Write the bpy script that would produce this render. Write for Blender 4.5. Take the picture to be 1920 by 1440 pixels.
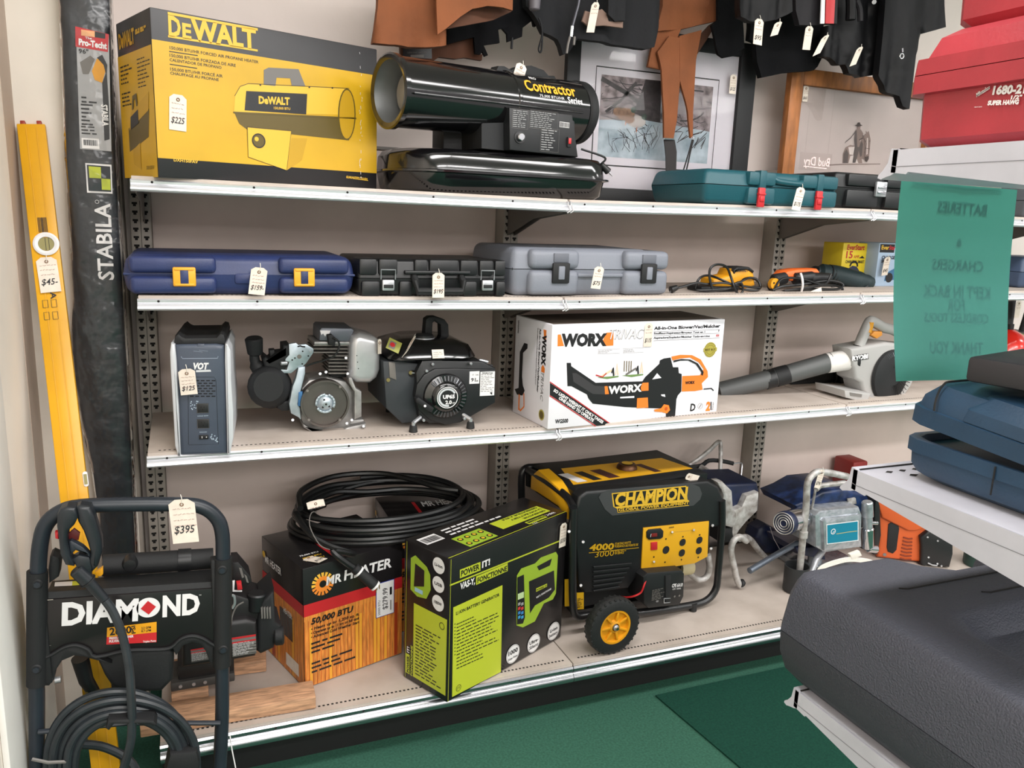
import bpy, bmesh, math, random
from math import sin, cos, pi, radians, sqrt, atan2
from mathutils import Matrix, Vector, Euler

for _o in list(bpy.data.objects):
    bpy.data.objects.remove(_o)
SC = bpy.context.scene
COL = SC.collection
random.seed(7)

# ------------------------------------------------------------------ camera
YAW, PITCH, ROLL, FPX = -0.3915, 0.2083, 0.0375, 1504.78
CAM = Vector((0.114, -2.2726, 1.5898))
_fw = Vector((-sin(YAW) * cos(PITCH), cos(YAW) * cos(PITCH), -sin(PITCH)))
_r0 = Vector((cos(YAW), sin(YAW), 0))
_u0 = _r0.cross(_fw)
_rt = cos(ROLL) * _r0 + sin(ROLL) * _u0
_up = -sin(ROLL) * _r0 + cos(ROLL) * _u0
cd = bpy.data.cameras.new('camera')
cd.sensor_width = 36.0
cd.lens = FPX / 1920 * 36.0
cd.clip_start = 0.05
cam = bpy.data.objects.new('camera', cd)
cam.matrix_world = Matrix(((_rt.x, _up.x, -_fw.x, CAM.x), (_rt.y, _up.y, -_fw.y, CAM.y), (_rt.z, _up.z, -_fw.z, CAM.z), (0, 0, 0, 1)))
COL.objects.link(cam)
SC.camera = cam

# ------------------------------------------------------------------ world, lights, exposure
wd = bpy.data.worlds.new('store')
SC.world = wd
wd.use_nodes = True
wd.node_tree.nodes['Background'].inputs['Color'].default_value = (1.0, 0.97, 0.95, 1)
wd.node_tree.nodes['Background'].inputs['Strength'].default_value = 0.80
SC.view_settings.view_transform = 'Standard'
SC.view_settings.look = 'None'
SC.view_settings.exposure = -0.27
SC.view_settings.gamma = 1.0
SC.view_settings.use_curve_mapping = False


def area_lamp(name, x, y, z, sx, sy, power, col):
    l = bpy.data.lights.new(name, 'AREA')
    l.shape = 'RECTANGLE'; l.size = sx; l.size_y = sy; l.energy = power; l.color = col
    o = bpy.data.objects.new(name, l)
    o.location = (x, y, z)
    COL.objects.link(o)
    return o


# fluorescent troffers in the ceiling: rows over the cross aisle and further back over the shop floor
for y, pw in ((-1.25, 33), (-3.4, 62), (-5.6, 100), (-7.8, 115)):
    for x in (0.7, 2.0, 3.4, 5.8):  # rightmost column is added fill to brighten the left wall, no known fixture
        area_lamp('ceiling_lamp_or_fill', x, y, 2.97, 1.2 if y > -5 else 1.7, 0.3 if y > -5 else 1.5, pw * (1.1 if x < 1 else 0.9), (1.0, 0.965, 0.955))


# ------------------------------------------------------------------ pixel rays (calibrated camera) onto real planes
def ray(px, py):
    return _fw + _rt * ((px - 960) / FPX) + _up * ((720 - py) / FPX)


def ay(px, py, Y):
    d = ray(px, py); return CAM + d * ((Y - CAM.y) / d.y)


def ax(px, py, X):
    d = ray(px, py); return CAM + d * ((X - CAM.x) / d.x)


def az(px, py, Z):
    d = ray(px, py); return CAM + d * ((Z - CAM.z) / d.z)


def uv(M, px, py):
    o = M.to_translation(); n = (M.to_3x3() @ Vector((0, 0, 1))).normalized()
    d = ray(px, py); t = (o - CAM).dot(n) / d.dot(n)
    q = M.inverted() @ (CAM + d * t)
    return (q.x, q.y)


# ------------------------------------------------------------------ materials
def lin(c):
    c = c / 255.0
    return c / 12.92 if c <= 0.04045 else ((c + 0.055) / 1.055) ** 2.4


MATS = {}


def mat(name, rgb=0, rough=0.5, metal=0.0, var=0.0, vscale=12.0, bump=0.0, bscale=80.0, coat=0.0, trans=0.0, emit=0.0, spec=None, dirt=None, stretch=None, ior=None):
    if name in MATS:
        return MATS[name]
    m = bpy.data.materials.new(name)
    m.use_nodes = True
    nt = m.node_tree; N = nt.nodes; L = nt.links
    b = N['Principled BSDF']
    col = (lin(rgb[0]), lin(rgb[1]), lin(rgb[2]), 1)
    b.inputs['Base Color'].default_value = col
    b.inputs['Roughness'].default_value = rough
    b.inputs['Metallic'].default_value = metal
    if spec is not None:
        b.inputs['Specular IOR Level'].default_value = spec
    if coat:
        b.inputs['Coat Weight'].default_value = coat
        b.inputs['Coat Roughness'].default_value = 0.08
    if ior:
        b.inputs['IOR'].default_value = ior
    if trans:
        b.inputs['Transmission Weight'].default_value = trans
    if emit:
        b.inputs['Emission Color'].default_value = col
        b.inputs['Emission Strength'].default_value = emit
    m.diffuse_color = col
    if var or bump:
        tc = N.new('ShaderNodeTexCoord')
        src = tc.outputs['Object']
        if stretch:
            mp = N.new('ShaderNodeMapping'); mp.inputs['Scale'].default_value = stretch
            L.new(src, mp.inputs['Vector']); src = mp.outputs['Vector']
    if var:
        nz = N.new('ShaderNodeTexNoise'); nz.inputs['Scale'].default_value = vscale; nz.inputs['Detail'].default_value = 5
        L.new(src, nz.inputs['Vector'])
        rp = N.new('ShaderNodeValToRGB')
        d = dirt or tuple(max(0, c * (1 - var)) for c in rgb)
        hi = tuple(min(255, c * (1 + var * 0.35)) for c in rgb)
        rp.color_ramp.elements[0].position = 0.32; rp.color_ramp.elements[1].position = 0.66
        rp.color_ramp.elements[0].color = (lin(d[0]), lin(d[1]), lin(d[2]), 1)
        rp.color_ramp.elements[1].color = (lin(hi[0]), lin(hi[1]), lin(hi[2]), 1)
        L.new(nz.outputs['Fac'], rp.inputs['Fac'])
        L.new(rp.outputs['Color'], b.inputs['Base Color'])
    if bump:
        n2 = N.new('ShaderNodeTexNoise'); n2.inputs['Scale'].default_value = bscale; n2.inputs['Detail'].default_value = 3
        L.new(src, n2.inputs['Vector'])
        bp = N.new('ShaderNodeBump'); bp.inputs['Strength'].default_value = bump; bp.inputs['Distance'].default_value = 0.004
        L.new(n2.outputs['Fac'], bp.inputs['Height']); L.new(bp.outputs['Normal'], b.inputs['Normal'])
    MATS[name] = m
    return m


WALL = mat('wall_paint', (226, 214, 208), 0.8, var=0.05, vscale=2.0, bump=0.08, bscale=60)
WALLL = mat('side_wall_paint', (236, 226, 214), 0.75, var=0.06, vscale=2.0, bump=0.08, bscale=60)
TRIMW = mat('trim_paint', (236, 232, 226), 0.55, var=0.04, vscale=5)
CEIL = mat('ceiling_tile', (225, 225, 220), 0.9, bump=0.3, bscale=120)
CARPET = mat('green_carpet', (58, 100, 84), 0.98, var=0.12, vscale=140, bump=0.5, bscale=520, spec=0.1)
MATG = mat('dark_green_carpet', (28, 68, 56), 0.98, var=0.12, vscale=140, bump=0.5, bscale=520, spec=0.1)
PANEL = mat('shelf_panel_enamel', (214, 198, 190), 0.6, var=0.05, vscale=3)
POST = mat('upright_enamel', (158, 151, 142), 0.5, var=0.08, vscale=8)
SLOT = mat('slot_dark', (22, 20, 19), 0.9)
DECK = mat('deck_enamel', (186, 175, 166), 0.5, var=0.10, vscale=7, dirt=(174, 162, 152))
RAIL = mat('rail_aluminium', (228, 228, 232), 0.32, 0.65)
RAIL2 = mat('base_rail_aluminium', (190, 190, 194), 0.24, 1.0)
BRKT = mat('bracket_dark', (120, 115, 110), 0.5, 0.3)
KICK = mat('kick_black', (14, 15, 15), 0.7)
GOND = mat('gondola_white_enamel', (190, 190, 200), 0.4, var=0.05, vscale=9)
BLK = mat('black_plastic', (24, 25, 27), 0.42, var=0.1, vscale=20)
BLKM = mat('black_matte', (20, 21, 23), 0.65, bump=0.1, bscale=200)
BLKG = mat('black_gloss_enamel', (13, 12, 14), 0.14, coat=0.6)
RUB = mat('rubber', (26, 27, 28), 0.6, bump=0.15, bscale=160)
HOSE = mat('hose_rubber', (40, 45, 49), 0.4, var=0.15, vscale=30)
CABLE = mat('cable_jacket', (20, 21, 22), 0.38)
WHT = mat('white_print', (228, 226, 226), 0.45)
TAGM = mat('tag_card', (228, 216, 202), 0.7, var=0.04, vscale=40)
INK = mat('pen_ink', (40, 38, 42), 0.6)
INKR = mat('red_pen', (165, 120, 112), 0.6)
EYE = mat('tag_eyelet', (120, 88, 60), 0.6)
STR = mat('tag_string', (225, 220, 210), 0.8)
STEEL = mat('steel', (196, 198, 202), 0.3, 0.7, var=0.12, vscale=20)
ZINC = mat('zinc_plate', (186, 198, 206), 0.36, 0.6, var=0.12, vscale=25)
ALU = mat('cast_aluminium', (164, 162, 160), 0.42, 0.6, var=0.15, vscale=30)
CHROME = mat('chrome', (215, 215, 220), 0.12, 1.0)
YEL = mat('carton_yellow', (206, 162, 26), 0.38, var=0.05, vscale=6)
YELP = mat('print_yellow', (222, 178, 52), 0.4)
YELD = mat('print_yellow_dark', (190, 148, 20), 0.4)
OCH = mat('print_olive_shade', (92, 76, 22), 0.4)
CBLK = mat('carton_black', (34, 33, 35), 0.4, var=0.1, vscale=9)
PBLK = mat('print_black', (26, 25, 27), 0.4)
PGRY = mat('print_grey', (112, 108, 104), 0.5)
RED = mat('print_red', (190, 36, 42), 0.4)
ORG = mat('print_orange', (240, 118, 24), 0.4)
TOOLY = mat('tool_yellow', (220, 152, 22), 0.4, var=0.06, vscale=14)
WOODP = mat('pine_lumber', (192, 148, 114), 0.7, var=0.22, vscale=7, stretch=(3, 22, 22), bump=0.1)



# ------------------------------------------------------------------ mesh building
def XF(o, x, y, n=None):
    x = Vector(x).normalized(); y = Vector(y).normalized()
    z = x.cross(y)
    M = Matrix.Identity(4)
    for i in range(3):
        M[i][0] = x[i]; M[i][1] = y[i]; M[i][2] = z[i]; M[i][3] = o[i]
    return M


def LR(loc, rz=0.0, rx=0.0, ry=0.0):
    return Matrix.Translation(Vector(loc)) @ Euler((rx, ry, rz)).to_matrix().to_4x4()


_glyph = {}


def glyphs(s, bold, shear=0.0):
    k = (s, bold, shear)
    if k not in _glyph:
        cu = bpy.data.curves.new('t', 'FONT')
        cu.body = s; cu.size = 1.0; cu.resolution_u = 2; cu.offset = bold; cu.shear = shear
        ob = bpy.data.objects.new('t', cu)
        me = ob.to_mesh()
        vs = [tuple(v.co) for v in me.vertices]
        fs = [tuple(p.vertices) for p in me.polygons]
        ob.to_mesh_clear()
        bpy.data.objects.remove(ob); bpy.data.curves.remove(cu)
        _glyph[k] = (vs, fs)
    return _glyph[k]


_cap = [None]


def cap():
    if _cap[0] is None:
        vs, _ = glyphs('H', 0.0)
        _cap[0] = max(v[1] for v in vs)
    return _cap[0]


def catmull(pts, n=6, closed=False):
    P = [Vector(p) for p in pts]
    if len(P) < 3:
        return P
    out = []
    m = len(P)
    rng = m if closed else m - 1
    for i in range(rng):
        if closed:
            a, b, c, d = P[(i - 1) % m], P[i], P[(i + 1) % m], P[(i + 2) % m]
        else:
            a, b, c, d = P[max(i - 1, 0)], P[i], P[i + 1], P[min(i + 2, m - 1)]
        for k in range(n):
            t = k / n
            out.append(0.5 * ((2 * b) + (c - a) * t + (2 * a - 5 * b + 4 * c - d) * t * t + (3 * b - a - 3 * c + d) * t ** 3))
    if not closed:
        out.append(P[-1])
    return out


class MB:
    def __init__(s, M=None):
        s.v = []; s.f = []; s.mi = []; s.mats = []; s.M = M.copy() if M else Matrix.Identity(4)
        s.stack = []

    def push(s, M): s.stack.append(s.M); s.M = s.M @ M; return s

    def world(s, M): s.stack.append(s.M); s.M = M.copy(); return s

    def pop(s): s.M = s.stack.pop(); return s

    def _m(s, m):
        if m not in s.mats: s.mats.append(m)
        return s.mats.index(m)

    def add(s, vs, fs, m):
        b = len(s.v); k = s._m(m)
        s.v += [s.M @ Vector(v) for v in vs]
        for f in fs:
            s.f.append([b + i for i in f]); s.mi.append(k)
        return s

    def bmadd(s, bm, m):
        bm.verts.index_update()
        s.add([v.co.copy() for v in bm.verts], [[v.index for v in f.verts] for f in bm.faces], m)
        bm.free(); return s

    def box(s, c, sz, m, b=0.0, seg=2, R=None):
        bm = bmesh.new()
        bmesh.ops.create_cube(bm, size=1.0)
        for v in bm.verts:
            v.co = Vector((v.co.x * sz[0], v.co.y * sz[1], v.co.z * sz[2]))
        if b > 0:
            bmesh.ops.bevel(bm, geom=bm.edges[:], offset=min(b, min(sz) * 0.49), segments=seg, profile=0.5, affect='EDGES')
        T = Matrix.Translation(Vector(c))
        if R is not None: T = T @ R.to_4x4()
        bmesh.ops.transform(bm, matrix=T, verts=bm.verts[:])
        return s.bmadd(bm, m)

    def bx(s, x0, x1, y0, y1, z0, z1, m, b=0.0, seg=2):
        return s.box(((x0 + x1) / 2, (y0 + y1) / 2, (z0 + z1) / 2), (abs(x1 - x0), abs(y1 - y0), abs(z1 - z0)), m, b, seg)

    def prism(s, pts, h0, h1, m, b=0.0, seg=2, only=None):
        """polygon in local xy, extruded along local z from h0 to h1 (bevel on the far cap edges)"""
        bm = bmesh.new()
        vs = [bm.verts.new((p[0], p[1], h0)) for p in pts]
        f = bm.faces.new(vs)
        r = bmesh.ops.extrude_face_region(bm, geom=[f])
        nv = [g for g in r['geom'] if isinstance(g, bmesh.types.BMVert)]
        for v in nv: v.co.z = h1
        bmesh.ops.recalc_face_normals(bm, faces=bm.faces[:])
        if b > 0:
            es = [e for e in bm.edges if abs(e.verts[0].co.z - h1) < 1e-6 and abs(e.verts[1].co.z - h1) < 1e-6]
            if only == 'all':
                es = bm.edges[:]
            bmesh.ops.bevel(bm, geom=es, offset=b, segments=seg, profile=0.5, affect='EDGES')
        return s.bmadd(bm, m)

    def loft(s, rings, m, cap=True, closed=True, loop=False):
        n = len(rings[0]); vs = [p for r in rings for p in r]; fs = []
        K = len(rings)
        for i in range(K if loop else K - 1):
            j = (i + 1) % K
            for k in range(n if closed else n - 1):
                k2 = (k + 1) % n
                fs.append([i * n + k, i * n + k2, j * n + k2, j * n + k])
        if cap and not loop:
            fs.append(list(range(n))[::-1]); fs.append([(K - 1) * n + k for k in range(n)])
        return s.add(vs, fs, m)

    def tube(s, pts, r, m, n=8, smooth=0, closed=False, cap=True):
        P = [Vector(p) for p in pts]
        if smooth: P = catmull(P, smooth, closed)
        K = len(P)
        rr = r if isinstance(r, (list, tuple)) else None
        rings = []
        prev = None
        for i in range(K):
            if closed: t = P[(i + 1) % K] - P[(i - 1) % K]
            else: t = P[min(i + 1, K - 1)] - P[max(i - 1, 0)]
            if t.length < 1e-9: t = Vector((0, 0, 1))
            t.normalize()
            if prev is None:
                a = Vector((0, 0, 1)) if abs(t.z) < 0.9 else Vector((1, 0, 0))
                u = (a - t * a.dot(t)).normalized()
            else:
                u = prev - t * prev.dot(t)
                u = u.normalized() if u.length > 1e-6 else prev
            prev = u
            w = t.cross(u)
            ri = (rr[0] + (rr[-1] - rr[0]) * i / max(1, K - 1) if len(rr) == 2 else rr[min(len(rr) - 1, int(i * len(rr) / K))]) if rr else r
            rings.append([P[i] + (u * cos(2 * pi * k / n) + w * sin(2 * pi * k / n)) * ri for k in range(n)])
        return s.loft(rings, m, cap=cap and not closed, loop=closed)

    def cyl(s, p0, p1, r, m, n=20, r2=None, b=0.0):
        p0 = Vector(p0); p1 = Vector(p1); L = (p1 - p0).length
        r2 = r if r2 is None else r2
        if b > 0: prof = [(0, 0), (r - b, 0), (r, b), (r2, L - b), (r2 - b, L), (0, L)]
        else: prof = [(0, 0), (r, 0), (r2, L), (0, L)]
        return s.lathe(prof, m, p0, p1 - p0, n)

    def lathe(s, prof, m, o=(0, 0, 0), axis=(0, 0, 1), n=24, closed_prof=False):
        o = Vector(o); t = Vector(axis).normalized()
        a = Vector((0, 0, 1)) if abs(t.z) < 0.9 else Vector((1, 0, 0))
        u = (a - t * a.dot(t)).normalized(); w = t.cross(u)
        vs = []; fs = []; idx = []
        for (r, h) in prof:
            if r <= 1e-7:
                idx.append([len(vs)]); vs.append(o + t * h)
            else:
                idx.append(list(range(len(vs), len(vs) + n)))
                vs += [o + t * h + (u * cos(2 * pi * k / n) + w * sin(2 * pi * k / n)) * r for k in range(n)]
        seq = list(zip(idx[:-1], idx[1:]))
        if closed_prof: seq.append((idx[-1], idx[0]))
        for A, B in seq:
            if len(A) == 1 and len(B) == 1: continue
            for k in range(n):
                k2 = (k + 1) % n
                if len(A) == 1: fs.append([A[0], B[k2], B[k]])
                elif len(B) == 1: fs.append([A[k], A[k2], B[0]])
                else: fs.append([A[k], A[k2], B[k2], B[k]])
        return s.add(vs, fs, m)

    def ball(s, c, r, m, sc=(1, 1, 1), n=16):
        prof = [(r * sin(pi * i / 10), -r * cos(pi * i / 10)) for i in range(11)]
        prof[0] = (0, -r); prof[-1] = (0, r)
        s.push(Matrix.Translation(Vector(c)) @ Matrix.Diagonal((sc[0], sc[1], sc[2], 1)))
        s.lathe(prof, m, n=n); return s.pop()

    def torus(s, c, axis, R, r, m, n=28, k=8, sc=1.0):
        prof = [(R + r * cos(2 * pi * i / k), r * sc * sin(2 * pi * i / k)) for i in range(k)]
        return s.lathe(prof, m, c, axis, n, closed_prof=True)

    # ---- flat artwork in the local xy plane, lifted along local z
    def poly(s, pts, m, l=1):
        z = 0.00045 * l
        bm = bmesh.new()
        vs = [bm.verts.new((p[0], p[1], z)) for p in pts]
        f = bm.faces.new(vs); f.normal_update()
        if f.normal.z < 0: f.normal_flip()
        if len(pts) > 4: bmesh.ops.triangulate(bm, faces=[f])
        return s.bmadd(bm, m)

    def rect(s, u0, v0, u1, v1, m, l=1):
        return s.poly([(min(u0, u1), min(v0, v1)), (max(u0, u1), min(v0, v1)), (max(u0, u1), max(v0, v1)), (min(u0, u1), max(v0, v1))], m, l)

    def disc(s, u, v, r, m, l=1, n=24, ry=None):
        ry = r if ry is None else ry
        return s.poly([(u + r * cos(2 * pi * k / n), v + ry * sin(2 * pi * k / n)) for k in range(n)], m, l)

    def ring(s, u, v, r0, r1, m, l=1, a0=0.0, a1=2 * pi, n=28):
        z = 0.00045 * l
        vs = []; fs = []
        for k in range(n + 1):
            a = a0 + (a1 - a0) * k / n
            vs += [(u + r0 * cos(a), v + r0 * sin(a), z), (u + r1 * cos(a), v + r1 * sin(a), z)]
        for k in range(n): fs.append([2 * k, 2 * k + 1, 2 * k + 3, 2 * k + 2])
        return s.add(vs, fs, m)

    def line(s, pts, w, m, l=1):
        z = 0.00045 * l
        P = [Vector((p[0], p[1], 0)) for p in pts]
        vs = []; fs = []
        for i in range(len(P)):
            t = (P[min(i + 1, len(P) - 1)] - P[max(i - 1, 0)])
            t = t.normalized() if t.length > 1e-9 else Vector((1, 0, 0))
            n = Vector((-t.y, t.x, 0)) * (w / 2)
            vs += [(P[i].x - n.x, P[i].y - n.y, z), (P[i].x + n.x, P[i].y + n.y, z)]
        for i in range(len(P) - 1): fs.append([2 * i, 2 * i + 2, 2 * i + 3, 2 * i + 1])
        return s.add(vs, fs, m)

    def text(s, t, u, v, h, m, w=None, bold=0.0, shear=0.0, align='L', rot=0.0, l=2, fmap=None, mirror=False):
        vs, fs = glyphs(t, bold, shear)
        if not vs: return s
        x0 = min(p[0] for p in vs); x1 = max(p[0] for p in vs)
        sy = h / cap()
        sx = sy if w is None else w / max(1e-6, x1 - x0)
        W = (x1 - x0) * sx
        off = {'L': 0, 'C': -W / 2, 'R': -W}[align]
        z = 0.00045 * l
        out = []
        c, sn = cos(rot), sin(rot)
        for p in vs:
            a = (p[0] - x0) * sx + off; b = p[1] * sy
            if mirror: a = W + 2 * off - a
            q = (u + a * c - b * sn, v + a * sn + b * c)
            out.append(fmap(q[0], q[1]) if fmap else (q[0], q[1], z))
        if mirror: fs = [f[::-1] for f in fs]
        return s.add(out, fs, m)

    def textpx(s, F, t, bl, br, hpx, m, bold=0.0, shear=0.0, l=2):
        """text on frame F (world), from pixel bl to pixel br along its baseline, cap height given by a pixel above bl"""
        a = uv(F, *bl); b = uv(F, *br); c = uv(F, bl[0], bl[1] - hpx)
        w = sqrt((b[0] - a[0]) ** 2 + (b[1] - a[1]) ** 2); rot = atan2(b[1] - a[1], b[0] - a[0])
        s.world(F); s.text(t, a[0], a[1], abs(c[1] - a[1]), m, w=w, bold=bold, shear=shear, rot=rot, l=l); return s.pop()

    def polypx(s, F, pts, m, l=1):
        s.world(F); s.poly([uv(F, *p) for p in pts], m, l); return s.pop()

    def linepx(s, F, pts, w, m, l=1):
        s.world(F); s.line([uv(F, *p) for p in pts], w, m, l); return s.pop()

    def greek(s, u0, v0, u1, v1, rows, m, l=2, fill=0.5, ragged=True):
        """rows of unreadably small print"""
        hh = (v1 - v0) / rows
        for i in range(rows):
            y = v1 - (i + 0.5) * hh
            x = u0; end = u0 + (u1 - u0) * (random.uniform(0.6, 1.0) if ragged else 1)
            while x < end - hh:
                wl = random.uniform(1.0, 3.2) * hh
                s.rect(x, y - hh * fill / 2, min(end, x + wl), y + hh * fill / 2, m, l)
                x += wl + hh * 0.5
        return s

    def barcode(s, u0, v0, u1, v1, m, l=2):
        x = u0
        while x < u1:
            w = random.choice((1, 1, 2, 3)) * (u1 - u0) / 60
            s.rect(x, v0, min(u1, x + w), v1, m, l); x += w + random.choice((1, 1, 2)) * (u1 - u0) / 60
        return s

    def mesh(s, name, Minv, sharp=35):
        me = bpy.data.meshes.new(name)
        me.from_pydata([tuple(Minv @ p) for p in s.v], [], s.f)
        for m in s.mats: me.materials.append(m)
        me.polygons.foreach_set('material_index', s.mi)
        me.polygons.foreach_set('use_smooth', [True] * len(s.f))
        me.update()
        me.set_sharp_from_angle(angle=radians(sharp))
        return me


def put(o, label=None, cat=None, group=None, kind=None):
    if label: o['label'] = label
    if cat: o['category'] = cat
    if group: o['group'] = group
    if kind: o['kind'] = kind
    return o


class Thing:
    """one top-level thing: an Empty at its base (or its own mesh) that parents its parts; parts are built in world or local space"""
    def __init__(s, name, label, cat, loc=(0, 0, 0), rz=0.0, group=None, body=None, rx=0.0, ry=0.0, kind=None):
        s.W = LR(loc, rz, rx, ry); s.inv = s.W.inverted()
        s.o = bpy.data.objects.new(name, body.mesh(name, s.inv) if body else None)
        s.o.matrix_world = s.W
        COL.objects.link(s.o)
        put(s.o, label, cat, group, kind)

    def mb(s): return MB(s.W)          # local coordinates

    def part(s, name, mb, parent=None, label=None, sharp=35):
        p = bpy.data.objects.new(name, mb.mesh(name, s.inv, sharp))
        p.parent = parent or s.o
        COL.objects.link(p)
        if label: p['label'] = label
        return p


def structure(name, mb):
    o = bpy.data.objects.new(name, mb.mesh(name, Matrix.Identity(4)))
    COL.objects.link(o); o['kind'] = 'structure'
    return o


def solid(name, label, cat, mb, loc, rz=0.0, group=None, **k):
    return Thing(name, label, cat, loc, rz, group, body=mb, **k)


def tag(T, M, price=None, h=0.078, w=0.042, curl=0.15, notes=3, label='white card price tag', seed=0, mat_=None, string=True):
    """a card price tag; M: world frame at its eyelet, x right, y up, z outward"""
    rnd = random.Random(seed + int(h * 1e5))
    b = MB(M)
    n = 8; th = 0.0006

    def f(u, v, z=0.0):
        t = -v / h
        return (u, v, curl * h * t * t * 0.5 + z)
    prof = [(0.0, 0.25), (0.10, 0.5), (0.25, 0.5), (0.4, 0.5), (0.55, 0.5), (0.7, 0.5), (0.85, 0.5), (1.0, 0.5)]
    v0 = 0.012
    front = []; back = []
    for t, hw in prof:
        y = v0 - t * h
        front += [f(-w * hw, y, th), f(w * hw, y, th)]
        back += [f(-w * hw, y, -th), f(w * hw, y, -th)]
    k = len(prof); fs = []
    for i in range(k - 1):
        fs.append([2 * i, 2 * i + 2, 2 * i + 3, 2 * i + 1])
        o = 2 * k
        fs.append([o + 2 * i, o + 2 * i + 1, o + 2 * i + 3, o + 2 * i + 2])
        fs.append([2 * i, o + 2 * i, o + 2 * i + 2, 2 * i + 2]); fs.append([2 * i + 1, 2 * i + 3, o + 2 * i + 3, o + 2 * i + 1])
    fs.append([0, 1, 2 * k + 1, 2 * k]); fs.append([2 * k - 2, 4 * k - 2, 4 * k - 1, 2 * k - 1])
    b.add(front + back, fs, mat_ or TAGM)
    lift = 0.0013
    ringpts = []
    for a in range(13):
        q = 2 * pi * a / 12
        ringpts.append(f(0.0035 * cos(q), 0.0035 * sin(q), lift))
    b.tube(ringpts[:-1], 0.0011, EYE, 5, closed=True)
    if string:
        b.tube([f(0, 0, 0.001), f(0.002, 0.012, 0.003), f(0.0, 0.024, -0.001)], 0.0009, STR, 5, smooth=3)
    for i in range(notes):
        y = -0.010 - i * h * 0.13
        x = -w * 0.36
        while x < w * 0.34:
            ww = rnd.uniform(0.003, 0.008)
            p = [f(x + ww * q / 4, y + rnd.uniform(-0.0014, 0.0014), lift) for q in range(5)]
            b.tube(p, 0.0004, INKR, 4)
            x += ww + 0.002
    if price:
        b.text(price, 0, -h * 0.66, h * 0.17, INK, w=w * 0.8, bold=0.012, shear=0.25, align='C', fmap=lambda u, v: f(u, v, lift))
    return T.part('price_tag', b, label=label)


def FR(W, x0, y0, z0, face):
    """frame of a face in a thing's local space: front / left / right / top"""
    if face == 'front': return W @ XF((x0, y0, z0), (1, 0, 0), (0, 0, 1))
    if face == 'left': return W @ XF((x0, y0, z0), (0, -1, 0), (0, 0, 1))
    if face == 'right': return W @ XF((x0, y0, z0), (0, 1, 0), (0, 0, 1))
    return W @ XF((x0, y0, z0), (1, 0, 0), (0, 1, 0))


def slant(M, deg):
    return M @ Matrix.Rotation(radians(deg), 4, 'Z')



# ------------------------------------------------------------------ the setting
b = MB(); b.bx(-0.286, 6.5, -10.0, 0.60, -0.05, 0.0, CARPET); structure('floor', b)
b = MB(); b.bx(-0.45, 6.5, 0.60, 0.70, 0.0, 3.05, WALL); structure('wall_back', b)
b = MB(); b.bx(-0.45, -0.286, -10.0, 0.60, 0.0, 3.05, WALLL); structure('wall_left', b)
b = MB(); b.bx(-0.45, 6.5, -10.0, 0.70, 3.05, 3.15, CEIL); structure('ceiling', b)
b = MB(); b.bx(-0.286, -0.048, 0.30, 0.60, 0.0, 3.05, WALLL); structure('wall_corner', b)
b = MB(); b.bx(-0.286, -0.2845, 0.155, 0.30, 0.0, 3.05, mat('corner_shade_tone', (186, 168, 154), 0.7)); structure('wall_shade_strip', b)  # shading beside the corner, painted as a thin darker strip on the wall
b = MB(); b.bx(-0.286, -0.272, -0.50, -0.225, 0.0, 2.12, TRIMW, 0.004); structure('trim_2', b)
b = MB(); b.prism([(1.541, -0.20), (2.35, -0.20), (2.35, -3.4), (1.60, -3.4), (1.585, -0.60)], 0.0005, 0.006, MATG)
solid('floor_mat', 'dark green carpet runner on the lighter green carpet', 'mat', b, (1.9, -1.4, 0))

# ------------------------------------------------------------------ wall shelving
SW = 1.2192
PF, PB = 0.47, 0.55      # front face of the uprights, face of the back panels
Z1 = [1.642, 1.633, 1.648, 1.644]
Z2 = [1.342, 1.332, 1.345, 1.354]
Z3 = [0.918, 0.910, 0.918, 0.920]
Z0 = [0.180, 0.176, 0.170, 0.168]
DT = 0.008


def deckz(Z, x):
    i = max(0, min(2, int(x / SW))); t = x / SW - i
    return Z[i] + (Z[i + 1] - Z[i]) * t + DT


def rail(b, x0, x1, yf, h, m):
    # aluminium nosing: a flat upper lip, a hollow, a rounded lower bead; extruded along x
    pr = [(yf + 0.010, 0.0), (yf, 0.0), (yf - 0.004, -0.12 * h), (yf - 0.003, -0.30 * h), (yf + 0.001, -0.42 * h), (yf - 0.005, -0.50 * h),
          (yf - 0.010, -0.66 * h), (yf - 0.011, -0.80 * h), (yf - 0.008, -0.94 * h), (yf, -h), (yf + 0.010, -h)]
    b.loft([[(x, p[0], p[1]) for p in pr] for x in (x0, x1)], m)
    x = x0 + 0.05
    while x < x1 - 0.02:
        b.push(XF((x, yf - 0.0036, -0.2 * h), (1, 0, 0), (0, 0, 1))); b.disc(0, 0, 0.0032, SLOT, 2, 10); b.pop()
        x += 0.245
    return b


LEV = ['top', 'second', 'third']
SECT = ['left-hand', 'middle', 'right-hand']


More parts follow.
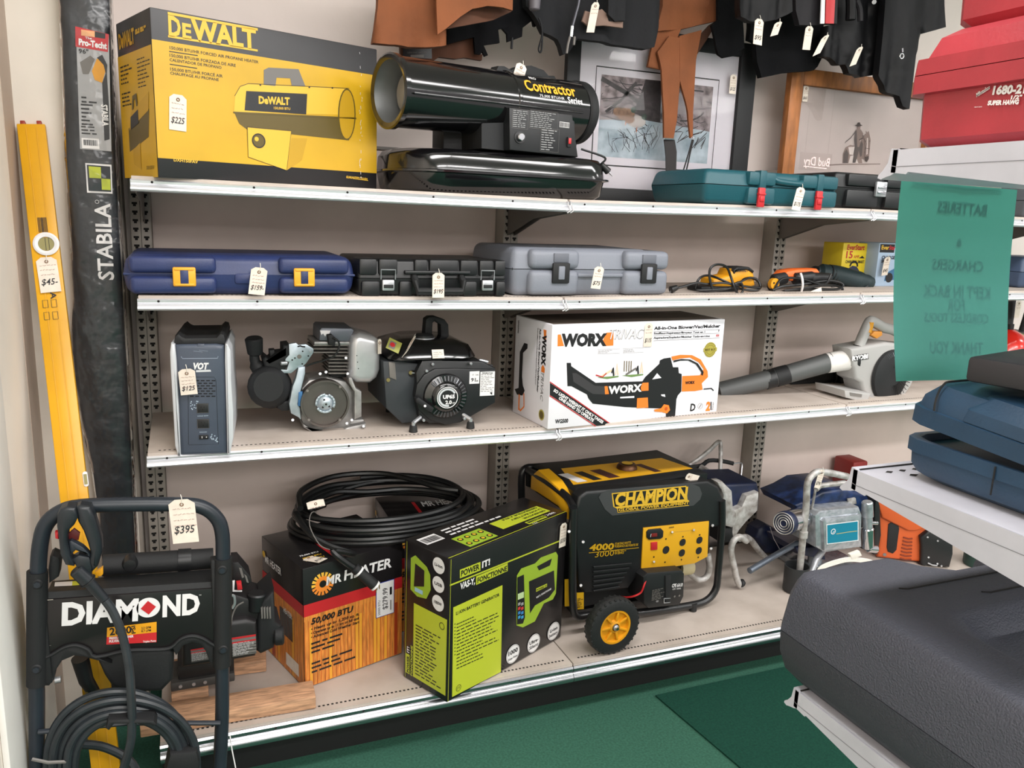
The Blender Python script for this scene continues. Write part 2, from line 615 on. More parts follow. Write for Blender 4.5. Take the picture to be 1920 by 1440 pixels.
def shelf(level, sec, Z, yb):
    z0, z1 = Z[sec], Z[sec + 1]
    lab = {0: {0: 'highest enamel shelf at the left end, carrying the big yellow and black carton', 1: 'highest enamel shelf carrying the framed pictures and the teal case', 2: 'highest enamel shelf seen past the right edge of the green sheet'},
           1: {0: 'second shelf down, carrying the navy case and the black latched case', 1: 'second shelf down, carrying the corded yellow sander', 2: 'second shelf down, carrying the battery charger cartons'},
           2: {0: 'third shelf down, carrying the bare engine and the small black generator', 1: 'third shelf down, carrying the white blower carton', 2: 'third shelf down, under the far end of the grey leaf blower'}}[level][sec]
    T = Thing('wall_shelf', lab, 'shelf', (sec * SW, 0, z0), ry=-atan2(z1 - z0, SW), group='enamel shelves on the wall uprights')
    b = T.mb(); b.bx(0.003, SW - 0.003, 0.004, PF - 0.004, DT - 0.022, DT, DECK, 0.002)
    b.push(XF((0, 0, DT), (1, 0, 0), (0, 1, 0)))
    for k in range(94): b.rect(0.03 + k * 0.0125, 0.022, 0.036 + k * 0.0125, 0.028, SLOT, 1)
    b.pop()
    T.part('shelf_deck', b)
    b = T.mb(); rail(b, 0.001, SW - 0.001, 0.0, 0.031, RAIL); T.part('front_rail', b, label='brushed aluminium front rail')
    for x in (0.012, SW - 0.012):
        b = T.mb()
        b.push(XF((x - 0.0015, 0, 0), (0, 1, 0), (0, 0, 1)))
        b.prism([(0.02, -0.016), (PF + 0.006, -0.016), (PF + 0.006, -0.12), (PF - 0.02, -0.115), (0.24, -0.055), (0.02, -0.034)], 0, 0.003, BRKT)
        b.pop(); T.part('bracket', b)
    if sec < 2:
        b = T.mb()
        for dx in (-0.006, 0.004):
            b.tube([(SW + dx, -0.002, 0.002), (SW + dx - 0.002, -0.008, -0.006), (SW + dx + 0.003, -0.013, -0.016), (SW + dx + 0.005, -0.015, -0.026), (SW + dx - 0.003, -0.010, -0.033)], 0.0022, RAIL, 6, smooth=3)
        T.part('joint_clip', b)
    return T


for s_ in range(3):
    shelf(0, s_, Z1, 0); shelf(1, s_, Z2, 0); shelf(2, s_, Z3, 0)

BY = -0.201
for s_ in range(3):
    z0, z1 = Z0[s_], Z0[s_ + 1]
    T = Thing('base_shelf', ['low base shelf at the left end, under the lumber and boxed heaters', 'low base shelf under the wheeled yellow and black generator', 'low base shelf at the far right, under the orange machine'][s_], 'shelf', (s_ * SW, BY, 0), ry=0, group='base shelves by the floor')
    b = T.mb()
    b.loft([[(x, y, zz) for (y, zz) in ((0.004, z + DT), (PF - BY - 0.004, z + DT), (PF - BY - 0.004, z - 0.02), (0.004, z - 0.02))] for x, z in ((0.002, z0), (SW - 0.002, z1))], DECK)
    b.push(T.W.inverted() @ LR((s_ * SW, BY, z0 + DT), 0, 0, -atan2(z1 - z0, SW)))
    for k in range(94): b.rect(0.03 + k * 0.0125, 0.028, 0.0365 + k * 0.0125, 0.0345, SLOT, 1)
    b.pop()
    T.part('shelf_deck', b)
    b = T.mb(); b.push(LR((0, 0, z0), 0, 0, -atan2(z1 - z0, SW))); rail(b, 0.001, SW - 0.001, 0.0, 0.052, RAIL2); b.pop()
    T.part('front_rail', b, label='wide aluminium front rail')
    b = T.mb(); b.bx(0, SW, 0.08, 0.095, 0.0, z0 - 0.02, KICK); T.part('kick_plate', b, label='black kick plate')

for i in range(4):
    x = i * SW
    T = Thing('shelf_upright', ['slotted steel upright at the left end behind the wrapped black bag', 'slotted steel upright behind the grey case and the white carton', 'slotted steel upright behind the leaf blower tube', 'slotted steel upright beyond the right edge of the green sheet'][i], 'upright', (x, PF, 0), group='slotted shelf uprights')
    b = T.mb(); b.bx(-0.029, 0.029, 0, PB - PF + 0.03, 0.0, 1.81, POST, 0.003)
    b.push(XF((0, 0, 0), (1, 0, 0), (0, 0, 1)))
    z = 0.20
    while z < 1.78:
        for u in (-0.0145, 0.0145):
            b.rect(u - 0.0075, z + 0.006, u + 0.0075, z + 0.0125, SLOT, 1); b.rect(u - 0.0042, z, u + 0.0042, z + 0.0062, SLOT, 1)
        z += 0.0254
    b.rect(-0.0007, 0.18, 0.0007, 1.8, SLOT, 1)
    b.pop(); T.part('post', b)
for i in range(3):
    x = i * SW
    b = MB(); b.bx(x + 0.03, x + SW - 0.03, PB, PB + 0.012, 0.16, 1.79, PANEL); b.bx(x + 0.03, x + SW - 0.03, PB - 0.006, PB + 0.014, 1.79, 1.80, BRKT)
    solid('back_panel', ['beige back panel behind the navy case and grey power unit', 'beige back panel behind the white blower carton', 'beige back panel behind the leaf blower, beyond the green sheet'][i], 'panel', b, (x + SW / 2, PB, 0.16), group='beige back panels of the wall shelving')

# ------------------------------------------------------------------ the near gondola (its end faces the camera)
GX, GW = 1.022, 1.2192


def gondola_shelf(zt, yf, depth, label):
    T = Thing('gondola_shelf', label, 'shelf', (GX, yf, zt), group='white shelves of the near gondola')
    b = T.mb(); b.bx(0.004, GW, -depth, -0.008, -0.018, 0.0, GOND, 0.002)
    b.push(XF((0, 0, 0), (1, 0, 0), (0, 1, 0)))
    for k in range(40):
        b.poly([(0.035 + 0.026 * k, -0.030), (0.040 + 0.026 * k, -0.036), (0.050 + 0.026 * k, -0.030), (0.043 + 0.026 * k, -0.026)], SLOT, 1)
    for k in range(2): b.poly([(0.058 + 0.3 * k, -0.052), (0.064 + 0.3 * k, -0.058), (0.076 + 0.3 * k, -0.052), (0.066 + 0.3 * k, -0.047)], SLOT, 1)
    b.pop(); T.part('shelf_deck', b)
    b = T.mb()     # price channel along the front, its hooked section showing at the end
    pr = [(-0.012, 0.001), (0.000, 0.002), (0.002, -0.010), (0.003, -0.017), (0.010, -0.027), (0.017, -0.033), (0.018, -0.037), (0.012, -0.039), (0.004, -0.036), (-0.004, -0.034), (-0.012, -0.030)]
    b.loft([[(x, p[0], p[1]) for p in pr] for x in (0.0, GW)], GOND)
    b.bx(0.004, GW, -0.0125, -0.0105, 0.0005, 0.0022, SLOT)
    T.part('price_channel', b)
    for x in (0.0, GW - 0.004):
        b = T.mb(); b.push(XF((x, 0, 0), (0, 1, 0), (0, 0, 1)))
        b.prism([(-0.004, 0.0), (-0.004, -0.030), (-0.03, -0.033), (-0.033, -0.030), (-0.30, -0.062), (-depth, -0.085), (-depth, 0.0)], 0, 0.004, GOND, 0.0012)
        if x == 0:
            pass
        b.pop()
        if x == 0.0:
            b.push(XF((0, 0, 0), (0, -1, 0), (0, 0, 1)))
            b.line([(0.004, -0.021), (0.012, -0.0225), (depth, -0.022)], 0.0009, mat('seam_grey', (120, 120, 126), 0.6), 1)
            b.pop()
        T.part('bracket', b)
    return T


GZ1, GZ2, GZ3 = 1.695, 1.239, 0.838
gondola_shelf(GZ1, -1.405, 0.42, 'upper white gondola shelf holding the red plastic cases')
gondola_shelf(GZ2, -1.408, 0.44, 'white gondola shelf holding the half-open blue tool case')
gondola_shelf(GZ3, -1.347, 0.50, 'lowest white gondola shelf, mostly hidden under the charcoal case')
for i, x in enumerate((GX + 0.03, GX + GW - 0.03)):
    b = MB(); b.bx(x - 0.025, x + 0.025, -1.92, -1.85, 0, 1.95, GOND, 0.003)
    solid('gondola_post', ['white gondola post at the near end of the aisle shelves', 'white gondola post at the far end of the aisle shelves'][i], 'upright', b, (x, -1.88, 0), group='posts of the near gondola')


def crop(ox, oy, sc):
    def k(*a):
        if len(a) == 2 and not isinstance(a[0], tuple): return (ox + a[0] / sc, oy + a[1] / sc)
        return [(ox + p[0] / sc, oy + p[1] / sc) for p in a]
    return k


def carton_mb(W, w, d, h, m, side=None):
    b = MB(W)
    b.bx(0, w, 0, d, 0, h, m, 0.003, 2)
    return b


# ================================================================== TOP SHELF
# ---- big yellow and black heater carton
loc, rz, w, d, h = (0.067, -0.030, deckz(Z1, 0.3)), 0.332, 0.63, 0.275, 0.395
W = LR(loc, rz); b = carton_mb(W, w, d, h, CBLK)
F = FR(W, 0, 0, 0, 'front'); k = crop(0, 0, 2.66667)
b.world(F); b.rect(0.001, 0.118 * h, w - 0.001, 0.817 * h, YEL, 1); b.pop()
b.textpx(F, 'D', k(843, 176), k(905, 187), 36, YELP, 0.035); b.textpx(F, 'E', k(912, 187), k(957, 195), 26, YELP, 0.04)
b.textpx(F, 'WALT', k(958, 197), k(1282, 245), 37, YELP, 0.04)
b.linepx(F, k((838, 66), (1288, 148)), 0.006, YELP, 2); b.linepx(F, k((840, 181), (1288, 253)), 0.005, YELP, 2)
for t, p, q, hh in (('150,000 BTU/HR FORCED AIR PROPANE HEATER', (848, 245), (1292, 318), 5.6), ('150,000 BTU/HR FORZADA DE AIRE', (848, 283), (1178, 335), 5.6), ('CALENTADOR DE PROPANO', (848, 305), (1107, 345), 5.2), ('150,000 BTU/HR FORC\u00c9 AIR', (851, 352), (1113, 388), 5.4), ('CHAUFFAGE AU PROPANE', (851, 372), (1093, 406), 5.2)):
    b.textpx(F, t, k(*p), k(*q), hh, PBLK, 0.014)
b.linepx(F, k((845, 257), (988, 278)), 0.0022, PBLK, 2); b.linepx(F, k((848, 321), (985, 342)), 0.0022, PBLK, 2)
b.polypx(F, k((1175, 470), (1200, 432), (1235, 418), (1745, 442), (1745, 575), (1170, 560)), YELP, 2)
b.polypx(F, k((1172, 565), (1745, 592), (1745, 702), (1460, 672), (1235, 648), (1195, 618)), OCH, 2)
b.polypx(F, [k(1733 + 44 * cos(a * pi / 12), 572 + 130 * sin(a * pi / 12)) for a in range(24)], OCH, 3)
b.polypx(F, [k(1733 + 38 * cos(a * pi / 12), 572 + 122 * sin(a * pi / 12)) for a in range(24)], YELD, 4)
b.polypx(F, k((1230, 455), (1535, 470), (1530, 572), (1222, 552)), PBLK, 3)
b.textpx(F, 'DeWALT', k(1292, 517), k(1450, 524), 13, YELP, 0.05, 0.1, 4); b.textpx(F, '150,000 BTU', k(1368, 546), k(1450, 550), 4.4, YELP, 0.02, 0, 4)
b.polypx(F, k((1318, 350), (1342, 338), (1492, 346), (1526, 432), (1458, 430), (1450, 392), (1382, 388), (1376, 430), (1318, 424)), PGRY, 3)
b.linepx(F, k((1165, 562), (1780, 592)), 0.004, OCH, 4); b.linepx(F, k((1172, 480), (1200, 432), (1240, 418), (1745, 442)), 0.0012, PBLK, 4)
for (x, y) in ((1300, 425), (1545, 436), (1660, 440)): b.world(F); u_, v_ = uv(F, *k(x, y)); b.disc(u_, v_, 0.0025, PBLK, 5, 8); b.pop()
b.polypx(F, k((1235, 635), (1455, 655), (1455, 690), (1535, 692), (1508, 800), (1432, 852), (1240, 785)), YELP, 3)
b.polypx(F, k((1455, 690), (1535, 692), (1508, 800), (1432, 852)), YELD, 4)
b.linepx(F, k((1235, 635), (1455, 655), (1432, 852), (1240, 785), (1235, 635)), 0.0012, PBLK, 5)
b.world(F); u_, v_ = uv(F, *k(1292, 704)); b.disc(u_, v_, 0.019, OCH, 5); b.ring(u_, v_, 0.016, 0.0185, PBLK, 6); b.disc(u_ - 0.006, v_ + 0.004, 0.006, YELP, 6, 10); b.pop()
b.textpx(F, 'DXH150FAV', k(868, 806), k(990, 817), 5.6, YELP, 0.03); b.textpx(F, 'GUARANTEED TOUGH.', k(1730, 890), k(1838, 902), 4.2, YELP, 0.03)
b.linepx(F, k((1765, 893), (1840, 903)), 0.0015, YELP, 2)
for _ in range(26):
    y_ = random.uniform(0.05, 0.98) * h; x_ = w - 0.055 + random.uniform(-0.004, 0.004)
    b.world(F); b.line([(x_, y_), (x_ + random.uniform(-.002, .002), y_ - random.uniform(.003, .01))], 0.0011, WHT, 2); b.pop()
L = FR(W, 0, d, 0, 'left')
b.world(L); b.rect(0.001, 0.0, d - 0.001, 0.787 * h, YEL, 1); b.text('DeWALT', 0.02, 0.835 * h, 0.034, YELD, w=0.13, bold=0.04)
for v_ in (0.90, 0.885): b.greek(0.16, v_ * h - 0.005, 0.26, v_ * h + 0.006, 1, YELD)
b.greek(0.02, 0.60 * h, 0.12, 0.73 * h, 5, PBLK, fill=0.4); b.greek(0.02, 0.46 * h, 0.12, 0.56 * h, 4, PBLK, fill=0.4); b.greek(0.16, 0.55 * h, 0.26, 0.74 * h, 8, PBLK, fill=0.3)
b.poly([(0.06, 0.17 * h), (0.22, 0.25 * h), (0.235, 0.42 * h), (0.06, 0.32 * h)], OCH, 2); b.poly([(0.07, 0.31 * h), (0.23, 0.41 * h), (0.24, 0.52 * h), (0.09, 0.42 * h)], YELD, 3)
b.poly([(0.08, 0.31 * h), (0.15, 0.345 * h), (0.15, 0.43 * h), (0.085, 0.39 * h)], PBLK, 4)
b.poly([(0.10, 0.43 * h), (0.11, 0.52 * h), (0.145, 0.53 * h), (0.15, 0.45 * h), (0.138, 0.45 * h), (0.132, 0.5 * h), (0.12, 0.49 * h), (0.115, 0.44 * h)], OCH, 4)
b.poly([(0.09, 0.18 * h), (0.15, 0.22 * h), (0.15, 0.05 * h), (0.09, 0.09 * h)], YELD, 3); b.text('DXH150FAV', 0.19, 0.05 * h, 0.009, OCH, w=0.06); b.pop()
DW = solid('heater_carton', 'big yellow and black carton picturing a propane heater, on the highest shelf', 'carton', b, loc, rz)
u_, v_ = uv(F, 333, 187)
tag(DW, F @ Matrix.Translation((u_, v_, 0.002)) @ Matrix.Rotation(radians(-3), 4, 'Z'), '$225', 0.086, 0.042, 0.0, 4, 'white price tag reading $225', string=False)

# ---- black forced-air kerosene heater
k = crop(660, 80, 3.6923)
T = Thing('kerosene_heater', 'glossy black forced-air kerosene heater with a long round barrel on the highest shelf', 'heater', (1.0, 0.16, deckz(Z1, 1.0)))
A0 = ay(729, 171, 0.022); A1 = ay(1090, 213, 0.225); AX = (A1 - A0).normalized(); AL = (A1 - A0).length; RB = 0.095
b = MB(); b.lathe([(RB, 0.0), (RB, 0.385), (RB + 0.003, 0.388), (RB + 0.003, 0.396), (RB, 0.40), (RB, AL - 0.05), (RB - 0.004, AL - 0.045)], BLKG, A0, AX, 48)
side = Vector((0, -1, 0)) - AX * AX.dot(Vector((0, -1, 0))); side.normalize(); upv = AX.cross(side); upv = upv if upv.z > 0 else -upv
for sgn in (1, -1):   # flange along both sides where the half shells meet
    o = A0 + side * (RB + 0.003) * sgn + upv * -0.012
    b.box(o + AX * 0.33, (0.62, 0.010, 0.006), BLKG, 0.002, R=Matrix((AX, side, upv)).transposed())
T.part('barrel', b)
b = MB(); b.lathe([(RB - 0.012, 0.0), (RB + 0.001, -0.004), (RB + 0.006, -0.002), (RB + 0.006, 0.012), (RB, 0.016)], BLKG, A0, AX, 48)
b.lathe([(RB - 0.001, -0.002), (0.082, 0.035), (0.070, 0.10), (0.066, 0.12)], mat('cone_grey', (120, 122, 122), 0.45, 0.5), A0, AX, 40)
T.part('outlet_cone', b, label='grey sheet-metal cone inside the barrel mouth')
b = MB(); b.lathe([(0.0, 0.045), (0.040, 0.048), (0.056, 0.058), (0.060, 0.075), (0.060, 0.13)], mat('burner_grey', (150, 146, 140), 0.6, 0.4), A0, AX, 36)
T.part('burner_disc', b, label='dull grey burner disc')
b = MB(); b.lathe([(RB - 0.002, AL - 0.045), (RB + 0.004, AL - 0.04), (RB + 0.004, AL - 0.015), (RB - 0.01, AL), (0, AL)], BLKM, A0, AX, 40); T.part('rear_guard', b)
b = MB()
o = A0 + AX * 0.36 + upv * (RB - 0.006)
q = [(0, 0.0), (0.01, 0.018), (0.035, 0.020), (0.06, 0.012), (0.09, 0.026), (0.14, 0.034), (0.19, 0.026), (0.21, 0.012), (0.235, 0.014), (0.245, 0.0)]
b.push(XF(o - side * 0.0125, AX, upv)); b.prism([p for p in q] + [(0.245, -0.004), (0, -0.004)], -0.012, 0.024, BLKM, 0.004); b.pop(); T.part('handle', b)
def onbarrel(u, v, lift=0.0016):
    a = v / RB
    p = A0 + AX * u + (side * cos(a) + upv * sin(a)) * (RB + lift); return tuple(p)
b = MB(); CY = mat('decal_amber', (248, 178, 52), 0.4)
b.text('Contractor', 0.415, 0.036, 0.036, CY, w=0.205, bold=0.022, fmap=onbarrel)
b.text('75,000 BTU/HR', 0.465, 0.020, 0.008, WHT, w=0.10, fmap=onbarrel); b.text('Series', 0.578, 0.013, 0.018, WHT, w=0.062, bold=0.02, fmap=onbarrel)
b.text('PRO', 0.45, 0.081, 0.012, WHT, w=0.026, bold=0.02, fmap=onbarrel)
T.part('decal', b, label='amber and white lettering on the barrel')
FY = 0.012
P = lambda x, y: ay(*k(x, y), FY)
Fh = XF((0.98, FY, 0), (cos(0.2), sin(0.2), 0), (0, 0, 1))
hit = lambda x, y: Fh @ Vector((*uv(Fh, *k(x, y)), 0))
b = MB(Fh); pts = [uv(Fh, *k(*p)) for p in ((1085, 450), (1520, 500), (1560, 792), (1088, 742))]
b.prism(pts, 0.0, -0.18, BLK, 0.004); b.prism(pts, -0.001, 0.004, BLK, 0.003)
pl = [uv(Fh, *k(*p)) for p in ((1085, 450), (1088, 742), (935, 728), (935, 560), (1020, 470))]
b.prism(pl, -0.03, -0.16, BLKM, 0.004)
pr_ = [uv(Fh, *k(*p)) for p in ((1520, 500), (1560, 792), (1588, 770), (1580, 540))]
b.prism(pr_, -0.03, -0.16, BLK)
b.pop() if b.stack else None
T.part('control_housing', b)
b = MB(Fh)
for r in ((1100, 470, 1215, 590), (1222, 488, 1420, 590), (1296, 604, 1428, 750)):
    a_ = uv(Fh, *k(r[0], r[3])); c_ = uv(Fh, *k(r[2], r[1]))
    b.push(Matrix.Translation((0, 0, 0.005)))
    b.line([(a_[0], a_[1]), (c_[0], a_[1]), (c_[0], c_[1]), (a_[0], c_[1]), (a_[0], a_[1])], 0.0007, PGRY, 1)
    b.greek(a_[0] + 0.002, a_[1] + 0.002, c_[0] - 0.002, c_[1] - 0.002, 9, mat('label_grey', (150, 150, 150), 0.5), fill=0.35); b.pop()
a_ = uv(Fh, *k(1428, 585)); c_ = uv(Fh, *k(1498, 555)); b.push(Matrix.Translation((0, 0, 0.005))); b.rect(a_[0], a_[1], c_[0], c_[1], WHT, 1); b.barcode(a_[0] + .001, a_[1] + .001, c_[0] - .001, c_[1] - .001, PBLK, 2); b.pop()
T.part('instruction_label', b, label='small white print on the black control panel')
b = MB(); c0 = hit(1155, 655); b.cyl(c0 + Vector((0, -0.003, 0)), c0 + Vector((0, -0.010, 0)), 0.0175, BLK, 24); b.cyl(c0 + Vector((0, -0.008, 0)), c0 + Vector((0, -0.024, 0)), 0.013, CHROME, 24, 0.011, 0.002); T.part('thermostat_knob', b, label='round chrome-faced thermostat knob')
b = MB(); c0 = hit(1497, 690); b.box(c0 + Vector((0, -0.006, 0)), (0.013, 0.008, 0.030), BLKM, 0.001); b.box(c0 + Vector((0, -0.010, 0.003)), (0.009, 0.006, 0.017), RED, 0.001); T.part('power_switch', b, label='red rocker switch')
# tank: two pressed halves with a flange; chamfered ends
def tankring(z, ins):
    x0, x1, y0, y1 = 0.692 + ins, 1.372 - ins, 0.012 + ins, 0.34 - ins
    c = 0.075; r = [(x0, y0 + c * 1.6), (x0 + c * 0.35, y0 + c * 0.8), (x0 + c * 1.2, y0 + 0.006), (x0 + c * 2, y0), (x1 - 0.06, y0), (x1 - 0.02, y0 + 0.008), (x1, y0 + 0.03), (x1, y1 - 0.04), (x1 - 0.03, y1), (x0 + c, y1), (x0, y1 - c)]
    ca, sa = cos(0.05), sin(0.05)
    return [(0.69 + (p[0] - 0.69) * ca - (p[1] - 0.03) * sa, 0.012 + (p[0] - 0.69) * sa + (p[1] - 0.02) * ca, z) for p in r]
TZ = deckz(Z1, 1.0)
b = MB(); b.loft([tankring(TZ, 0.022), tankring(TZ + 0.012, 0.008), tankring(TZ + 0.056, 0.0), tankring(TZ + 0.059, -0.012), tankring(TZ + 0.064, -0.012), tankring(TZ + 0.067, 0.0), tankring(TZ + 0.105, 0.003), tankring(TZ + 0.122, 0.014), tankring(TZ + 0.128, 0.04)], BLKG)
T.part('fuel_tank', b, sharp=50)
b = MB(); b.bx(0.86, 1.26, 0.15, 0.27, TZ + 0.118, 1.85, BLKM, 0.004); T.part('pedestal', b)
b = MB(); p = ay(*k(1715, 790), 0.10)
b.tube([(1.30, 0.10, 1.80), (1.375, 0.08, 1.778), tuple(ay(*k(1725, 840), 0.06))], 0.0035, CABLE, 8, smooth=5)
p0_ = ay(*k(1725, 840), 0.06); p1_ = ay(*k(1775, 895), 0.06); b.cyl(p0_, p1_, 0.008, CABLE, 12, 0.012, 0.002)
for dz in (-0.005, 0.005): b.cyl(p1_ + Vector((0, dz, dz * .4)), p1_ + (p1_ - p0_).normalized() * 0.016 + Vector((0, dz, dz * .4)), 0.0016, CHROME, 8)
T.part('power_cord', b, label='short black cord ending in a pronged plug')
tp = onbarrel(0.452, 0.135, 0.004); M = XF(Vector(tp) + Vector((0, -0.004, 0.012)), (0.93, 0, -0.36), (0.33, 0.18, 0.90)); tag(T, M, '$195', 0.078, 0.036, -0.1, 4, 'white price tag tied to the carry handle')

# ---- framed wildlife print leaning at the back
k = crop(640, 0, 2.66667)
PY = 0.452
Ff = XF((0, PY, 0), (1, 0, 0), (0, 0, 1))
FW_ = LR((1.80, PY, deckz(Z1, 1.8)), 0, 0)
T = Thing('framed_print', 'black-framed wildlife print with a wide white mat, two ducks by a snowy pond', 'picture', (1.80, PY, deckz(Z1, 1.8)))
x0, x1, z0, z1 = 1.395, 2.205, deckz(Z1, 1.8), 2.262
b = MB()
for (a, c_, e, g) in ((x0, x0 + 0.052, z0, z1), (x1 - 0.075, x1, z0, z1), (x0 + 0.052, x1 - 0.075, z0, z0 + 0.05), (x0 + 0.052, x1 - 0.075, z1 - 0.05, z1)):
    b.bx(a, c_, PY - 0.022, PY + 0.006, e, g, BLKM, 0.003)
T.part('frame', b)
MATW = mat('mat_board', (226, 220, 228), 0.7)
b = MB(); b.bx(x0 + 0.04, x1 - 0.06, PY - 0.004, PY + 0.004, z0 + 0.035, z1 - 0.035, MATW)
Fp = XF((0, PY - 0.004, 0), (1, 0, 0), (0, 0, 1))
o4 = [uv(Fp, *k(*p)) for p in ((1272, 315), (1838, 385), (1853, 868), (1290, 838))]
u0, u1 = min(o4[0][0], o4[3][0]) + 0.004, max(o4[1][0], o4[2][0]) - 0.004; v0 = min(o4[2][1], o4[3][1]); v1 = max(o4[0][1], o4[1][1])
v0, v1 = v0 + 0.01, v1 - 0.01
b.world(Fp); b.line([(u0, v0), (u1, v0), (u1, v1), (u0, v1), (u0, v0)], 0.005, PBLK, 2); b.pop()
T.part('mat_board', b, label='white mat with a thin black ruled border')
b = MB(Fp); iu0, iu1, iv0, iv1 = u0 + 0.022, u1 - 0.024, v0 + 0.03, v1 - 0.026
SNOW = mat('painted_ice', (176, 188, 196), 0.6, var=0.25, vscale=14, dirt=(128, 146, 158)); TREE = mat('painted_bark', (62, 56, 58), 0.6, var=0.3, vscale=40); HAZE = mat('painted_thicket', (138, 126, 128), 0.6, var=0.5, vscale=38, dirt=(88, 76, 78)); DUCK = mat('painted_brown', (128, 96, 74), 0.6, var=0.2, vscale=60)
iw, ih = iu1 - iu0, iv1 - iv0
b.rect(iu0, iv0, iu1, iv1, SNOW, 1); b.poly([(iu0, iv0 + .45 * ih), (iu0 + .4 * iw, iv0 + .5 * ih), (iu1, iv0 + .42 * ih), (iu1, iv1), (iu0, iv1)], HAZE, 2)
b.poly([(iu0 + .38 * iw, iv1), (iu0 + .34 * iw, iv0 + .8 * ih), (iu0 + .3 * iw, iv0 + .62 * ih), (iu0 + .36 * iw, iv0 + .5 * ih), (iu0 + .6 * iw, iv0 + .47 * ih), (iu0 + .66 * iw, iv0 + .62 * ih), (iu0 + .62 * iw, iv0 + .8 * ih), (iu0 + .72 * iw, iv1)], TREE, 3)
rnd = random.Random(3)
for i in range(46):
    a = [rnd.uniform(0, .95), rnd.uniform(.45, .98)]; ang = rnd.uniform(-0.9, 0.9) + (pi if rnd.random() < .5 else 0); L_ = rnd.uniform(.1, .3)
    pts = [a]
    for q in range(5):
        ang += rnd.uniform(-.5, .5); a = [min(.99, max(.01, a[0] + cos(ang) * L_ / 5)), min(.99, max(.38, a[1] + sin(ang) * L_ / 5))]; pts.append(a)
    b.line([(iu0 + p[0] * iw, iv0 + p[1] * ih) for p in pts], rnd.choice((.002, .003, .006)), TREE, 4)
b.line([(iu0, iv0 + .95 * ih), (iu0 + .2 * iw, iv0 + .82 * ih), (iu0 + .38 * iw, iv0 + .66 * ih)], 0.016, TREE, 5)
b.line([(iu0 + .05 * iw, iv0 + .55 * ih), (iu0 + .18 * iw, iv0 + .72 * ih), (iu0 + .3 * iw, iv0 + .95 * ih)], 0.011, TREE, 5)
for i in range(26):
    cx_ = iu0 + rnd.uniform(.1, .55) * iw; cy_ = iv0 + rnd.uniform(.06, .2) * ih
    b.line([(cx_, cy_), (cx_ + rnd.uniform(-.03, .03), cy_ + rnd.uniform(.02, .06)), (cx_ + rnd.uniform(-.05, .05), cy_ + rnd.uniform(.05, .09))], .0014, TREE, 4)
for i in range(14):
    cx_ = iu0 + rnd.uniform(.72, .98) * iw; cy_ = iv0 + rnd.uniform(.32, .5) * ih
    b.line([(cx_, cy_), (cx_ - rnd.uniform(.0, .06), cy_ - rnd.uniform(.0, .05))], .003, TREE, 4)
for cx_, cy_, m_, hd in ((.22, .545, DUCK, -1), (.32, .47, mat('painted_grey', (170, 162, 158), 0.6), -1)):
    X, Y_ = iu0 + cx_ * iw, iv0 + cy_ * ih
    b.disc(X, Y_, 0.040, m_, 6, 20, 0.022); b.disc(X - 0.030, Y_ + 0.006, 0.022, DUCK, 7, 16, 0.016); b.disc(X + 0.032, Y_ + 0.018, 0.011, mat('painted_green_head', (40, 62, 50), 0.5), 7, 14)
    b.line([(X + 0.004, Y_ - 0.02), (X + 0.003, Y_ - 0.038)], 0.002, ORG, 6)
T.part('picture_sheet', b, label='winter scene of ducks beneath bare trees')
b = MB(); c0 = ay(*k(1586, 913), PY - 0.005); b.cyl(c0, c0 + Vector((0, -0.003, 0)), 0.0155, mat('gold_seal', (150, 128, 78), 0.35, 0.7), 28, None, 0.001); T.part('gold_seal', b, label='round gold seal on the mat')
b = MB(); b.bx(x0 + 0.05, x1 - 0.073, PY - 0.012, PY - 0.0105, z0 + 0.048, z1 - 0.048, mat('low_glare_glass', (255, 255, 255), 0.03, trans=1.0, ior=1.16)); T.part('glazing', b)
M = XF(ay(1375.5, 146, PY - 0.024), (1, 0, 0), (0, 0, 1)); tag(T, M, '$125', 0.070, 0.030, 0.0, 3, 'white price tag reading $125 on the black frame', string=False)

# ---- wood-framed cowboy picture
k = crop(1200, 0, 2.66667)
PY = 0.462
zb = deckz(Z1, 2.7)
T = Thing('cowboy_picture', 'wood-framed picture of a rider on a horse, glass over pale paper', 'picture', (2.75, PY, zb))
x0, x1, z1 = 2.378, 3.20, 2.200
OAK = mat('oak_frame', (168, 104, 52), 0.5, var=0.2, vscale=6, stretch=(6, 6, 1.5), bump=0.05)
b = MB()
for (a, c_, e, g) in ((x0, x0 + 0.062, zb, z1), (x1 - 0.062, x1, zb, z1), (x0 + 0.062, x1 - 0.062, zb, zb + 0.062), (x0 + 0.062, x1 - 0.062, z1 - 0.062, z1)):
    b.bx(a, c_, PY - 0.03, PY + 0.004, e, g, OAK, 0.004)
T.part('frame', b)
Fp = XF((0, PY - 0.006, 0), (1, 0, 0), (0, 0, 1))
b = MB(); b.bx(x0 + 0.055, x1 - 0.055, PY - 0.006, PY, zb + 0.055, z1 - 0.055, mat('picture_paper', (214, 198, 192), 0.65, var=0.06, vscale=3))
SK1 = mat('sketch_dark', (84, 68, 62), 0.7); SK2 = mat('sketch_mid', (142, 118, 108), 0.7)
def pp(pts, m, l): b.polypx(Fp, k(*pts), m, l)
SK3 = mat('sketch_pale', (232, 218, 212), 0.7)
pp(((1010, 816), (1012, 770), (1025, 738), (1050, 724), (1082, 732), (1102, 760), (1110, 816)), SK2, 2)
pp(((1014, 814), (1016, 772), (1030, 745), (1042, 770), (1036, 814)), SK1, 3); pp(((1040, 736), (1072, 733), (1064, 775), (1046, 772)), SK3, 3); pp(((1040, 816), (1050, 780), (1075, 775), (1090, 816)), SK3, 3)
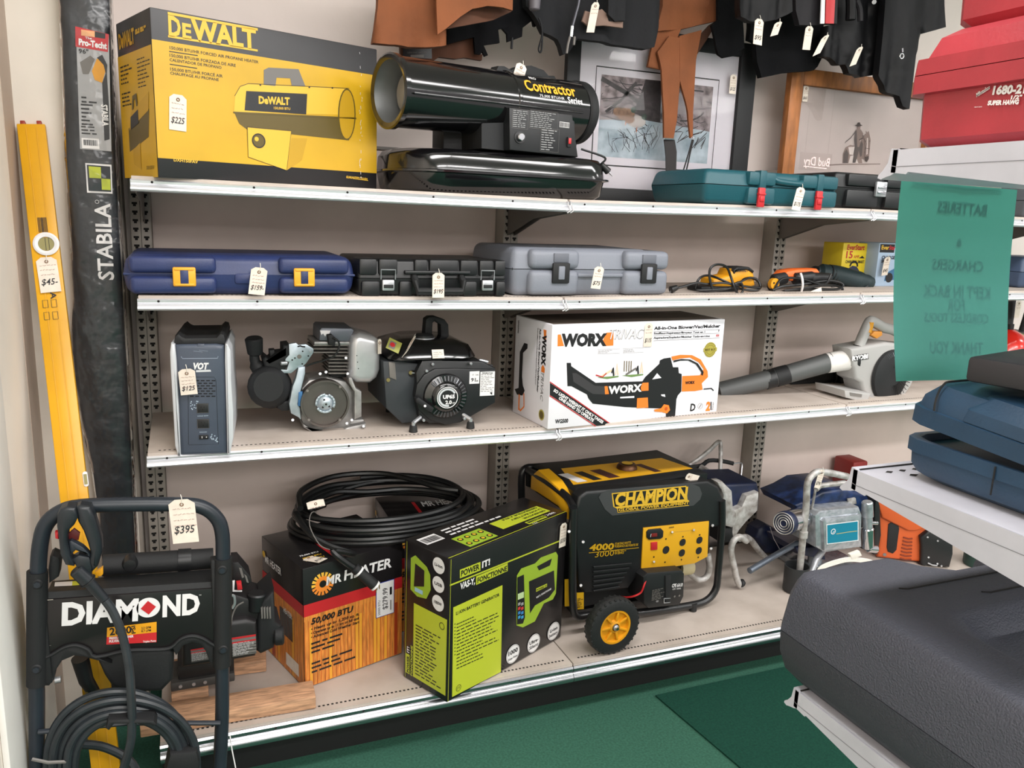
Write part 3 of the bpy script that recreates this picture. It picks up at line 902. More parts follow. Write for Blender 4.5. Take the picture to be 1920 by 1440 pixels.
pp(((1085, 742), (1106, 692), (1124, 668), (1150, 690), (1142, 740), (1122, 800), (1100, 792)), SK2, 4); pp(((1090, 745), (1104, 705), (1112, 720), (1106, 780), (1098, 785)), SK1, 5)
pp(((1118, 690), (1127, 668), (1125, 653), (1133, 663), (1141, 655), (1144, 670), (1150, 700), (1146, 745), (1141, 795), (1131, 811), (1121, 806), (1116, 780), (1121, 740)), SK2, 6)
pp(((1119, 785), (1140, 780), (1140, 796), (1131, 811), (1121, 806)), SK1, 7); pp(((1131, 690), (1137, 690), (1135, 770), (1128, 775)), SK3, 7); pp(((1120, 705), (1126, 703), (1125, 712)), SK1, 7); pp(((1143, 702), (1148, 704), (1145, 712)), SK1, 7)
b.linepx(Fp, k((1120, 740), (1146, 745)), .002, SK1, 8); b.linepx(Fp, k((1118, 692), (1122, 740), (1119, 785)), .002, SK1, 8); b.linepx(Fp, k((1112, 690), (1130, 720), (1118, 765)), .0018, SK1, 8)
pp(((1072, 655), (1082, 646), (1102, 648), (1114, 668), (1110, 690), (1098, 694), (1096, 735), (1072, 740), (1068, 700)), SK2, 5); pp(((1072, 658), (1080, 650), (1084, 735), (1072, 738), (1068, 700)), SK1, 6)
pp(((1072, 735), (1094, 735), (1088, 770), (1074, 814), (1060, 814), (1066, 770)), SK1, 6)
pp(((1080, 630), (1100, 630), (1098, 646), (1090, 652), (1082, 646)), SK2, 6); pp(((1070, 628), (1082, 622), (1085, 613), (1096, 612), (1099, 622), (1110, 628), (1090, 634)), SK1, 7)
b.linepx(Fp, k((1072, 662), (1050, 690), (1028, 708)), .004, SK1, 6); b.linepx(Fp, k((1112, 676), (1112, 690), (1092, 700)), .005, SK1, 7); b.linepx(Fp, k((1028, 706), (1022, 716)), .003, SK1, 6)
b.linepx(Fp, k((940, 826), (1000, 822), (1200, 820)), 0.004, SK2, 2)
T.part('picture_sheet', b, label='pale sheet with a pencil drawing of a rider on a horse')
b = MB(); b.bx(x0 + 0.058, x1 - 0.058, PY - 0.0105, PY - 0.009, zb + 0.058, z1 - 0.058, mat('picture_glass', (255, 255, 255), 0.0, trans=1.0, ior=1.45)); T.part('glazing', b)
# lit sign hung over the shop floor behind the viewer: it shows, reversed, in this glass
GY = PY - 0.0105; NY = -3.5; VY = 2 * GY - NY
na, nb = ay(*k(946, 824), VY), ay(*k(815, 834), VY); nc = ay(*k(880, 785), VY)
NG = Thing('lit_sign', 'small lit beer sign hanging over the aisle, seen only reversed in the rider picture glass', 'sign', (nb.x, NY, nb.z))
NE = mat('sign_glow', (255, 236, 232), 0.5, emit=11.0)
b = MB(XF((na.x, NY, (na.z + nb.z) / 2), (-1, 0, 0), (0, 0, 1))); wN = na.x - nb.x; hN = nc.z - nb.z
b.text('Bud Dry', 0, 0, hN * .8, NE, w=wN, bold=0.0, l=8); b.tube([(wN * .1, -hN * .2, .004), (wN * .98, -hN * .12, .004)], .004, NE, 6); T_ = NG.part('lettering', b, label='glowing white letters')
b = MB(XF((na.x, NY, (na.z + nb.z) / 2), (-1, 0, 0), (0, 0, 1))); b.bx(-.03, wN + .03, -hN * .45, hN * 1.2, -.03, -.002, BLKM, .004); NG.part('back_board', b)
b = MB()
for x in (na.x - .02, nb.x + .02): b.tube([(x, NY - .015, na.z), (x, NY - .015, 3.05)], .003, BLKM, 6)
NG.part('hanger', b)
M = XF(ay(*k(830, 443), PY - 0.012), (1, 0, 0), (0, 0, 1)); tag(T, M, '$65', 0.062, 0.026, 0.0, 2, 'white price tag inside the upper left corner', string=False)


# ------------------------------------------------------------------ plastic tool cases
def case_body(b, w, d, h, m, r=0.02, seam=0.52, top_ins=0.010, lobes=None, seg=3):
    """two clamshell halves with a parting groove; lobes: list of (u0,u1,sink) front recesses"""
    zs = seam * h
    def half(z0, z1, flip):
        bm = bmesh.new(); bmesh.ops.create_cube(bm, size=1.0)
        for v in bm.verts:
            ins = top_ins if ((v.co.z > 0) != flip) else 0.0
            v.co = Vector((v.co.x * (w - 2 * ins) + w / 2, v.co.y * (d - 2 * ins) + d / 2, (z0 + z1) / 2 + v.co.z * (z1 - z0)))
        far = z1 if not flip else z0
        es = [e for e in bm.edges if not all(abs(v.co.z - (z0 if not flip else z1)) < 1e-6 for v in e.verts)]
        bmesh.ops.bevel(bm, geom=es, offset=r, segments=seg, profile=0.5, affect='EDGES')
        b.bmadd(bm, m)
    half(0, zs - 0.0012, True); half(zs + 0.0012, h, False)
    b.bx(0.006, w - 0.006, 0.006, d - 0.006, zs - 0.004, zs + 0.004, BLKM)


# ---- teal case with red latches (top shelf)
k = crop(1200, 0, 2.66667)
TEAL = mat('teal_plastic', (22, 78, 88), 0.45, bump=0.12, bscale=180)
zt = deckz(Z1, 1.9)
T = Thing('tool_case', 'teal plastic tool case with two red latches on the highest shelf', 'tool case', (1.70, -0.010, zt), 0.02)
b = T.mb(); w, d, h = 0.57, 0.33, 0.112
b.push(Matrix.Translation((0, 0, 0)))
case_body(b, w, d, h, TEAL, 0.018, 0.55, 0.012)
for u0, u1 in ((0.17, 0.285), (0.40, 0.56)):
    for z0_, z1_ in ((0.004, 0.060), (0.064, 0.110)): b.bx(u0, u1, -0.012, 0.10, z0_, z1_, TEAL, 0.010)
for u in (0.225, 0.475): b.bx(u - 0.014, u + 0.014, -0.016, 0.02, 0.055, 0.114, TEAL, 0.004)
b.pop(); T.part('shell', b)
b = T.mb(); b.tube([(0.285, 0.0, 0.088), (0.30, -0.006, 0.082), (0.385, -0.006, 0.078), (0.40, 0.0, 0.084)], 0.010, TEAL, 10, smooth=3); T.part('handle', b)
for u in (0.205, 0.455):
    b = T.mb(); b.bx(u, u + 0.027, -0.024, -0.013, -0.006, 0.058, RED, 0.003); b.bx(u + 0.004, u + 0.023, -0.028, -0.022, 0.012, 0.030, RED, 0.003); b.bx(u - 0.001, u + 0.028, -0.027, -0.012, 0.034, 0.040, RED, 0.002)
    T.part('latch', b, label='red latch')
M = XF(ay(*k(803, 955), -0.035), (0.97, 0, -0.12), (0.22, 0, 0.97)); tag(T, M, '$175', 0.078, 0.036, 0.1, 3, 'cream price tag reading $175')

# ---- black case behind it
T = Thing('tool_case', 'black tool case with a steel latch beside the teal case, under the rider picture', 'tool case', (2.27, 0.02, deckz(Z1, 2.6)))
b = T.mb(); w, d, h = 0.56, 0.34, 0.125
case_body(b, w, d, h, BLK, 0.012, 0.58, 0.008)
for u0, u1 in ((0.05, 0.20), (0.235, 0.36), (0.42, 0.54)): b.bx(u0, u1, -0.012, 0.06, 0.006, 0.066, BLK, 0.008); b.bx(u0, u1, -0.012, 0.06, 0.078, 0.120, BLK, 0.006)
T.part('shell', b)
b = T.mb(); b.bx(0.175, 0.225, -0.022, -0.010, 0.045, 0.098, STEEL, 0.003); b.bx(0.180, 0.220, -0.026, -0.02, 0.055, 0.066, CHROME, 0.002); b.bx(0.180, 0.220, -0.026, -0.02, 0.074, 0.082, CHROME, 0.002); T.part('latch', b, label='steel latch')
b = T.mb(); b.tube([(0.37, 0.0, 0.072), (0.37, -0.03, 0.05), (0.38, -0.035, 0.02), (0.53, -0.035, 0.02), (0.54, -0.03, 0.05), (0.54, 0, 0.072)], 0.009, BLKM, 8); T.part('handle', b)

# ---- grey case far right of the top shelf
T = Thing('tool_case', 'grey plastic case seen past the right edge of the green sheet, highest shelf', 'tool case', (3.28, 0.03, deckz(Z1, 3.4)))
b = T.mb(); case_body(b, 0.36, 0.30, 0.13, mat('dark_grey_plastic', (84, 88, 94), 0.5), 0.015); T.part('shell', b)
b = T.mb(); b.bx(0.10, 0.14, -0.010, 0.004, 0.04, 0.09, BLKM, 0.003); T.part('latch', b)

# ================================================================== SECOND SHELF
k = crop(200, 420, 2.66667)
NAVY = mat('navy_plastic', (40, 52, 96), 0.42, var=0.12, vscale=10, bump=0.1, bscale=200)
LATY = mat('latch_yellow', (238, 168, 40), 0.45)
T = Thing('tool_case', 'navy blue plastic tool case with two yellow latches on the second shelf', 'tool case', (-0.030, 0.012, deckz(Z2, 0.2)))
b = T.mb(); w, d, h = 0.595, 0.36, 0.106
case_body(b, w, d, h, NAVY, 0.026, 0.52, 0.008, seg=4)
b.bx(0.0, w, 0.0, 0.02, 0.052, 0.0595, NAVY, 0.004)
for u0, u1 in ((0.015, 0.225), (0.385, 0.575)):
    b.bx(u0, u1, -0.016, 0.12, 0.006, 0.051, NAVY, 0.014, 3); b.bx(u0, u1, -0.016, 0.12, 0.060, 0.103, NAVY, 0.012, 3)
b.bx(0.27, 0.345, -0.004, 0.06, 0.03, 0.06, NAVY, 0.008)
T.part('shell', b)
for u in (0.118, 0.423):
    b = T.mb(); b.bx(u, u + 0.056, -0.025, -0.015, 0.026, 0.076, LATY, 0.004); b.bx(u + 0.018, u + 0.038, -0.0268, -0.02, 0.033, 0.069, NAVY, 0.002); b.bx(u + 0.004, u + 0.052, -0.0275, -0.02, 0.028, 0.034, LATY, 0.002); b.bx(u + 0.004, u + 0.052, -0.0275, -0.02, 0.068, 0.074, LATY, 0.002)
    T.part('latch', b, label='yellow latch')
M = XF(ay(*k(762, 240), -0.010), (0.98, 0, -0.10), (0.14, 0, 0.98)); tag(T, M, '$159-', 0.073, 0.042, 0.1, 4, 'white price tag reading $159', seed=2)

T = Thing('tool_case', 'black ribbed tool case with steel latches between the navy and grey cases', 'tool case', (0.572, 0.018, deckz(Z2, 0.8)), 0.0)
b = T.mb(); w, d, h = 0.455, 0.33, 0.105
case_body(b, w, d, h, BLK, 0.010, 0.50, 0.006)
for u0, u1 in ((0.004, 0.055), (0.06, 0.115), (0.165, 0.205), (0.21, 0.30), (0.305, 0.36), (0.365, 0.41), (0.415, 0.450)):
    b.bx(u0, u1, -0.008, 0.10, 0.062, 0.108, BLK, 0.006)
for u0, u1 in ((0.01, 0.065), (0.12, 0.16), (0.315, 0.36), (0.42, 0.452)): b.bx(u0, u1, -0.009, 0.06, 0.0, 0.046, BLK, 0.008)
b.bx(0.135, 0.335, -0.014, 0.02, 0.066, 0.076, BLK, 0.003)
T.part('shell', b)
for u in (0.068, 0.372):
    b = T.mb(); b.bx(u, u + 0.036, -0.018, -0.006, 0.018, 0.050, STEEL, 0.004); b.bx(u + 0.004, u + 0.032, -0.0195, -0.01, 0.026, 0.036, BLKM, 0.001); b.tube([(u - 0.003, -0.012, 0.05), (u - 0.003, -0.014, 0.078), (u + 0.039, -0.014, 0.078), (u + 0.039, -0.012, 0.05)], 0.002, STEEL, 6); T.part('latch', b, label='steel latch')
b = T.mb(); b.tube([(0.165, 0.0, 0.060), (0.165, -0.022, 0.045), (0.170, -0.026, 0.018), (0.305, -0.026, 0.018), (0.31, -0.022, 0.045), (0.31, 0.0, 0.060)], 0.0105, BLKM, 10, smooth=0); T.part('handle', b)
M = XF(ay(*k(1659, 265), -0.018), (1, 0, 0), (0, 0, 1)); tag(T, M, '$195', 0.072, 0.036, 0.05, 4, 'cream price tag reading $195', seed=5)

k = crop(860, 420, 3.0968)
GRYC = mat('grey_plastic', (122, 126, 136), 0.5, bump=0.12, bscale=200)
T = Thing('tool_case', 'grey plastic tool case with black latches on the second shelf', 'tool case', (1.050, 0.035, deckz(Z2, 1.3)), 0.03)
b = T.mb(); w, d, h = 0.51, 0.36, 0.150
case_body(b, w, d, h, GRYC, 0.022, 0.56, 0.008, seg=4)
for u0, u1 in ((0.055, 0.23), (0.395, 0.568)):
    b.bx(u0, u1, -0.020, 0.14, 0.004, 0.082, GRYC, 0.018, 3); b.bx(u0, u1, -0.020, 0.14, 0.086, 0.146, GRYC, 0.018, 3)
b.bx(0.23, 0.40, -0.006, 0.1, 0.060, 0.072, GRYC, 0.004)
T.part('shell', b)
for u in (0.130, 0.455):
    b = T.mb(); b.bx(u, u + 0.060, -0.0285, -0.018, 0.042, 0.106, BLKM, 0.004); b.bx(u + 0.019, u + 0.041, -0.0315, -0.02, 0.054, 0.096, GRYC, 0.003); b.bx(u + 0.004, u + 0.056, -0.024, -0.018, 0.108, 0.135, mat('grey_plastic_dark', (98, 101, 110), 0.5), 0.001)
    T.part('latch', b, label='black latch with a grey button')
M = XF(ay(*k(815, 270), -0.006), (0.98, 0, -0.10), (0.17, 0, 0.98)); tag(T, M, '$75', 0.070, 0.034, 0.05, 2, 'white price tag on the grey case', seed=8)

# ---- yellow sander with a coiled cord
k = crop(1240, 420, 2.8235)
zt = deckz(Z2, 1.9)
T = Thing('corded_sander', 'small yellow power sander wrapped in its black cord on the second shelf', 'power tool', (1.90, 0.12, zt))
q = lambda x, y, Y=0.12: tuple(ay(*k(x, y), Y))
b = MB(); FS = XF((0, 0.16, 0), (1, 0, 0), (0, 0, 1))
b.world(FS)
b.prism([uv(FS, *k(*p)) for p in ((238, 320), (245, 288), (330, 268), (345, 236), (380, 226), (440, 228), (462, 260), (470, 322), (420, 340), (260, 340))], -0.04, 0.035, TOOLY, 0.014, 3); b.pop()
T.part('housing', b)
b = MB(); b.world(FS); b.prism([uv(FS, *k(*p)) for p in ((344, 240), (366, 224), (432, 224), (458, 244), (452, 256), (420, 238), (376, 236), (352, 262))], -0.035, 0.04, BLKM, 0.006); b.text('DEWALT', *uv(FS, *k(362, 248)), 0.010, PBLK, w=0.05, bold=0.02, l=92); b.pop(); T.part('grip', b, label='black rubber grip')
b = MB(); b.bx(1.80, 1.96, 0.10, 0.19, zt, zt + 0.018, BLKM, 0.004); T.part('sanding_pad', b)
b = MB()
b.tube([q(50, 350, .08), q(120, 330, .08), q(185, 312, .08), q(240, 318, .08), q(330, 312, .07), q(440, 330, .07), q(520, 335, .09), q(500, 290, .1), q(440, 290, .1), q(400, 330, .08), q(300, 345, .07), q(200, 350, .08), q(170, 345, .1)], 0.0042, CABLE, 7, smooth=5)
b.tube([q(180, 345), q(200, 290), q(250, 272), q(330, 300, .08), q(430, 345, .07), q(510, 350, .08), q(525, 320), q(480, 285), q(430, 300, .08), q(360, 340, .07), q(250, 355, .08), q(190, 350, .09)], 0.0042, CABLE, 7, smooth=5)
b.tube([q(270, 345, .07), q(255, 280, .07), q(262, 232, .07), q(300, 214, .07), q(345, 228, .07), q(368, 280, .07), q(385, 330, .06), q(410, 375, .06), q(432, 350, .06), q(420, 310, .06), q(385, 318, .06)], 0.0044, CABLE, 7, smooth=5)
b.cyl(q(85, 335, .08), q(48, 350, .08), 0.009, CABLE, 12, 0.013, 0.002)
for dx in (0, 8): b.cyl(q(50 + dx, 352, .08), q(46 + dx, 376, .08), 0.0015, STEEL, 6)
T.part('power_cord', b, label='black cord wound around the tool')

# ---- orange and black corded tool
T = Thing('corded_saw', 'orange and black corded power tool zip-tied into a bundle on the second shelf', 'power tool', (2.22, 0.12, deckz(Z2, 2.2)))
FS = XF((0, 0.15, 0), (1, 0, 0), (0, 0, 1)); OTL = mat('tool_orange', (226, 104, 40), 0.45)
b = MB(FS); b.prism([uv(FS, *k(*p)) for p in ((618, 270), (640, 246), (700, 236), (800, 234), (812, 250), (808, 272), (720, 282), (704, 300), (660, 300))], -0.03, 0.03, OTL, 0.010); T.part('housing', b, label='orange housing')
b = MB(); b.cyl(q(700, 290, .12), q(800, 280, .12), 0.022, BLK, 16, None, 0.005); b.cyl(q(780, 290, .12), q(890, 285, .13), 0.026, BLK, 16, 0.018, 0.005); b.cyl(q(590, 300, .13), q(660, 285, .13), 0.024, BLKM, 16, 0.022, 0.006); T.part('motor_body', b, label='black motor body and handle')
b = MB(); b.world(XF(ay(*k(603, 318), 0.095), (1, 0, 0), (0, 0, 1))); b.prism([(0.019 * cos(2 * pi * i / 16), 0.021 * sin(2 * pi * i / 16)) for i in range(16)], 0, -0.02, TOOLY, 0.003)
for a in range(3): b.disc(0.008 * cos(a * 2.1 + .5), 0.008 * sin(a * 2.1 + .5), 0.0035, PBLK, 3, 10)
b.pop(); T.part('plug_face', b, label='round yellow plug face')
b = MB()
b.tube([q(580, 300), q(565, 330), q(600, 360), q(700, 350, .08), q(800, 345, .08), q(930, 345, .08), q(960, 320, .09), q(890, 300, .09), q(740, 320, .08), q(640, 330, .08), q(590, 350, .09)], 0.005, CABLE, 7, smooth=5)
b.tube([q(585, 340, .1), q(620, 372, .1), q(740, 366, .09), q(850, 362, .1), q(955, 360, .1), q(940, 330, .1), q(850, 325, .08), q(760, 340, .07), q(650, 355, .08)], 0.005, CABLE, 7, smooth=5)
b.tube([q(600, 345, .09), q(640, 290, .09), q(740, 290, .08), q(860, 320, .08), q(900, 265, .09)], 0.0045, CABLE, 7, smooth=5)
T.part('power_cord', b)
b = MB(); b.tube([q(738, 262, .075), q(746, 290, .06), q(748, 330, .058), q(738, 366, .075)], 0.0042, WHT, 6, smooth=4); T.part('cable_tie', b, label='white cable tie')
b = MB(); b.box(q(820, 358, .065), (0.05, 0.0012, 0.018), TAGM, 0, R=Euler((0, radians(-18), 0)).to_matrix()); T.part('price_tag', b, label='small cream tag lying against the cord')

# ---- dark teal grinder
T = Thing('angle_grinder', 'dark green-black barrel grip power tool lying right of the orange tool', 'power tool', (2.5, 0.2, deckz(Z2, 2.5)))
DG = mat('dark_teal_rubber', (28, 46, 50), 0.55, bump=0.2, bscale=140)
b = MB(); b.tube([q(810, 250, .26), q(860, 258, .25), q(940, 270, .24), q(1010, 290, .23), q(1080, 306, .22), q(1105, 312, .22)], [0.022, 0.034, 0.036, 0.036, 0.036, 0.030, 0.026], DG, 14, smooth=4)
for t in range(7): b.torus(Vector(q(880 + 14 * t, 262 + 4 * t, .245)), (1, -0.06, -0.22), 0.034, 0.003, BLKM, 18, 6)
T.part('body', b)
b = MB(); b.cyl(q(820, 262, .25), q(790, 250, .26), 0.03, BLK, 16, 0.024, 0.004); T.part('gear_head', b)
b = MB(); b.tube([q(1090, 330, .2), q(1040, 352, .2), q(960, 350, .2), q(900, 340, .2)], 0.006, CABLE, 8, smooth=4); T.part('power_cord', b)

# ---- charger cartons
def charger(px0, px1, pyt, Y, w, label, m, blue):
    z = deckz(Z2, 2.7)
    p = ay(px0, 500, Y); t = ay(px0, pyt, Y); W_ = LR((p.x, Y, z), 0.02)
    b = carton_mb(W_, w, 0.11, t.z - z, m); h = t.z - z
    b.world(FR(W_, 0, 0, 0, 'front'))
    if not blue:
        b.text('EverStart', 0.02, h * 0.84, 0.020, RED, w=w * 0.7, bold=0.03, shear=0.1); b.text('15', 0.02, h * 0.64, 0.028, RED, w=0.035, bold=0.02); b.text('AMP', 0.062, h * 0.64, 0.012, RED, w=0.03); b.poly([(w * .66, h * .64), (w * .9, h * .64), (w * .8, h * .7)], PBLK, 2)
        b.text('CHARGEUR SMART', 0.02, h * 0.52, 0.012, PBLK, w=w * 0.75, bold=0.02)
        b.poly([(w * .24, h * .2), (w * .3, h * .4), (w * .45, h * .46), (w * .62, h * .44), (w * .74, h * .34), (w * .78, h * .2)], mat('print_navy', (48, 52, 78), .4), 2); b.ring(w * .5, h * .44, .016, .024, PBLK, 2, 0, pi); b.disc(w * .38, h * .24, .014, PBLK, 3); b.disc(w * .66, h * .24, .014, PBLK, 3)
    else:
        b.rect(0.004, h * .78, w * .34, h * .97, PBLK, 1); b.text('Ever', 0.012, h * .85, 0.016, YELP, w=0.042, bold=.03); b.text('Start', 0.055, h * .85, 0.016, RED, w=0.042, bold=.03)
        b.text('CHARGEUR', 0.02, h * .63, 0.013, PBLK, w=w * .4, bold=.03); b.text('SMART', 0.02, h * .55, 0.011, PBLK, w=w * .2, bold=.03)
        b.poly([(w * .2, h * .12), (w * .22, h * .3), (w * .4, h * .42), (w * .7, h * .42), (w * .8, h * .2)], mat('print_blue', (60, 110, 150), .4), 2); b.disc(w * .3, h * .2, .02, PBLK, 3)
    b.pop()
    return solid('charger_carton', label, 'carton', b, (p.x, Y, z), 0.02, 'battery charger cartons on the second shelf')


charger(1577, 1640, 455, 0.30, 0.136, 'yellow battery charger carton behind the bundled power tools', mat('carton_lemon', (228, 200, 40), .45), False)
C = charger(1644, 1740, 455, 0.24, 0.25, 'pale blue battery charger carton half hidden by the green sheet', mat('carton_paleblue', (168, 190, 214), .45), True)
tag(C, XF(ay(*k(1196, 190), 0.22), (0.98, 0, 0.1), (0.12, 0, 0.98)), '$45', 0.075, 0.032, 0.1, 2, 'cream price tag on the pale blue carton')
T = Thing('tool_case', 'dark blue case seen past the right edge of the green sheet, second shelf', 'tool case', (3.42, 0.10, deckz(Z2, 3.5)))
b = T.mb(); case_body(b, 0.34, 0.28, 0.13, mat('slate_blue_plastic', (62, 78, 104), 0.5), 0.015); T.part('shell', b)
b = T.mb(); b.tube([(0.035, -0.05, 0.085), (0.03, -0.06, 0.03), (0.05, -0.07, 0.012), (0.12, -0.07, 0.010)], 0.005, STEEL, 8, smooth=4); T.part('wire_handle', b, label='bent steel wire handle')


# ================================================================== THIRD SHELF
SLATE = mat('slate_plastic', (70, 78, 92), 0.35, var=0.06, vscale=10); SILV = mat('silver_plastic', (206, 208, 212), 0.35, 0.2)
# ---- grey portable power unit
k = crop(300, 600, 5.3333)
zt = deckz(Z3, 0.15)
T = Thing('power_unit', 'grey upright portable power unit with silver side panels and two sockets', 'generator', (0.076, -0.003, zt), -0.10)
Fv = FR(T.W, 0, 0, 0, 'front')
b = T.mb(); D = 0.26
q = [uv(Fv, *k(*p)) for p in ((205, 1360), (670, 1340), (660, 700), (645, 300), (640, 255), (560, 240), (230, 245), (150, 250), (165, 500), (190, 900))]
b.world(Fv); b.prism(q, -D, 0.0, SLATE, 0.010, 3); b.pop(); T.part('body', b)
b = MB(Fv); q = [uv(Fv, *k(*p)) for p in ((135, 250), (145, 165), (180, 140), (215, 170), (250, 185), (560, 180), (600, 140), (640, 150), (655, 200), (650, 250), (500, 262), (240, 262))]
b.prism(q, -D + 0.01, -0.008, BLKM, 0.006); q = [uv(Fv, *k(*p)) for p in ((355, 270), (375, 240), (440, 240), (460, 270), (440, 290), (370, 290))]; b.prism(q, -0.06, -0.001, SLATE, 0.003); T.part('top_handle', b, label='black carry handle moulded across the top')
for s_ in (0, 1):
    pl = ((110, 230), (150, 240), (165, 380), (190, 900), (208, 1360), (185, 1368), (150, 1260), (130, 900), (105, 500), (98, 320)) if s_ == 0 else ((650, 245), (672, 225), (708, 300), (715, 600), (735, 900), (735, 1180), (700, 1340), (672, 1345), (662, 900), (648, 400))
    b = MB(Fv); b.prism([uv(Fv, *k(*p)) for p in pl], -D + 0.005, 0.004, SILV, 0.005); T.part('side_panel', b, label='silver side panel')
b = MB(Fv); LG = mat('slate_print', (132, 142, 158), 0.4); LB = mat('print_iceblue', (170, 186, 200), 0.4)
b.textpx(Fv, 'VOT', k(335, 490), k(490, 490), 11, WHT, 0.05, 0.25); b.polypx(Fv, k((360, 500), (505, 496), (512, 516), (360, 522)), SILV, 2)
b.linepx(Fv, k((212, 365), (225, 385), (575, 382), (582, 362)), 0.002, LG, 2)
b.linepx(Fv, k((285, 1245), (282, 600), (300, 570), (540, 570), (560, 600), (585, 1240), (290, 1248)), 0.0008, SLOT, 2)
for r_ in range(7):
    for c_ in range(5):
        x = 300 + c_ * 54 + (r_ % 2) * 27; y = 605 + r_ * 26
        if x < 520: b.polypx(Fv, k((x, y - 4), (x + 38, y - 4), (x + 38, y + 6), (x, y + 6)), SLOT, 2)
for cx_, cy_ in ((395, 300), (450, 292)): b.linepx(Fv, k((cx_ - 60, cy_ + 10), (cx_ + 30, cy_ + 20)), 0.001, LG, 2)
rnd = random.Random(1)
for (ox, oy) in ((300, 810), (490, 1140)):
    for i in range(14):
        x, y = ox + rnd.uniform(0, 80), oy + rnd.uniform(0, 85); b.polypx(Fv, k((x, y), (x + 10, y - 5), (x + 12, y + 6), (x + 3, y + 9)), LB, 2)
b.textpx(Fv, 'SURGE 450W', k(375, 965), k(485, 960), 1.6, LB, 0.02); b.textpx(Fv, 'ON/OFF', k(395, 1126), k(470, 1124), 1.6, LB, 0.02)
T.part('front_print', b, label='white lettering, vent slots and flecks on the front')
for (x0, y0, x1, y1) in ((370, 832, 484, 930), (374, 988, 490, 1084)):
    b = MB(Fv); a_ = uv(Fv, *k(x0, y1)); c_ = uv(Fv, *k(x1, y0)); cx_, cy_ = (a_[0] + c_[0]) / 2, (a_[1] + c_[1]) / 2
    b.prism([a_, (c_[0], a_[1]), c_, (a_[0], c_[1])], 0, 0.002, BLK, 0.001)
    for dx in (-0.004, 0.004): b.rect(cx_ + dx - 0.0007, cy_ + 0.001, cx_ + dx + 0.0007, cy_ + 0.005, SLOT, 6)
    b.disc(cx_, cy_ - 0.004, 0.0016, SLOT, 6, 10); b.line([(a_[0] + .001, a_[1] + .001), (c_[0] - .001, a_[1] + .001), (c_[0] - .001, c_[1] - .001), (a_[0] + .001, c_[1] - .001), (a_[0] + .001, a_[1] + .001)], 0.0006, PGRY, 6)
    T.part('socket', b, label='black three-pin socket')
b = MB(Fv); a_ = uv(Fv, *k(392, 1192)); c_ = uv(Fv, *k(484, 1146)); b.prism([a_, (c_[0], a_[1]), c_, (a_[0], c_[1])], 0, 0.003, BLK, 0.001); b.rect(a_[0] + .007, a_[1] + .003, a_[0] + .0085, c_[1] - .003, WHT, 8); b.disc(c_[0] - .005, (a_[1] + c_[1]) / 2, .0014, WHT, 8, 10); T.part('power_switch', b)
M = Fv @ Matrix.Translation((*uv(Fv, *k(272, 525)), 0.012)) @ Matrix.Rotation(radians(4), 4, 'Z'); tag(T, M, '$125', 0.070, 0.042, 0.0, 4, 'white price tag reading $125', seed=11)

# ---- bare small engine
k = crop(430, 600, 6.4)
zt = deckz(Z3, 0.5)
T = Thing('small_engine', 'bare petrol engine with a steel flywheel and black air intake on the third shelf', 'engine', (0.55, 0.20, zt))
FE = lambda Y: XF((0, Y, 0), (1, 0, 0), (0, 0, 1))
def pr(b, pts, Y0, Y1, m, bev=0.004, seg=2, zmin=0.0):
    """outline traced on the plane y=Y0 and extruded back to Y1"""
    F_ = FE(Y0); b.world(F_); b.prism([(u_, max(v_, zmin)) for u_, v_ in (uv(F_, *k(*p)) for p in pts)], -(Y1 - Y0), 0.0, m, bev, seg); b.pop()
c0 = ay(*k(1150, 1005), 0.115); R_ = (ay(*k(1440, 1005), 0.115) - c0).length
FLY = mat('flywheel_steel', (112, 104, 100), 0.38, 0.85, var=0.1, vscale=9)
b = MB(); b.lathe([(0, 0.0), (R_ * .34, 0.0), (R_ * .36, 0.004), (R_ * .90, 0.004), (R_ * .92, -0.003), (R_, -0.003), (R_, 0.03), (0, 0.03)], FLY, c0, (0, 1, 0), 48)
for a in (0.85, 2.45, 3.9, 5.4): b.cyl(c0 + Vector((cos(a) * R_ * .93, -0.004, sin(a) * R_ * .93)), c0 + Vector((cos(a) * R_ * .93, 0.002, sin(a) * R_ * .93)), 0.0042, BRKT, 12)
T.part('flywheel', b)
b = MB(); o = c0 + Vector((0.0, 0, 0.002)); b.lathe([(0, -0.012), (0.010, -0.012), (0.018, -0.008), (0.021, -0.004), (0.026, 0.0)], ZINC, o, (0, 1, 0), 30)
for i in range(18):
    a = 2 * pi * i / 18
    if i % 6 != 4: b.box(o + Vector((cos(a) * 0.027, -0.003, sin(a) * 0.027)), (0.006, 0.006, 0.010), ZINC, 0.001, R=Euler((0, -a, 0)).to_matrix())
b.cyl(o + Vector((0, -0.016, 0)), o + Vector((0, -0.01, 0)), 0.006, STEEL, 16)
for a in (1.9, 4.0, 5.6): b.cyl(o + Vector((cos(a) * .013, -0.0115, sin(a) * .013)), o + Vector((cos(a) * .013, -0.009, sin(a) * .013)), 0.0032, SLOT, 10)
b.cyl(o + Vector((0, -0.0168, 0)), o + Vector((0, -0.015, 0)), 0.003, SLOT, 12)
T.part('starter_cup', b, label='bright zinc starter cup with toothed rim')
b = MB(); pr(b, ((850, 1150), (870, 820), (960, 720), (1180, 690), (1400, 740), (1500, 860), (1510, 1150), (1440, 1280), (1250, 1340), (1000, 1330), (880, 1240)), 0.15, 0.26, ALU, 0.006)
pr(b, ((1500, 860), (1440, 760), (1430, 690), (1470, 690), (1520, 820), (1588, 860), (1590, 1160), (1500, 1200), (1500, 1150)), 0.12, 0.16, ALU, 0.004)
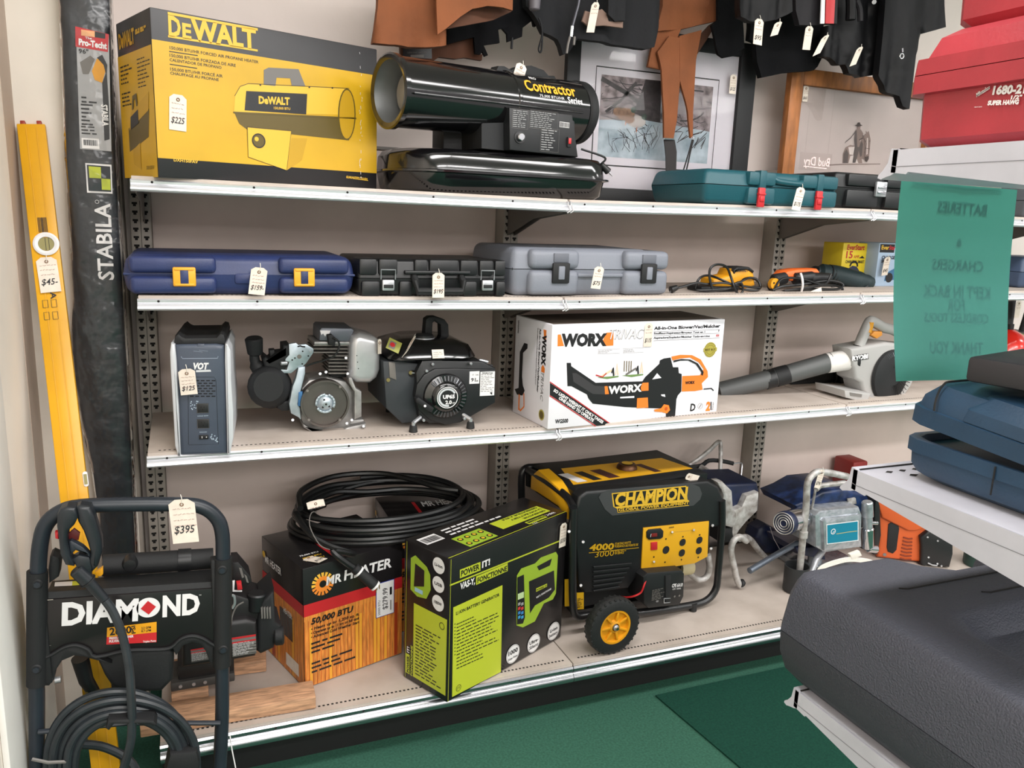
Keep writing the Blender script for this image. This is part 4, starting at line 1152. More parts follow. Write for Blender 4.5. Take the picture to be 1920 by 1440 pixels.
pr(b, ((880, 1240), (1000, 1320), (1330, 1340), (1420, 1290), (1640, 1240), (1640, 1300), (1540, 1370), (1320, 1385), (1040, 1380), (890, 1290)), 0.13, 0.30, ALU, 0.004)
for p in ((760, 1200), (1410, 1240), (1090, 645), (1160, 625), (1420, 645), (1400, 455), (1470, 1200), (1610, 1275)): b.cyl(ay(*k(*p), 0.112), ay(*k(*p), 0.14), 0.0048, STEEL, 12, None, 0.001)
T.part('crankcase', b)
b = MB(); b.bx(ay(*k(720, 1), .1).x * 0 + 0.47, 0.62, 0.16, 0.32, zt, zt + 0.02, ALU, 0.004); T.part('mounting_base', b)
b = MB()
for i in range(9):
    y = 300 + i * 42; pr(b, ((1190 - (i < 3) * 180, y), (1450, y), (1450, y + 14), (1190 - (i < 3) * 180, y + 14)), 0.15, 0.28, BRKT, 0.001)
pr(b, ((1210, 290), (1430, 290), (1430, 690), (1210, 690)), 0.175, 0.27, BLKM, 0.002); pr(b, ((1020, 262), (1440, 262), (1440, 300), (1020, 300)), 0.145, 0.28, ALU, 0.002)
T.part('cylinder_fins', b)
b = MB(); pr(b, ((1085, 115), (1110, 90), (1470, 98), (1500, 125), (1440, 262), (1080, 250)), 0.15, 0.28, mat('engine_grey', (104, 108, 116), 0.4, 0.3), 0.006)
pr(b, ((1088, 125), (1215, 128), (1195, 175), (1170, 165), (1150, 200), (1125, 160), (1105, 180)), 0.1485, 0.1492, WHT, 0)
T.part('valve_cover', b, label='grey painted valve cover with a torn white label')
b = MB(); pr(b, ((1450, 300), (1480, 200), (1570, 160), (1760, 210), (1820, 260), (1820, 600), (1780, 700), (1700, 765), (1530, 760), (1440, 690)), 0.125, 0.27, mat('muffler_steel', (205, 204, 206), 0.32, 0.55, var=0.1, vscale=10), 0.022, 4)
for y in (428, 506, 583): c1 = ay(*k(1530 + (y - 428) * .12, y), 0.1245); b.cyl(c1, c1 + Vector((0, 0.002, 0)), 0.0016, SLOT, 10)
b.torus(ay(*k(1820, 610), 0.17), (1, -0.3, 0), 0.014, 0.002, STEEL, 20, 6)
T.part('muffler', b, label='bright pressed steel muffler guard')
b = MB(); pr(b, ((640, 500), (720, 420), (715, 290), (800, 275), (830, 300), (920, 290), (1010, 345), (1010, 390), (930, 510), (880, 560), (840, 560), (740, 640), (600, 636), (600, 590), (690, 600), (720, 500)), 0.13, 0.142, ZINC, 0.001)
pr(b, ((720, 1010), (760, 800), (800, 700), (830, 570), (910, 560), (910, 640), (870, 800), (820, 1010), (850, 1060), (860, 1200), (830, 1170), (740, 1120)), 0.125, 0.15, ZINC, 0.002)
for p in ((880, 376), (948, 432), (787, 457), (755, 480), (875, 527)): c1 = ay(*k(*p), 0.1295); b.cyl(c1, c1 + Vector((0, 0.001, 0)), 0.0024, SLOT, 10)
for p in ((975, 380), (868, 590)): c1 = ay(*k(*p), 0.13); b.cyl(c1 + Vector((0, -.003, 0)), c1, 0.004, STEEL, 12)
c1 = ay(*k(840, 440), 0.1295); b.cyl(c1, c1 + Vector((0, 0.001, 0)), 0.0065, BRKT, 16)
b.tube([tuple(ay(*k(*p), 0.128)) for p in ((820, 320), (850, 310), (880, 320), (910, 322))], 0.002, SLOT, 6); b.cyl(ay(*k(615, 520), .12), ay(*k(690, 515), .125), 0.006, STEEL, 12)
T.part('governor_bracket', b, label='zinc plated throttle bracket')
b = MB(); pr(b, ((835, 870), (880, 860), (870, 960), (860, 1040), (825, 1030)), 0.12, 0.13, mat('blue_paint', (48, 104, 152), 0.5), 0.001); T.part('coil_cover', b, label='small blue cover')
b = MB()
b.loft([[tuple(ay(*k(cx_ + rx * cos(2 * pi * i / 20), cy_ + ry * sin(2 * pi * i / 20)), yy)) for i in range(20)] for (cx_, cy_, rx, ry, yy) in ((470, 800, 180, 180, 0.100), (470, 800, 235, 225, 0.112), (475, 800, 262, 258, 0.14), (490, 800, 265, 265, 0.20), (500, 800, 240, 240, 0.26), (500, 800, 150, 150, 0.275))], BLKM)
pr(b, ((400, 480), (430, 430), (480, 470), (560, 400), (640, 390), (640, 300), (720, 290), (730, 420), (700, 560), (600, 700), (440, 640)), 0.13, 0.20, BLKM, 0.010, 3)
pr(b, ((580, 980), (740, 960), (720, 1090), (640, 1100), (570, 1060)), 0.15, 0.21, BLKM, 0.008); pr(b, ((480, 360), (545, 355), (550, 440), (485, 440)), 0.15, 0.18, BLKM, 0.005)
T.part('air_cleaner', b, label='matt black air cleaner housing')
b = MB(); b.tube([tuple(ay(*k(*p), 0.16)) for p in ((360, 600), (310, 500), (300, 420), (300, 370))], [0.021, 0.0145, 0.014, 0.014], BLKM, 16, smooth=3); ca = ay(*k(312, 410), .16); cb = ay(*k(292, 215), .15)
b.cyl(ca, cb, 0.022, BLKM, 24, 0.0255, 0.004); T.part('intake_snorkel', b, label='black capped intake elbow')
b = MB(); b.tube([tuple(ay(*k(*p), y)) for p, y in (((1215, 215), .13), ((1280, 230), .12), ((1320, 300), .12), ((1270, 420), .12), ((1150, 480), .125), ((1040, 510), .13), ((920, 550), .13))], 0.0028, CABLE, 7, smooth=5)
pr(b, ((1180, 180), (1230, 172), (1280, 220), (1270, 320), (1195, 300)), 0.125, 0.145, BLKM, 0.005); T.part('spark_lead', b, label='black spark plug boot and lead')
M = XF(ay(*k(1803, 275), 0.118), (0.96, 0.25, 0.0), (0.0, 0, 1)); tag(T, M, None, 0.046, 0.012, 0.0, 1, 'cream tag seen edge-on against the muffler', string=False)

# ---- small black generator
k = crop(700, 580, 5.8769)
zt = deckz(Z3, 0.85)
T = Thing('portable_generator', 'small black suitcase generator with a recoil starter and handle on the third shelf', 'generator', (0.84, 0.15, zt))
b = MB(); pr(b, ((470, 700), (540, 560), (1190, 570), (1350, 650), (1345, 1030), (1080, 1180), (960, 1240), (620, 1260), (500, 1180)), 0.075, 0.20, BLK, 0.006)
b.bx(0.735, 1.0, 0.14, 0.36, zt + 0.03, zt + 0.155, BLKM, 0.006); T.part('housing', b)
b = MB(); F_ = FE(0.062); cc = ay(*k(800, 960), 0.062); RR = (ay(*k(1030, 960), 0.062) - cc).length
pr(b, ((460, 960), (480, 830), (560, 720), (680, 655), (900, 650), (1345, 660), (1345, 1030), (1100, 1170), (960, 1250), (800, 1275), (620, 1220), (500, 1110)), 0.068, 0.10, BLK, 0.005)
b.lathe([(0, -0.016), (RR * .52, -0.016), (RR * .62, -0.013), (RR * .70, -0.006), (RR * 1.0, 0.0), (RR * 1.05, 0.006)], BLKG, cc, (0, 1, 0), 48)
for i in range(34):
    a = 2 * pi * i / 34
    if 2.5 < a < 3.9: continue
    p0_ = cc + Vector((cos(a) * RR * .74, -0.0075, sin(a) * RR * .74)); p1_ = cc + Vector((cos(a) * RR * .95, -0.0025, sin(a) * RR * .95)); b.tube([p0_, p1_], 0.0022, mat('vent_grey', (104, 106, 110), .3, .6), 5)
T.part('recoil_cover', b)
b = MB(); Fb = XF(cc + Vector((0, -0.0162, 0)), (1, 0, 0), (0, 0, 1)); b.world(Fb)
b.disc(0, 0, RR * .50, PBLK, 1, 32); b.ring(0, 0, RR * .46, RR * .495, WHT, 2); b.ring(0, 0, RR * .34, RR * .43, SILV, 2, 0.5, 4.9); b.text('UP65', -RR * .22, -RR * .04, RR * .16, WHT, w=RR * .56, bold=.05, l=3); b.text('2.0', -RR * .10, -RR * .30, RR * .16, WHT, w=RR * .30, bold=.04, l=3); b.text('HP', RR * .23, -RR * .30, RR * .08, WHT, w=RR * .12, l=3); b.pop(); T.part('badge', b, label='round black and white badge')
b = MB(); Fl = FE(0.0675); b.world(Fl)
a_ = uv(Fl, *k(1057, 822)); c_ = uv(Fl, *k(1170, 680)); b.rect(*a_, *c_, WHT, 1); b.textpx(Fl, '91', k(1075, 795), k(1125, 795), 6.5, PBLK, .02); b.textpx(Fl, 'dB', k(1130, 795), k(1152, 795), 2.5, PBLK, .02); b.textpx(Fl, 'Lwa', k(1125, 727), k(1158, 727), 3, PBLK); b.ring(*uv(Fl, *k(1098, 720)), .0015, .0022, PBLK, 2)
a_ = uv(Fl, *k(1172, 955)); c_ = uv(Fl, *k(1340, 682)); b.rect(*a_, *c_, WHT, 1); b.greek(a_[0] + .002, a_[1] + .012, c_[0] - .002, c_[1] - .007, 11, PGRY, fill=.3); b.textpx(Fl, 'GENERATOR', k(1195, 710), k(1315, 710), 2.6, PBLK, .02); b.poly([uv(Fl, *k(*p)) for p in ((1285, 915), (1308, 910), (1308, 940), (1295, 935))], PBLK, 3)
b.pop(); T.part('rating_label', b, label='white noise and rating labels')
b = MB(); pr(b, ((470, 985), (500, 970), (670, 1090), (650, 1140), (610, 1130), (475, 1025)), 0.035, 0.058, BLKM, 0.004); b.cyl(ay(*k(570, 1065), .03), ay(*k(570, 1065), .06), .004, WHT, 10); T.part('pull_handle', b, label='black starter grip')
b = MB()
def ring_(pts, z): return [(p[0], p[1], z) for p in pts]
def tk(x0, x1, y0, y1, c): return [(x0 + c, y0), (x1 - c, y0), (x1, y0 + c), (x1, y1 - c), (x1 - c, y1), (x0 + c, y1), (x0, y1 - c), (x0, y0 + c)]
tz = ay(*k(700, 545), 0.075).z
b.loft([ring_(tk(.690, 0.955, .075, .36, .03), tz - .006), ring_(tk(.682, 0.962, .068, .37, .03), tz), ring_(tk(.684, .960, .070, .37, .03), tz + .006), ring_(tk(.700, .945, .085, .35, .035), tz + .036), ring_(tk(.735, .90, .12, .32, .04), tz + .052)], BLKG)
T.part('fuel_tank', b, sharp=50)
b = MB(); o = Vector(ay(*k(560, 320), 0.16)); b.lathe([(0, .014), (.026, .014), (.030, .010), (.030, -.004), (.034, -.006), (.034, -.014)], BLK, o, (0, 0, 1), 30); b.lathe([(.031, .004), (.0335, .004), (.0335, -.002), (.031, -.002)], STEEL, o, (0, 0, 1), 30); T.part('fuel_cap', b)
b = MB(); pr(b, ((565, 280), (580, 110), (620, 82), (690, 80), (790, 115), (830, 170), (840, 355), (745, 350), (740, 170), (680, 130), (658, 150), (650, 285)), 0.20, 0.235, BLKM, 0.005); T.part('carry_handle', b)
b = MB(); pr(b, ((105, 570), (300, 570), (520, 600), (560, 690), (490, 800), (480, 1100), (540, 1240), (320, 1260), (140, 1090)), 0.10, 0.36, mat('generator_grey', (44, 48, 52), .5), 0.006)
c1 = ay(*k(430, 710), .0985); b.cyl(c1, c1 + Vector((0, .002, 0)), .0115, SLOT, 20); b.cyl(c1 + Vector((-.006, -.004, .004)), c1 + Vector((-.006, .002, .004)), .006, mat('brass', (170, 150, 100), .35, .8), 12); b.tube([c1 + Vector((-.004, -.005, .004)), c1 + Vector((.010, -.006, .003))], .0016, STEEL, 6)
pr(b, ((170, 580), (240, 590), (255, 780), (180, 750)), 0.097, 0.10, BRKT, .001); c1 = ay(*k(165, 780), .095); b.cyl(c1, c1 + Vector((0, .006, 0)), .006, mat('brass', 0), 12)
T.part('end_cover', b)
b = MB(); Fd = XF(ay(*k(135, 425), .085), (0.86, -0.16, -0.42), (0.35, 0.45, 0.55)); b.world(Fd); b.rect(0, 0, .042, .040, mat('label_olive', (150, 150, 70), .5), 2); b.rect(.006, .006, .026, .032, PGRY, 3); b.disc(.016, .02, .008, RED, 4, 14); b.pop(); T.part('warning_label', b, label='olive warning label on the tank shoulder')
b = MB(); Fw = FE(.0695); a_ = ay(*k(648, 540), .066); c_ = ay(*k(855, 395), .078); Fw2 = XF(a_ + Vector((0, -.004, 0)), (1, 0, 0), (0, .42, .9)); b.world(Fw2); b.rect(0, 0, .038, .028, TAGM, 2); b.greek(.004, .004, .034, .022, 3, PGRY, l=3, fill=.2); b.pop(); T.part('paper_label', b, label='blank cream sticker on the tank front')
for (x, y) in ((655, 605), (1075, 597), (588, 680), (785, 272)): pass
for (x, y, yy) in ((655, 605, .062), (1075, 597, .062), (588, 680, .066), (555, 1222, .062), (1005, 1205, .062)):
    b = MB(); c1 = ay(*k(x, y), yy); b.cyl(c1 + Vector((0, -.004, 0)), c1 + Vector((0, .012, 0)), .0046, STEEL, 12, None, .0015); T.part('bolt', b)
for (x, y, xl) in ((440, 1350, 1), (1070, 1310, 0)):
    c1 = ay(*k(x, y), .052); b = MB(); b.cyl(Vector((c1.x, c1.y, zt)), Vector((c1.x, c1.y, zt + .022)), .0135, RUB, 20, .011, .002); b.cyl(Vector((c1.x, c1.y, zt + .020)), Vector((c1.x, c1.y, zt + .032)), .006, STEEL, 12)
    dx = .028 if xl else -.02; b.tube([(c1.x, c1.y, zt + .030), (c1.x + dx, c1.y + .02, zt + .042)], .006, STEEL, 8); T.part('foot', b, label='rubber foot on a steel stud')
for x in (.74, .94): b = MB(); b.cyl((x, .32, zt), (x, .32, zt + .032), .0125, RUB, 16); T.part('foot', b)
b = MB(); b.tube([tuple(ay(*k(*p), .10)) for p in ((1120, 590), (1180, 560), (1260, 580))], .005, STEEL, 8); b.cyl(ay(*k(1190, 620), .1), ay(*k(1310, 625), .1), .006, BLKM, 10); T.part('choke_lever', b)
M = XF(ay(*k(430, 345), .09), (0.62, -0.2, 0.75), (0.5, 0.35, 0.75)); tag(T, M, '$195', .068, .026, .3, 3, 'cream price tag curling off the tank', seed=3)

# ---- white blower carton
loc, rz, w, d, h = (1.175, -0.015, deckz(Z3, 1.3)), 0.09, 0.702, 0.247, 0.338
W = LR(loc, rz); CW = mat('carton_white', (236, 234, 240), 0.42, var=0.03, vscale=6)
b = carton_mb(W, w, d, h, CW); F = FR(W, 0, 0, 0, 'front'); k = crop(1020, 590, 5.4857)
OR2 = mat('print_deep_orange', (240, 128, 44), .4)
b.polypx(F, k((140, 205), (172, 203), (205, 322), (138, 326)), OR2, 1); b.polypx(F, k((605, 265), (640, 185), (715, 180), (713, 318), (630, 322)), OR2, 1)
b.textpx(F, 'WORX', k(172, 320), k(640, 312), 21, PBLK, .06, 0, 3)
b.textpx(F, 'TRIVAC', k(672, 256), k(1022, 246), 19, PGRY, 0, .28, 4); b.textpx(F, 'TRIVAC', k(668, 252), k(1018, 242), 19, WHT, 0, .28, 5)
b.textpx(F, 'All-in-One Blower/Vac/Mulcher', k(1130, 155), k(1810, 130), 5.8, PBLK, .035); b.textpx(F, 'Souffleur/Aspirateur/Broyeur Tout en 1', k(1128, 202), k(1655, 186), 3.6, PBLK, .03); b.textpx(F, 'Aspiradora/Soplador/Mulcher Todo-en-Uno', k(1125, 248), k(1705, 228), 3.6, PBLK, .03)
b.textpx(F, 'F', k(1792, 176), k(1803, 175), 3.6, PBLK, .03); b.textpx(F, 'ES', k(1770, 224), k(1800, 223), 3.6, RED, .03)
for y0, y1 in ((175, 152), (215, 190), (268, 238)): b.linepx(F, k((1125, y0), (1805, y1)), .0012, PGRY, 2)
for x0, x1, y in ((548, 778, 350), (808, 1022, 340)):
    b.linepx(F, k((x0, y + 8), (x1, y), (x1, y + 45), (x0, y + 55)), .0007, PGRY, 2); a_ = uv(F, *k(x0 + 5, y + 50)); c_ = uv(F, *k(x0 + 160, y + 8)); b.world(F); b.greek(*a_, *c_, 3, PGRY, fill=.3); b.pop()
GRN = mat('print_lawn', (110, 140, 80), .5); SKN = mat('print_cream', (232, 206, 170), .5)
for ox, oy in ((545, 660), (798, 640)):
    b.polypx(F, k((ox, oy - 15), (ox + 120, oy - 25), (ox + 222, oy - 32), (ox + 220, oy - 18), (ox + 100, oy + 2)), GRN, 2)
    b.linepx(F, k((ox + 40, oy - 22), (ox + 100, oy - 60), (ox + 150, oy - 90)), .007, SKN if ox < 600 else PGRY, 3); b.linepx(F, k((ox + 150, oy - 60), (ox + 165, oy - 115), (ox + 170, oy - 30)), .006, PBLK, 3); b.linepx(F, k((ox + 190, oy - 40), (ox + 205, oy - 160), (ox + 215, oy - 40)), .005, SKN, 2)
for x in (822, 846, 870, 892): b.linepx(F, k((x, 585), (x + 4, 475)), .003, OCH, 3)
b.linepx(F, k((530, 620), (600, 640), (640, 600)), .004, RED, 4)
b.polypx(F, k((232, 495), (275, 495), (280, 530), (530, 700), (1010, 685), (1040, 640), (1185, 505), (1190, 470), (1230, 450), (1300, 440), (1325, 540), (1380, 540), (1385, 600), (1415, 610), (1410, 790), (1375, 830), (1360, 870), (1345, 1075), (1250, 1080), (1255, 965), (1060, 960), (830, 950), (500, 915), (455, 860), (440, 820), (280, 735), (240, 735)), PBLK, 2)
b.polypx(F, k((1110, 665), (1160, 600), (1205, 650)), CW, 4); b.polypx(F, k((780, 845), (925, 835), (925, 855), (780, 860)), CW, 4); b.polypx(F, k((1200, 820), (1240, 818), (1245, 845), (1205, 835)), CW, 4)
b.polypx(F, k((290, 600), (330, 600), (520, 730), (620, 735), (630, 820), (500, 815), (300, 690)), mat('print_charcoal', (58, 56, 58), .4), 3)
b.polypx(F, k((620, 735), (650, 733), (665, 815), (625, 818)), OR2, 4); b.polypx(F, k((990, 750), (1010, 700), (1072, 696), (1072, 780), (1000, 784)), OR2, 4); b.textpx(F, 'WORX', k(655, 812), k(1000, 785), 13, WHT, .05, 0, 6)
b.polypx(F, k((955, 858), (1065, 850), (1070, 955), (950, 962)), OR2, 4); b.polypx(F, k((1130, 975), (1200, 960), (1230, 920), (1280, 930), (1292, 980), (1260, 1015), (1210, 1000), (1135, 995)), OR2, 5); b.world(F); b.disc(*uv(F, *k(1252, 965)), .006, mat('print_rust', (196, 84, 30), .4), 7); b.pop()
b.polypx(F, k((1420, 630), (1600, 622), (1640, 560), (1590, 490), (1500, 440), (1400, 450), (1320, 470), (1308, 430), (1400, 412), (1520, 415), (1610, 460), (1680, 580), (1685, 640), (1620, 705), (1630, 770), (1550, 785), (1415, 790)), OR2, 3)
b.polypx(F, k((1330, 490), (1330, 470), (1410, 455), (1500, 460), (1580, 500), (1640, 590), (1630, 625), (1612, 620), (1615, 590), (1560, 510), (1480, 470), (1400, 472)), PBLK, 4)
b.textpx(F, 'WORX', k(1447, 715), k(1545, 708), 5, PBLK, .05, 0, 5); b.linepx(F, k((1640, 765), (1720, 758), (1742, 780)), .004, PBLK, 3)
GOLD = mat('print_gold', (176, 164, 70), .4)
b.world(F); u_, v_ = uv(F, *k(1707, 360)); b.poly([(u_ + (.0255 if i % 2 else .0285) * cos(2 * pi * i / 48), v_ + (.0255 if i % 2 else .0285) * sin(2 * pi * i / 48)) for i in range(48)], GOLD, 2); b.ring(u_, v_, .016, .017, OCH, 3); b.ring(u_, v_, .023, .024, OCH, 3); b.rect(u_ - .030, v_ - .006, u_ + .030, v_ + .007, GOLD, 4); b.text('BEST BUY', u_, v_ - .003, .007, OCH, w=.048, align='C', l=5, bold=.03); b.pop()
b.polypx(F, k((60, 700), (690, 1130), (540, 1142), (58, 825)), PBLK, 2); b.linepx(F, k((58, 690), (692, 1130)), .003, RED, 3); b.linepx(F, k((56, 832), (530, 1146)), .003, RED, 3)
b.textpx(F, 'SO LIGHT WEIGHT IT ONLY TAKES', k(92, 785), k(598, 1120), 5.2, WHT, .05, 0, 4); b.textpx(F, 'ONE HAND TO OPERATE', k(145, 865), k(500, 1103), 5.2, WHT, .05, 0, 4)
b.textpx(F, 'WG500', k(112, 1118), k(246, 1108), 7, PBLK, .04)
b.textpx(F, 'D', k(1500, 990), k(1552, 988), 13, PBLK, .03); b.world(F); u_, v_ = uv(F, *k(1605, 940)); b.ring(u_, v_, .010, .011, PGRY, 2); b.line([(u_ - .004, v_ - .006), (u_ + .004, v_ + .006)], .003, PGRY, 2); b.pop(); b.textpx(F, '2', k(1660, 985), k(1705, 983), 15, OR2, .06); b.polypx(F, k((1712, 982), (1712, 895), (1722, 895), (1722, 982)), PBLK, 2)
a_ = uv(F, *k(1727, 982)); c_ = uv(F, *k(1748, 897)); b.world(F); b.greek(*a_, *c_, 8, PGRY, fill=.5); b.pop()
L = FR(W, 0, d, 0, 'left'); LL = L @ Matrix.Translation((0, h, 0)) @ Matrix.Rotation(radians(-90), 4, 'Z')
b.world(LL)   # side print runs downwards: u down the face, v towards the camera edge is reversed
b.poly([(.022, .193), (.022, .212), (.055, .212), (.055, .200)], OR2, 1); b.text('WORX', .038, .190, .024, PBLK, w=.10, bold=.06); b.poly([(.135, .200), (.145, .212), (.160, .212), (.160, .190), (.145, .190)], OR2, 1); b.text('TRIVAC', .160, .192, .017, PGRY, w=.095, shear=.28)
b.text('All-in-One Blower/Vac/Mulcher', .022, .168, .010, PBLK, w=.21, bold=.03); b.text('Souffleur/Aspirateur/Broyeur', .022, .155, .005, PBLK, w=.19, bold=.02); b.text('WG500', .014, .018, .008, PBLK, w=.045, bold=.03)
b.poly([(.085, .068), (.085, .092), (.10, .092), (.12, .062), (.20, .062), (.23, .070), (.245, .085), (.265, .07), (.27, .03), (.255, .012), (.245, .04), (.12, .04)], PBLK, 2); b.poly([(.265, .052), (.32, .052), (.32, .044), (.265, .044)], OR2, 3); b.line([(.255, .08), (.30, .085), (.32, .06), (.315, .05)], .006, OR2, 3)
b.disc(.300, .205, .018, GOLD, 2); b.disc(.300, .205, .013, OCH, 3); b.pop()
TR = XF((0, 0, 0), (1, 0, 0), (0, 1, 0)); b.push(LR((0, 0, h))); b.rect(.01, .01, w - .01, d - .01, mat('carton_brown_top', (96, 84, 74), .6, var=.2, vscale=9), 1); b.pop()
WX = solid('blower_carton', 'white cardboard carton printed with an orange and black leaf blower', 'carton', b, loc, rz)
k = crop(1020, 590, 5.4857); u_, v_ = uv(F, *k(1075, 122)); tag(WX, F @ Matrix.Translation((u_, v_, 0.002)), '$115', .080, .034, 0.0, 2, 'cream price tag stuck over the carton print', string=False)

# ---- grey leaf blower lying along the shelf
k = crop(1380, 580, 5.6471)
zt = deckz(Z3, 2.6)
T = Thing('leaf_blower', 'grey hand-held leaf blower with a long taped nozzle tube on the third shelf', 'leaf blower', (2.62, 0.17, zt))
BG = mat('blower_grey', (168, 166, 164), 0.5, bump=.06, bscale=200); TUB = mat('tube_grey', (84, 86, 86), .5)
t0 = ay(*k(-190, 870), .30); t1 = ay(*k(420, 720), .235); t2 = ay(*k(1010, 555), .165); t3 = ay(*k(1240, 528), .14)
b = MB(); b.tube([t0, t1], [.036, .037], TUB, 24); b.tube([t1 + (t2 - t1) * .2, t2], [.037, .039], TUB, 24); T.part('nozzle_tube', b)
b = MB(); d_ = (t2 - t1).normalized(); b.tube([t1 - d_ * .045, t1 - d_ * .005], .0385, BLK, 24); b.tube([t1 - d_ * .002, t1 + d_ * .05], [.0395, .0385], BLKM, 24); T.part('tape_joint', b, label='black taped joint around the tube')
b = MB(); b.tube([t2 - d_ * .02, t2 + (t3 - t2) * .5, t3], [.0405, .0415, .042], mat('white_tape', (222, 218, 214), .7, bump=.4, bscale=60), 24); T.part('tape_wrap', b, label='white tape wrapped around the tube')
b = MB(); d2 = (t3 - t2).normalized(); b.tube([t3 - d2 * .004, t3 + d2 * .008], .045, BLKM, 28); T.part('collar', b, label='black collar ring')
b = MB(); pr(b, ((1215, 420), (1600, 350), (1900, 385), (1960, 600), (1860, 820), (1790, 920), (1690, 990), (1520, 1000), (1440, 960), (1350, 870), (1330, 780), (1265, 740), (1250, 620), (1235, 600)), .10, .20, BG, .014, 3)
pr(b, ((1150, 860), (1360, 885), (1430, 890), (1385, 995), (1160, 935)), .06, .22, BG, .004); pr(b, ((1440, 930), (1840, 930), (1830, 985), (1720, 995), (1400, 1000)), .08, .20, BG, .004)
T.part('housing', b)
b = MB(); pr(b, ((1205, 880), (1335, 900), (1330, 932), (1212, 915)), .0585, .0592, PGRY, 0); T.part('rating_plate', b)
b = MB(); cc = ay(*k(1655, 705), .095); rr_ = (ay(*k(1860, 705), .095) - cc).length
b.lathe([(0, -.006), (rr_ * .3, -.012), (rr_ * .8, -.008), (rr_, 0.0), (rr_ * 1.03, .012)], BLKM, cc, (-.12, 1, 0), 40)
for i in range(40):
    a = 2 * pi * i / 40; b.tube([cc + Vector((cos(a) * rr_ * .35, -.013, sin(a) * rr_ * .35)), cc + Vector((cos(a) * rr_ * .97, -.003, sin(a) * rr_ * .97))], .0016, BLK, 4)
for i in range(16):
    a = pi * .55 + i * .08; p0_ = cc + Vector((cos(a) * rr_ * .70, -.012, sin(a) * rr_ * .80)); p1_ = cc + Vector((cos(a) * rr_ * .90, -.007, sin(a) * rr_ * .95)); b.tube([p0_, p1_], .002, mat('vent_grey', 0), 5)
T.part('intake_grille', b, label='black round intake grille')
b = MB(); b.tube([tuple(ay(*k(*p), .13)) for p in ((1300, 390), (1345, 280), (1410, 140), (1450, 130), (1560, 190), (1680, 225), (1830, 330), (1880, 420))], .021, BG, 14, smooth=4); T.part('handle', b)
b = MB(); b.tube([tuple(ay(*k(*p), .118)) for p in ((1400, 245), (1420, 180), (1428, 135))], .012, TOOLY, 10, smooth=3); T.part('grip_inlay', b, label='yellow inlay on the grip')
b = MB(); pr(b, ((1430, 275), (1470, 232), (1550, 235), (1555, 275), (1495, 312)), .118, .138, mat('trigger_amber', (232, 152, 60), .45), .004); T.part('trigger', b, label='amber trigger')
b = MB(); Fl = FE(.099); b.polypx(Fl, k((1245, 490), (1400, 465), (1402, 525), (1255, 548)), PBLK, 2); b.textpx(Fl, 'RYOBI', k(1226, 542), k(1393, 515), 7.5, WHT, .06, 0, 4); T.part('logo_plate', b, label='black plate with white lettering')

b = MB(); b.tube([tuple(ay(*k(*p), .38)) for p in ((560, 800), (900, 740), (1000, 715), (1250, 700))], [.016, .026, .03, .03], BLKM, 16, smooth=3)
for i in range(4): b.torus(ay(*k(1010 + i * 28, 712 - i * 2), .37), (1, .05, .04), .030, .004, BLK, 18, 6)
T = Thing('black_power_tool', 'black barrel-shaped tool lying behind the leaf blower tube', 'power tool', (2.45, .38, zt)); T.part('body', b)
b = MB(); pr(b, ((1100, 640), (1260, 620), (1280, 790), (1110, 800)), .33, .42, BLK, .008); b.cyl(ay(*k(1180, 705), .328), ay(*k(1180, 705), .332), .005, RED, 12); T.part('gear_case', b)

# ---- red tank and black tool glimpsed past the sheet
zt = deckz(Z3, 3.5)
T = Thing('air_tank', 'rounded red metal tank seen past the right edge of the green sheet', 'tank', (3.57, .22, zt))
REDG = mat('red_enamel', (206, 36, 26), .2, coat=.4); P0 = Vector((3.57, .22, zt))
b = MB(); b.lathe([(0, 0), (.075, 0), (.088, .02), (.092, .10), (.085, .17), (.055, .215), (.02, .235), (0, .237)], REDG, P0, (0, 0, 1), 32); T.part('vessel', b)
b = MB(); b.cyl(P0 + Vector((.02, 0, .22)), P0 + Vector((.07, -.03, .20)), .012, mat('brass', 0), 12); b.cyl(P0 + Vector((0, 0, .23)), P0 + Vector((0, 0, .26)), .014, BLKM, 12); T.part('valve', b, label='brass valve')
T = Thing('black_power_tool', 'black tool with a white tag standing behind the red tank', 'power tool', (3.80, .40, zt))
b = T.mb(); b.bx(-.12, .12, -.07, .08, 0, .20, BLK, .02, 3); b.cyl((-.05, -.02, .19), (-.05, -.02, .38), .035, BLKM, 16, .03, .01); b.tube([(-.05, -.02, .36), (.05, -.02, .40), (.11, -.01, .33), (.10, 0, .18)], .014, BLKM, 10, smooth=4); T.part('body', b)
tag(T, XF((3.74, .32, zt + .34), (1, 0, 0), (0, 0, 1)), None, .08, .034, 0, 2, 'white tag', string=False)


# ================================================================== BASE SHELF
ZB = lambda x: deckz(Z0, x)
# ---- heater carton (wood grain print)
FIRE = mat('print_burnt_orange', (224, 140, 60), .45, var=.22, vscale=16, stretch=(10, 10, 1)); FIRED = mat('print_slat_red', (170, 60, 26), .45); FIREY = mat('print_slat_yellow', (228, 160, 50), .45)
KBLK = mat('carton_gloss_black', (28, 26, 27), .25)


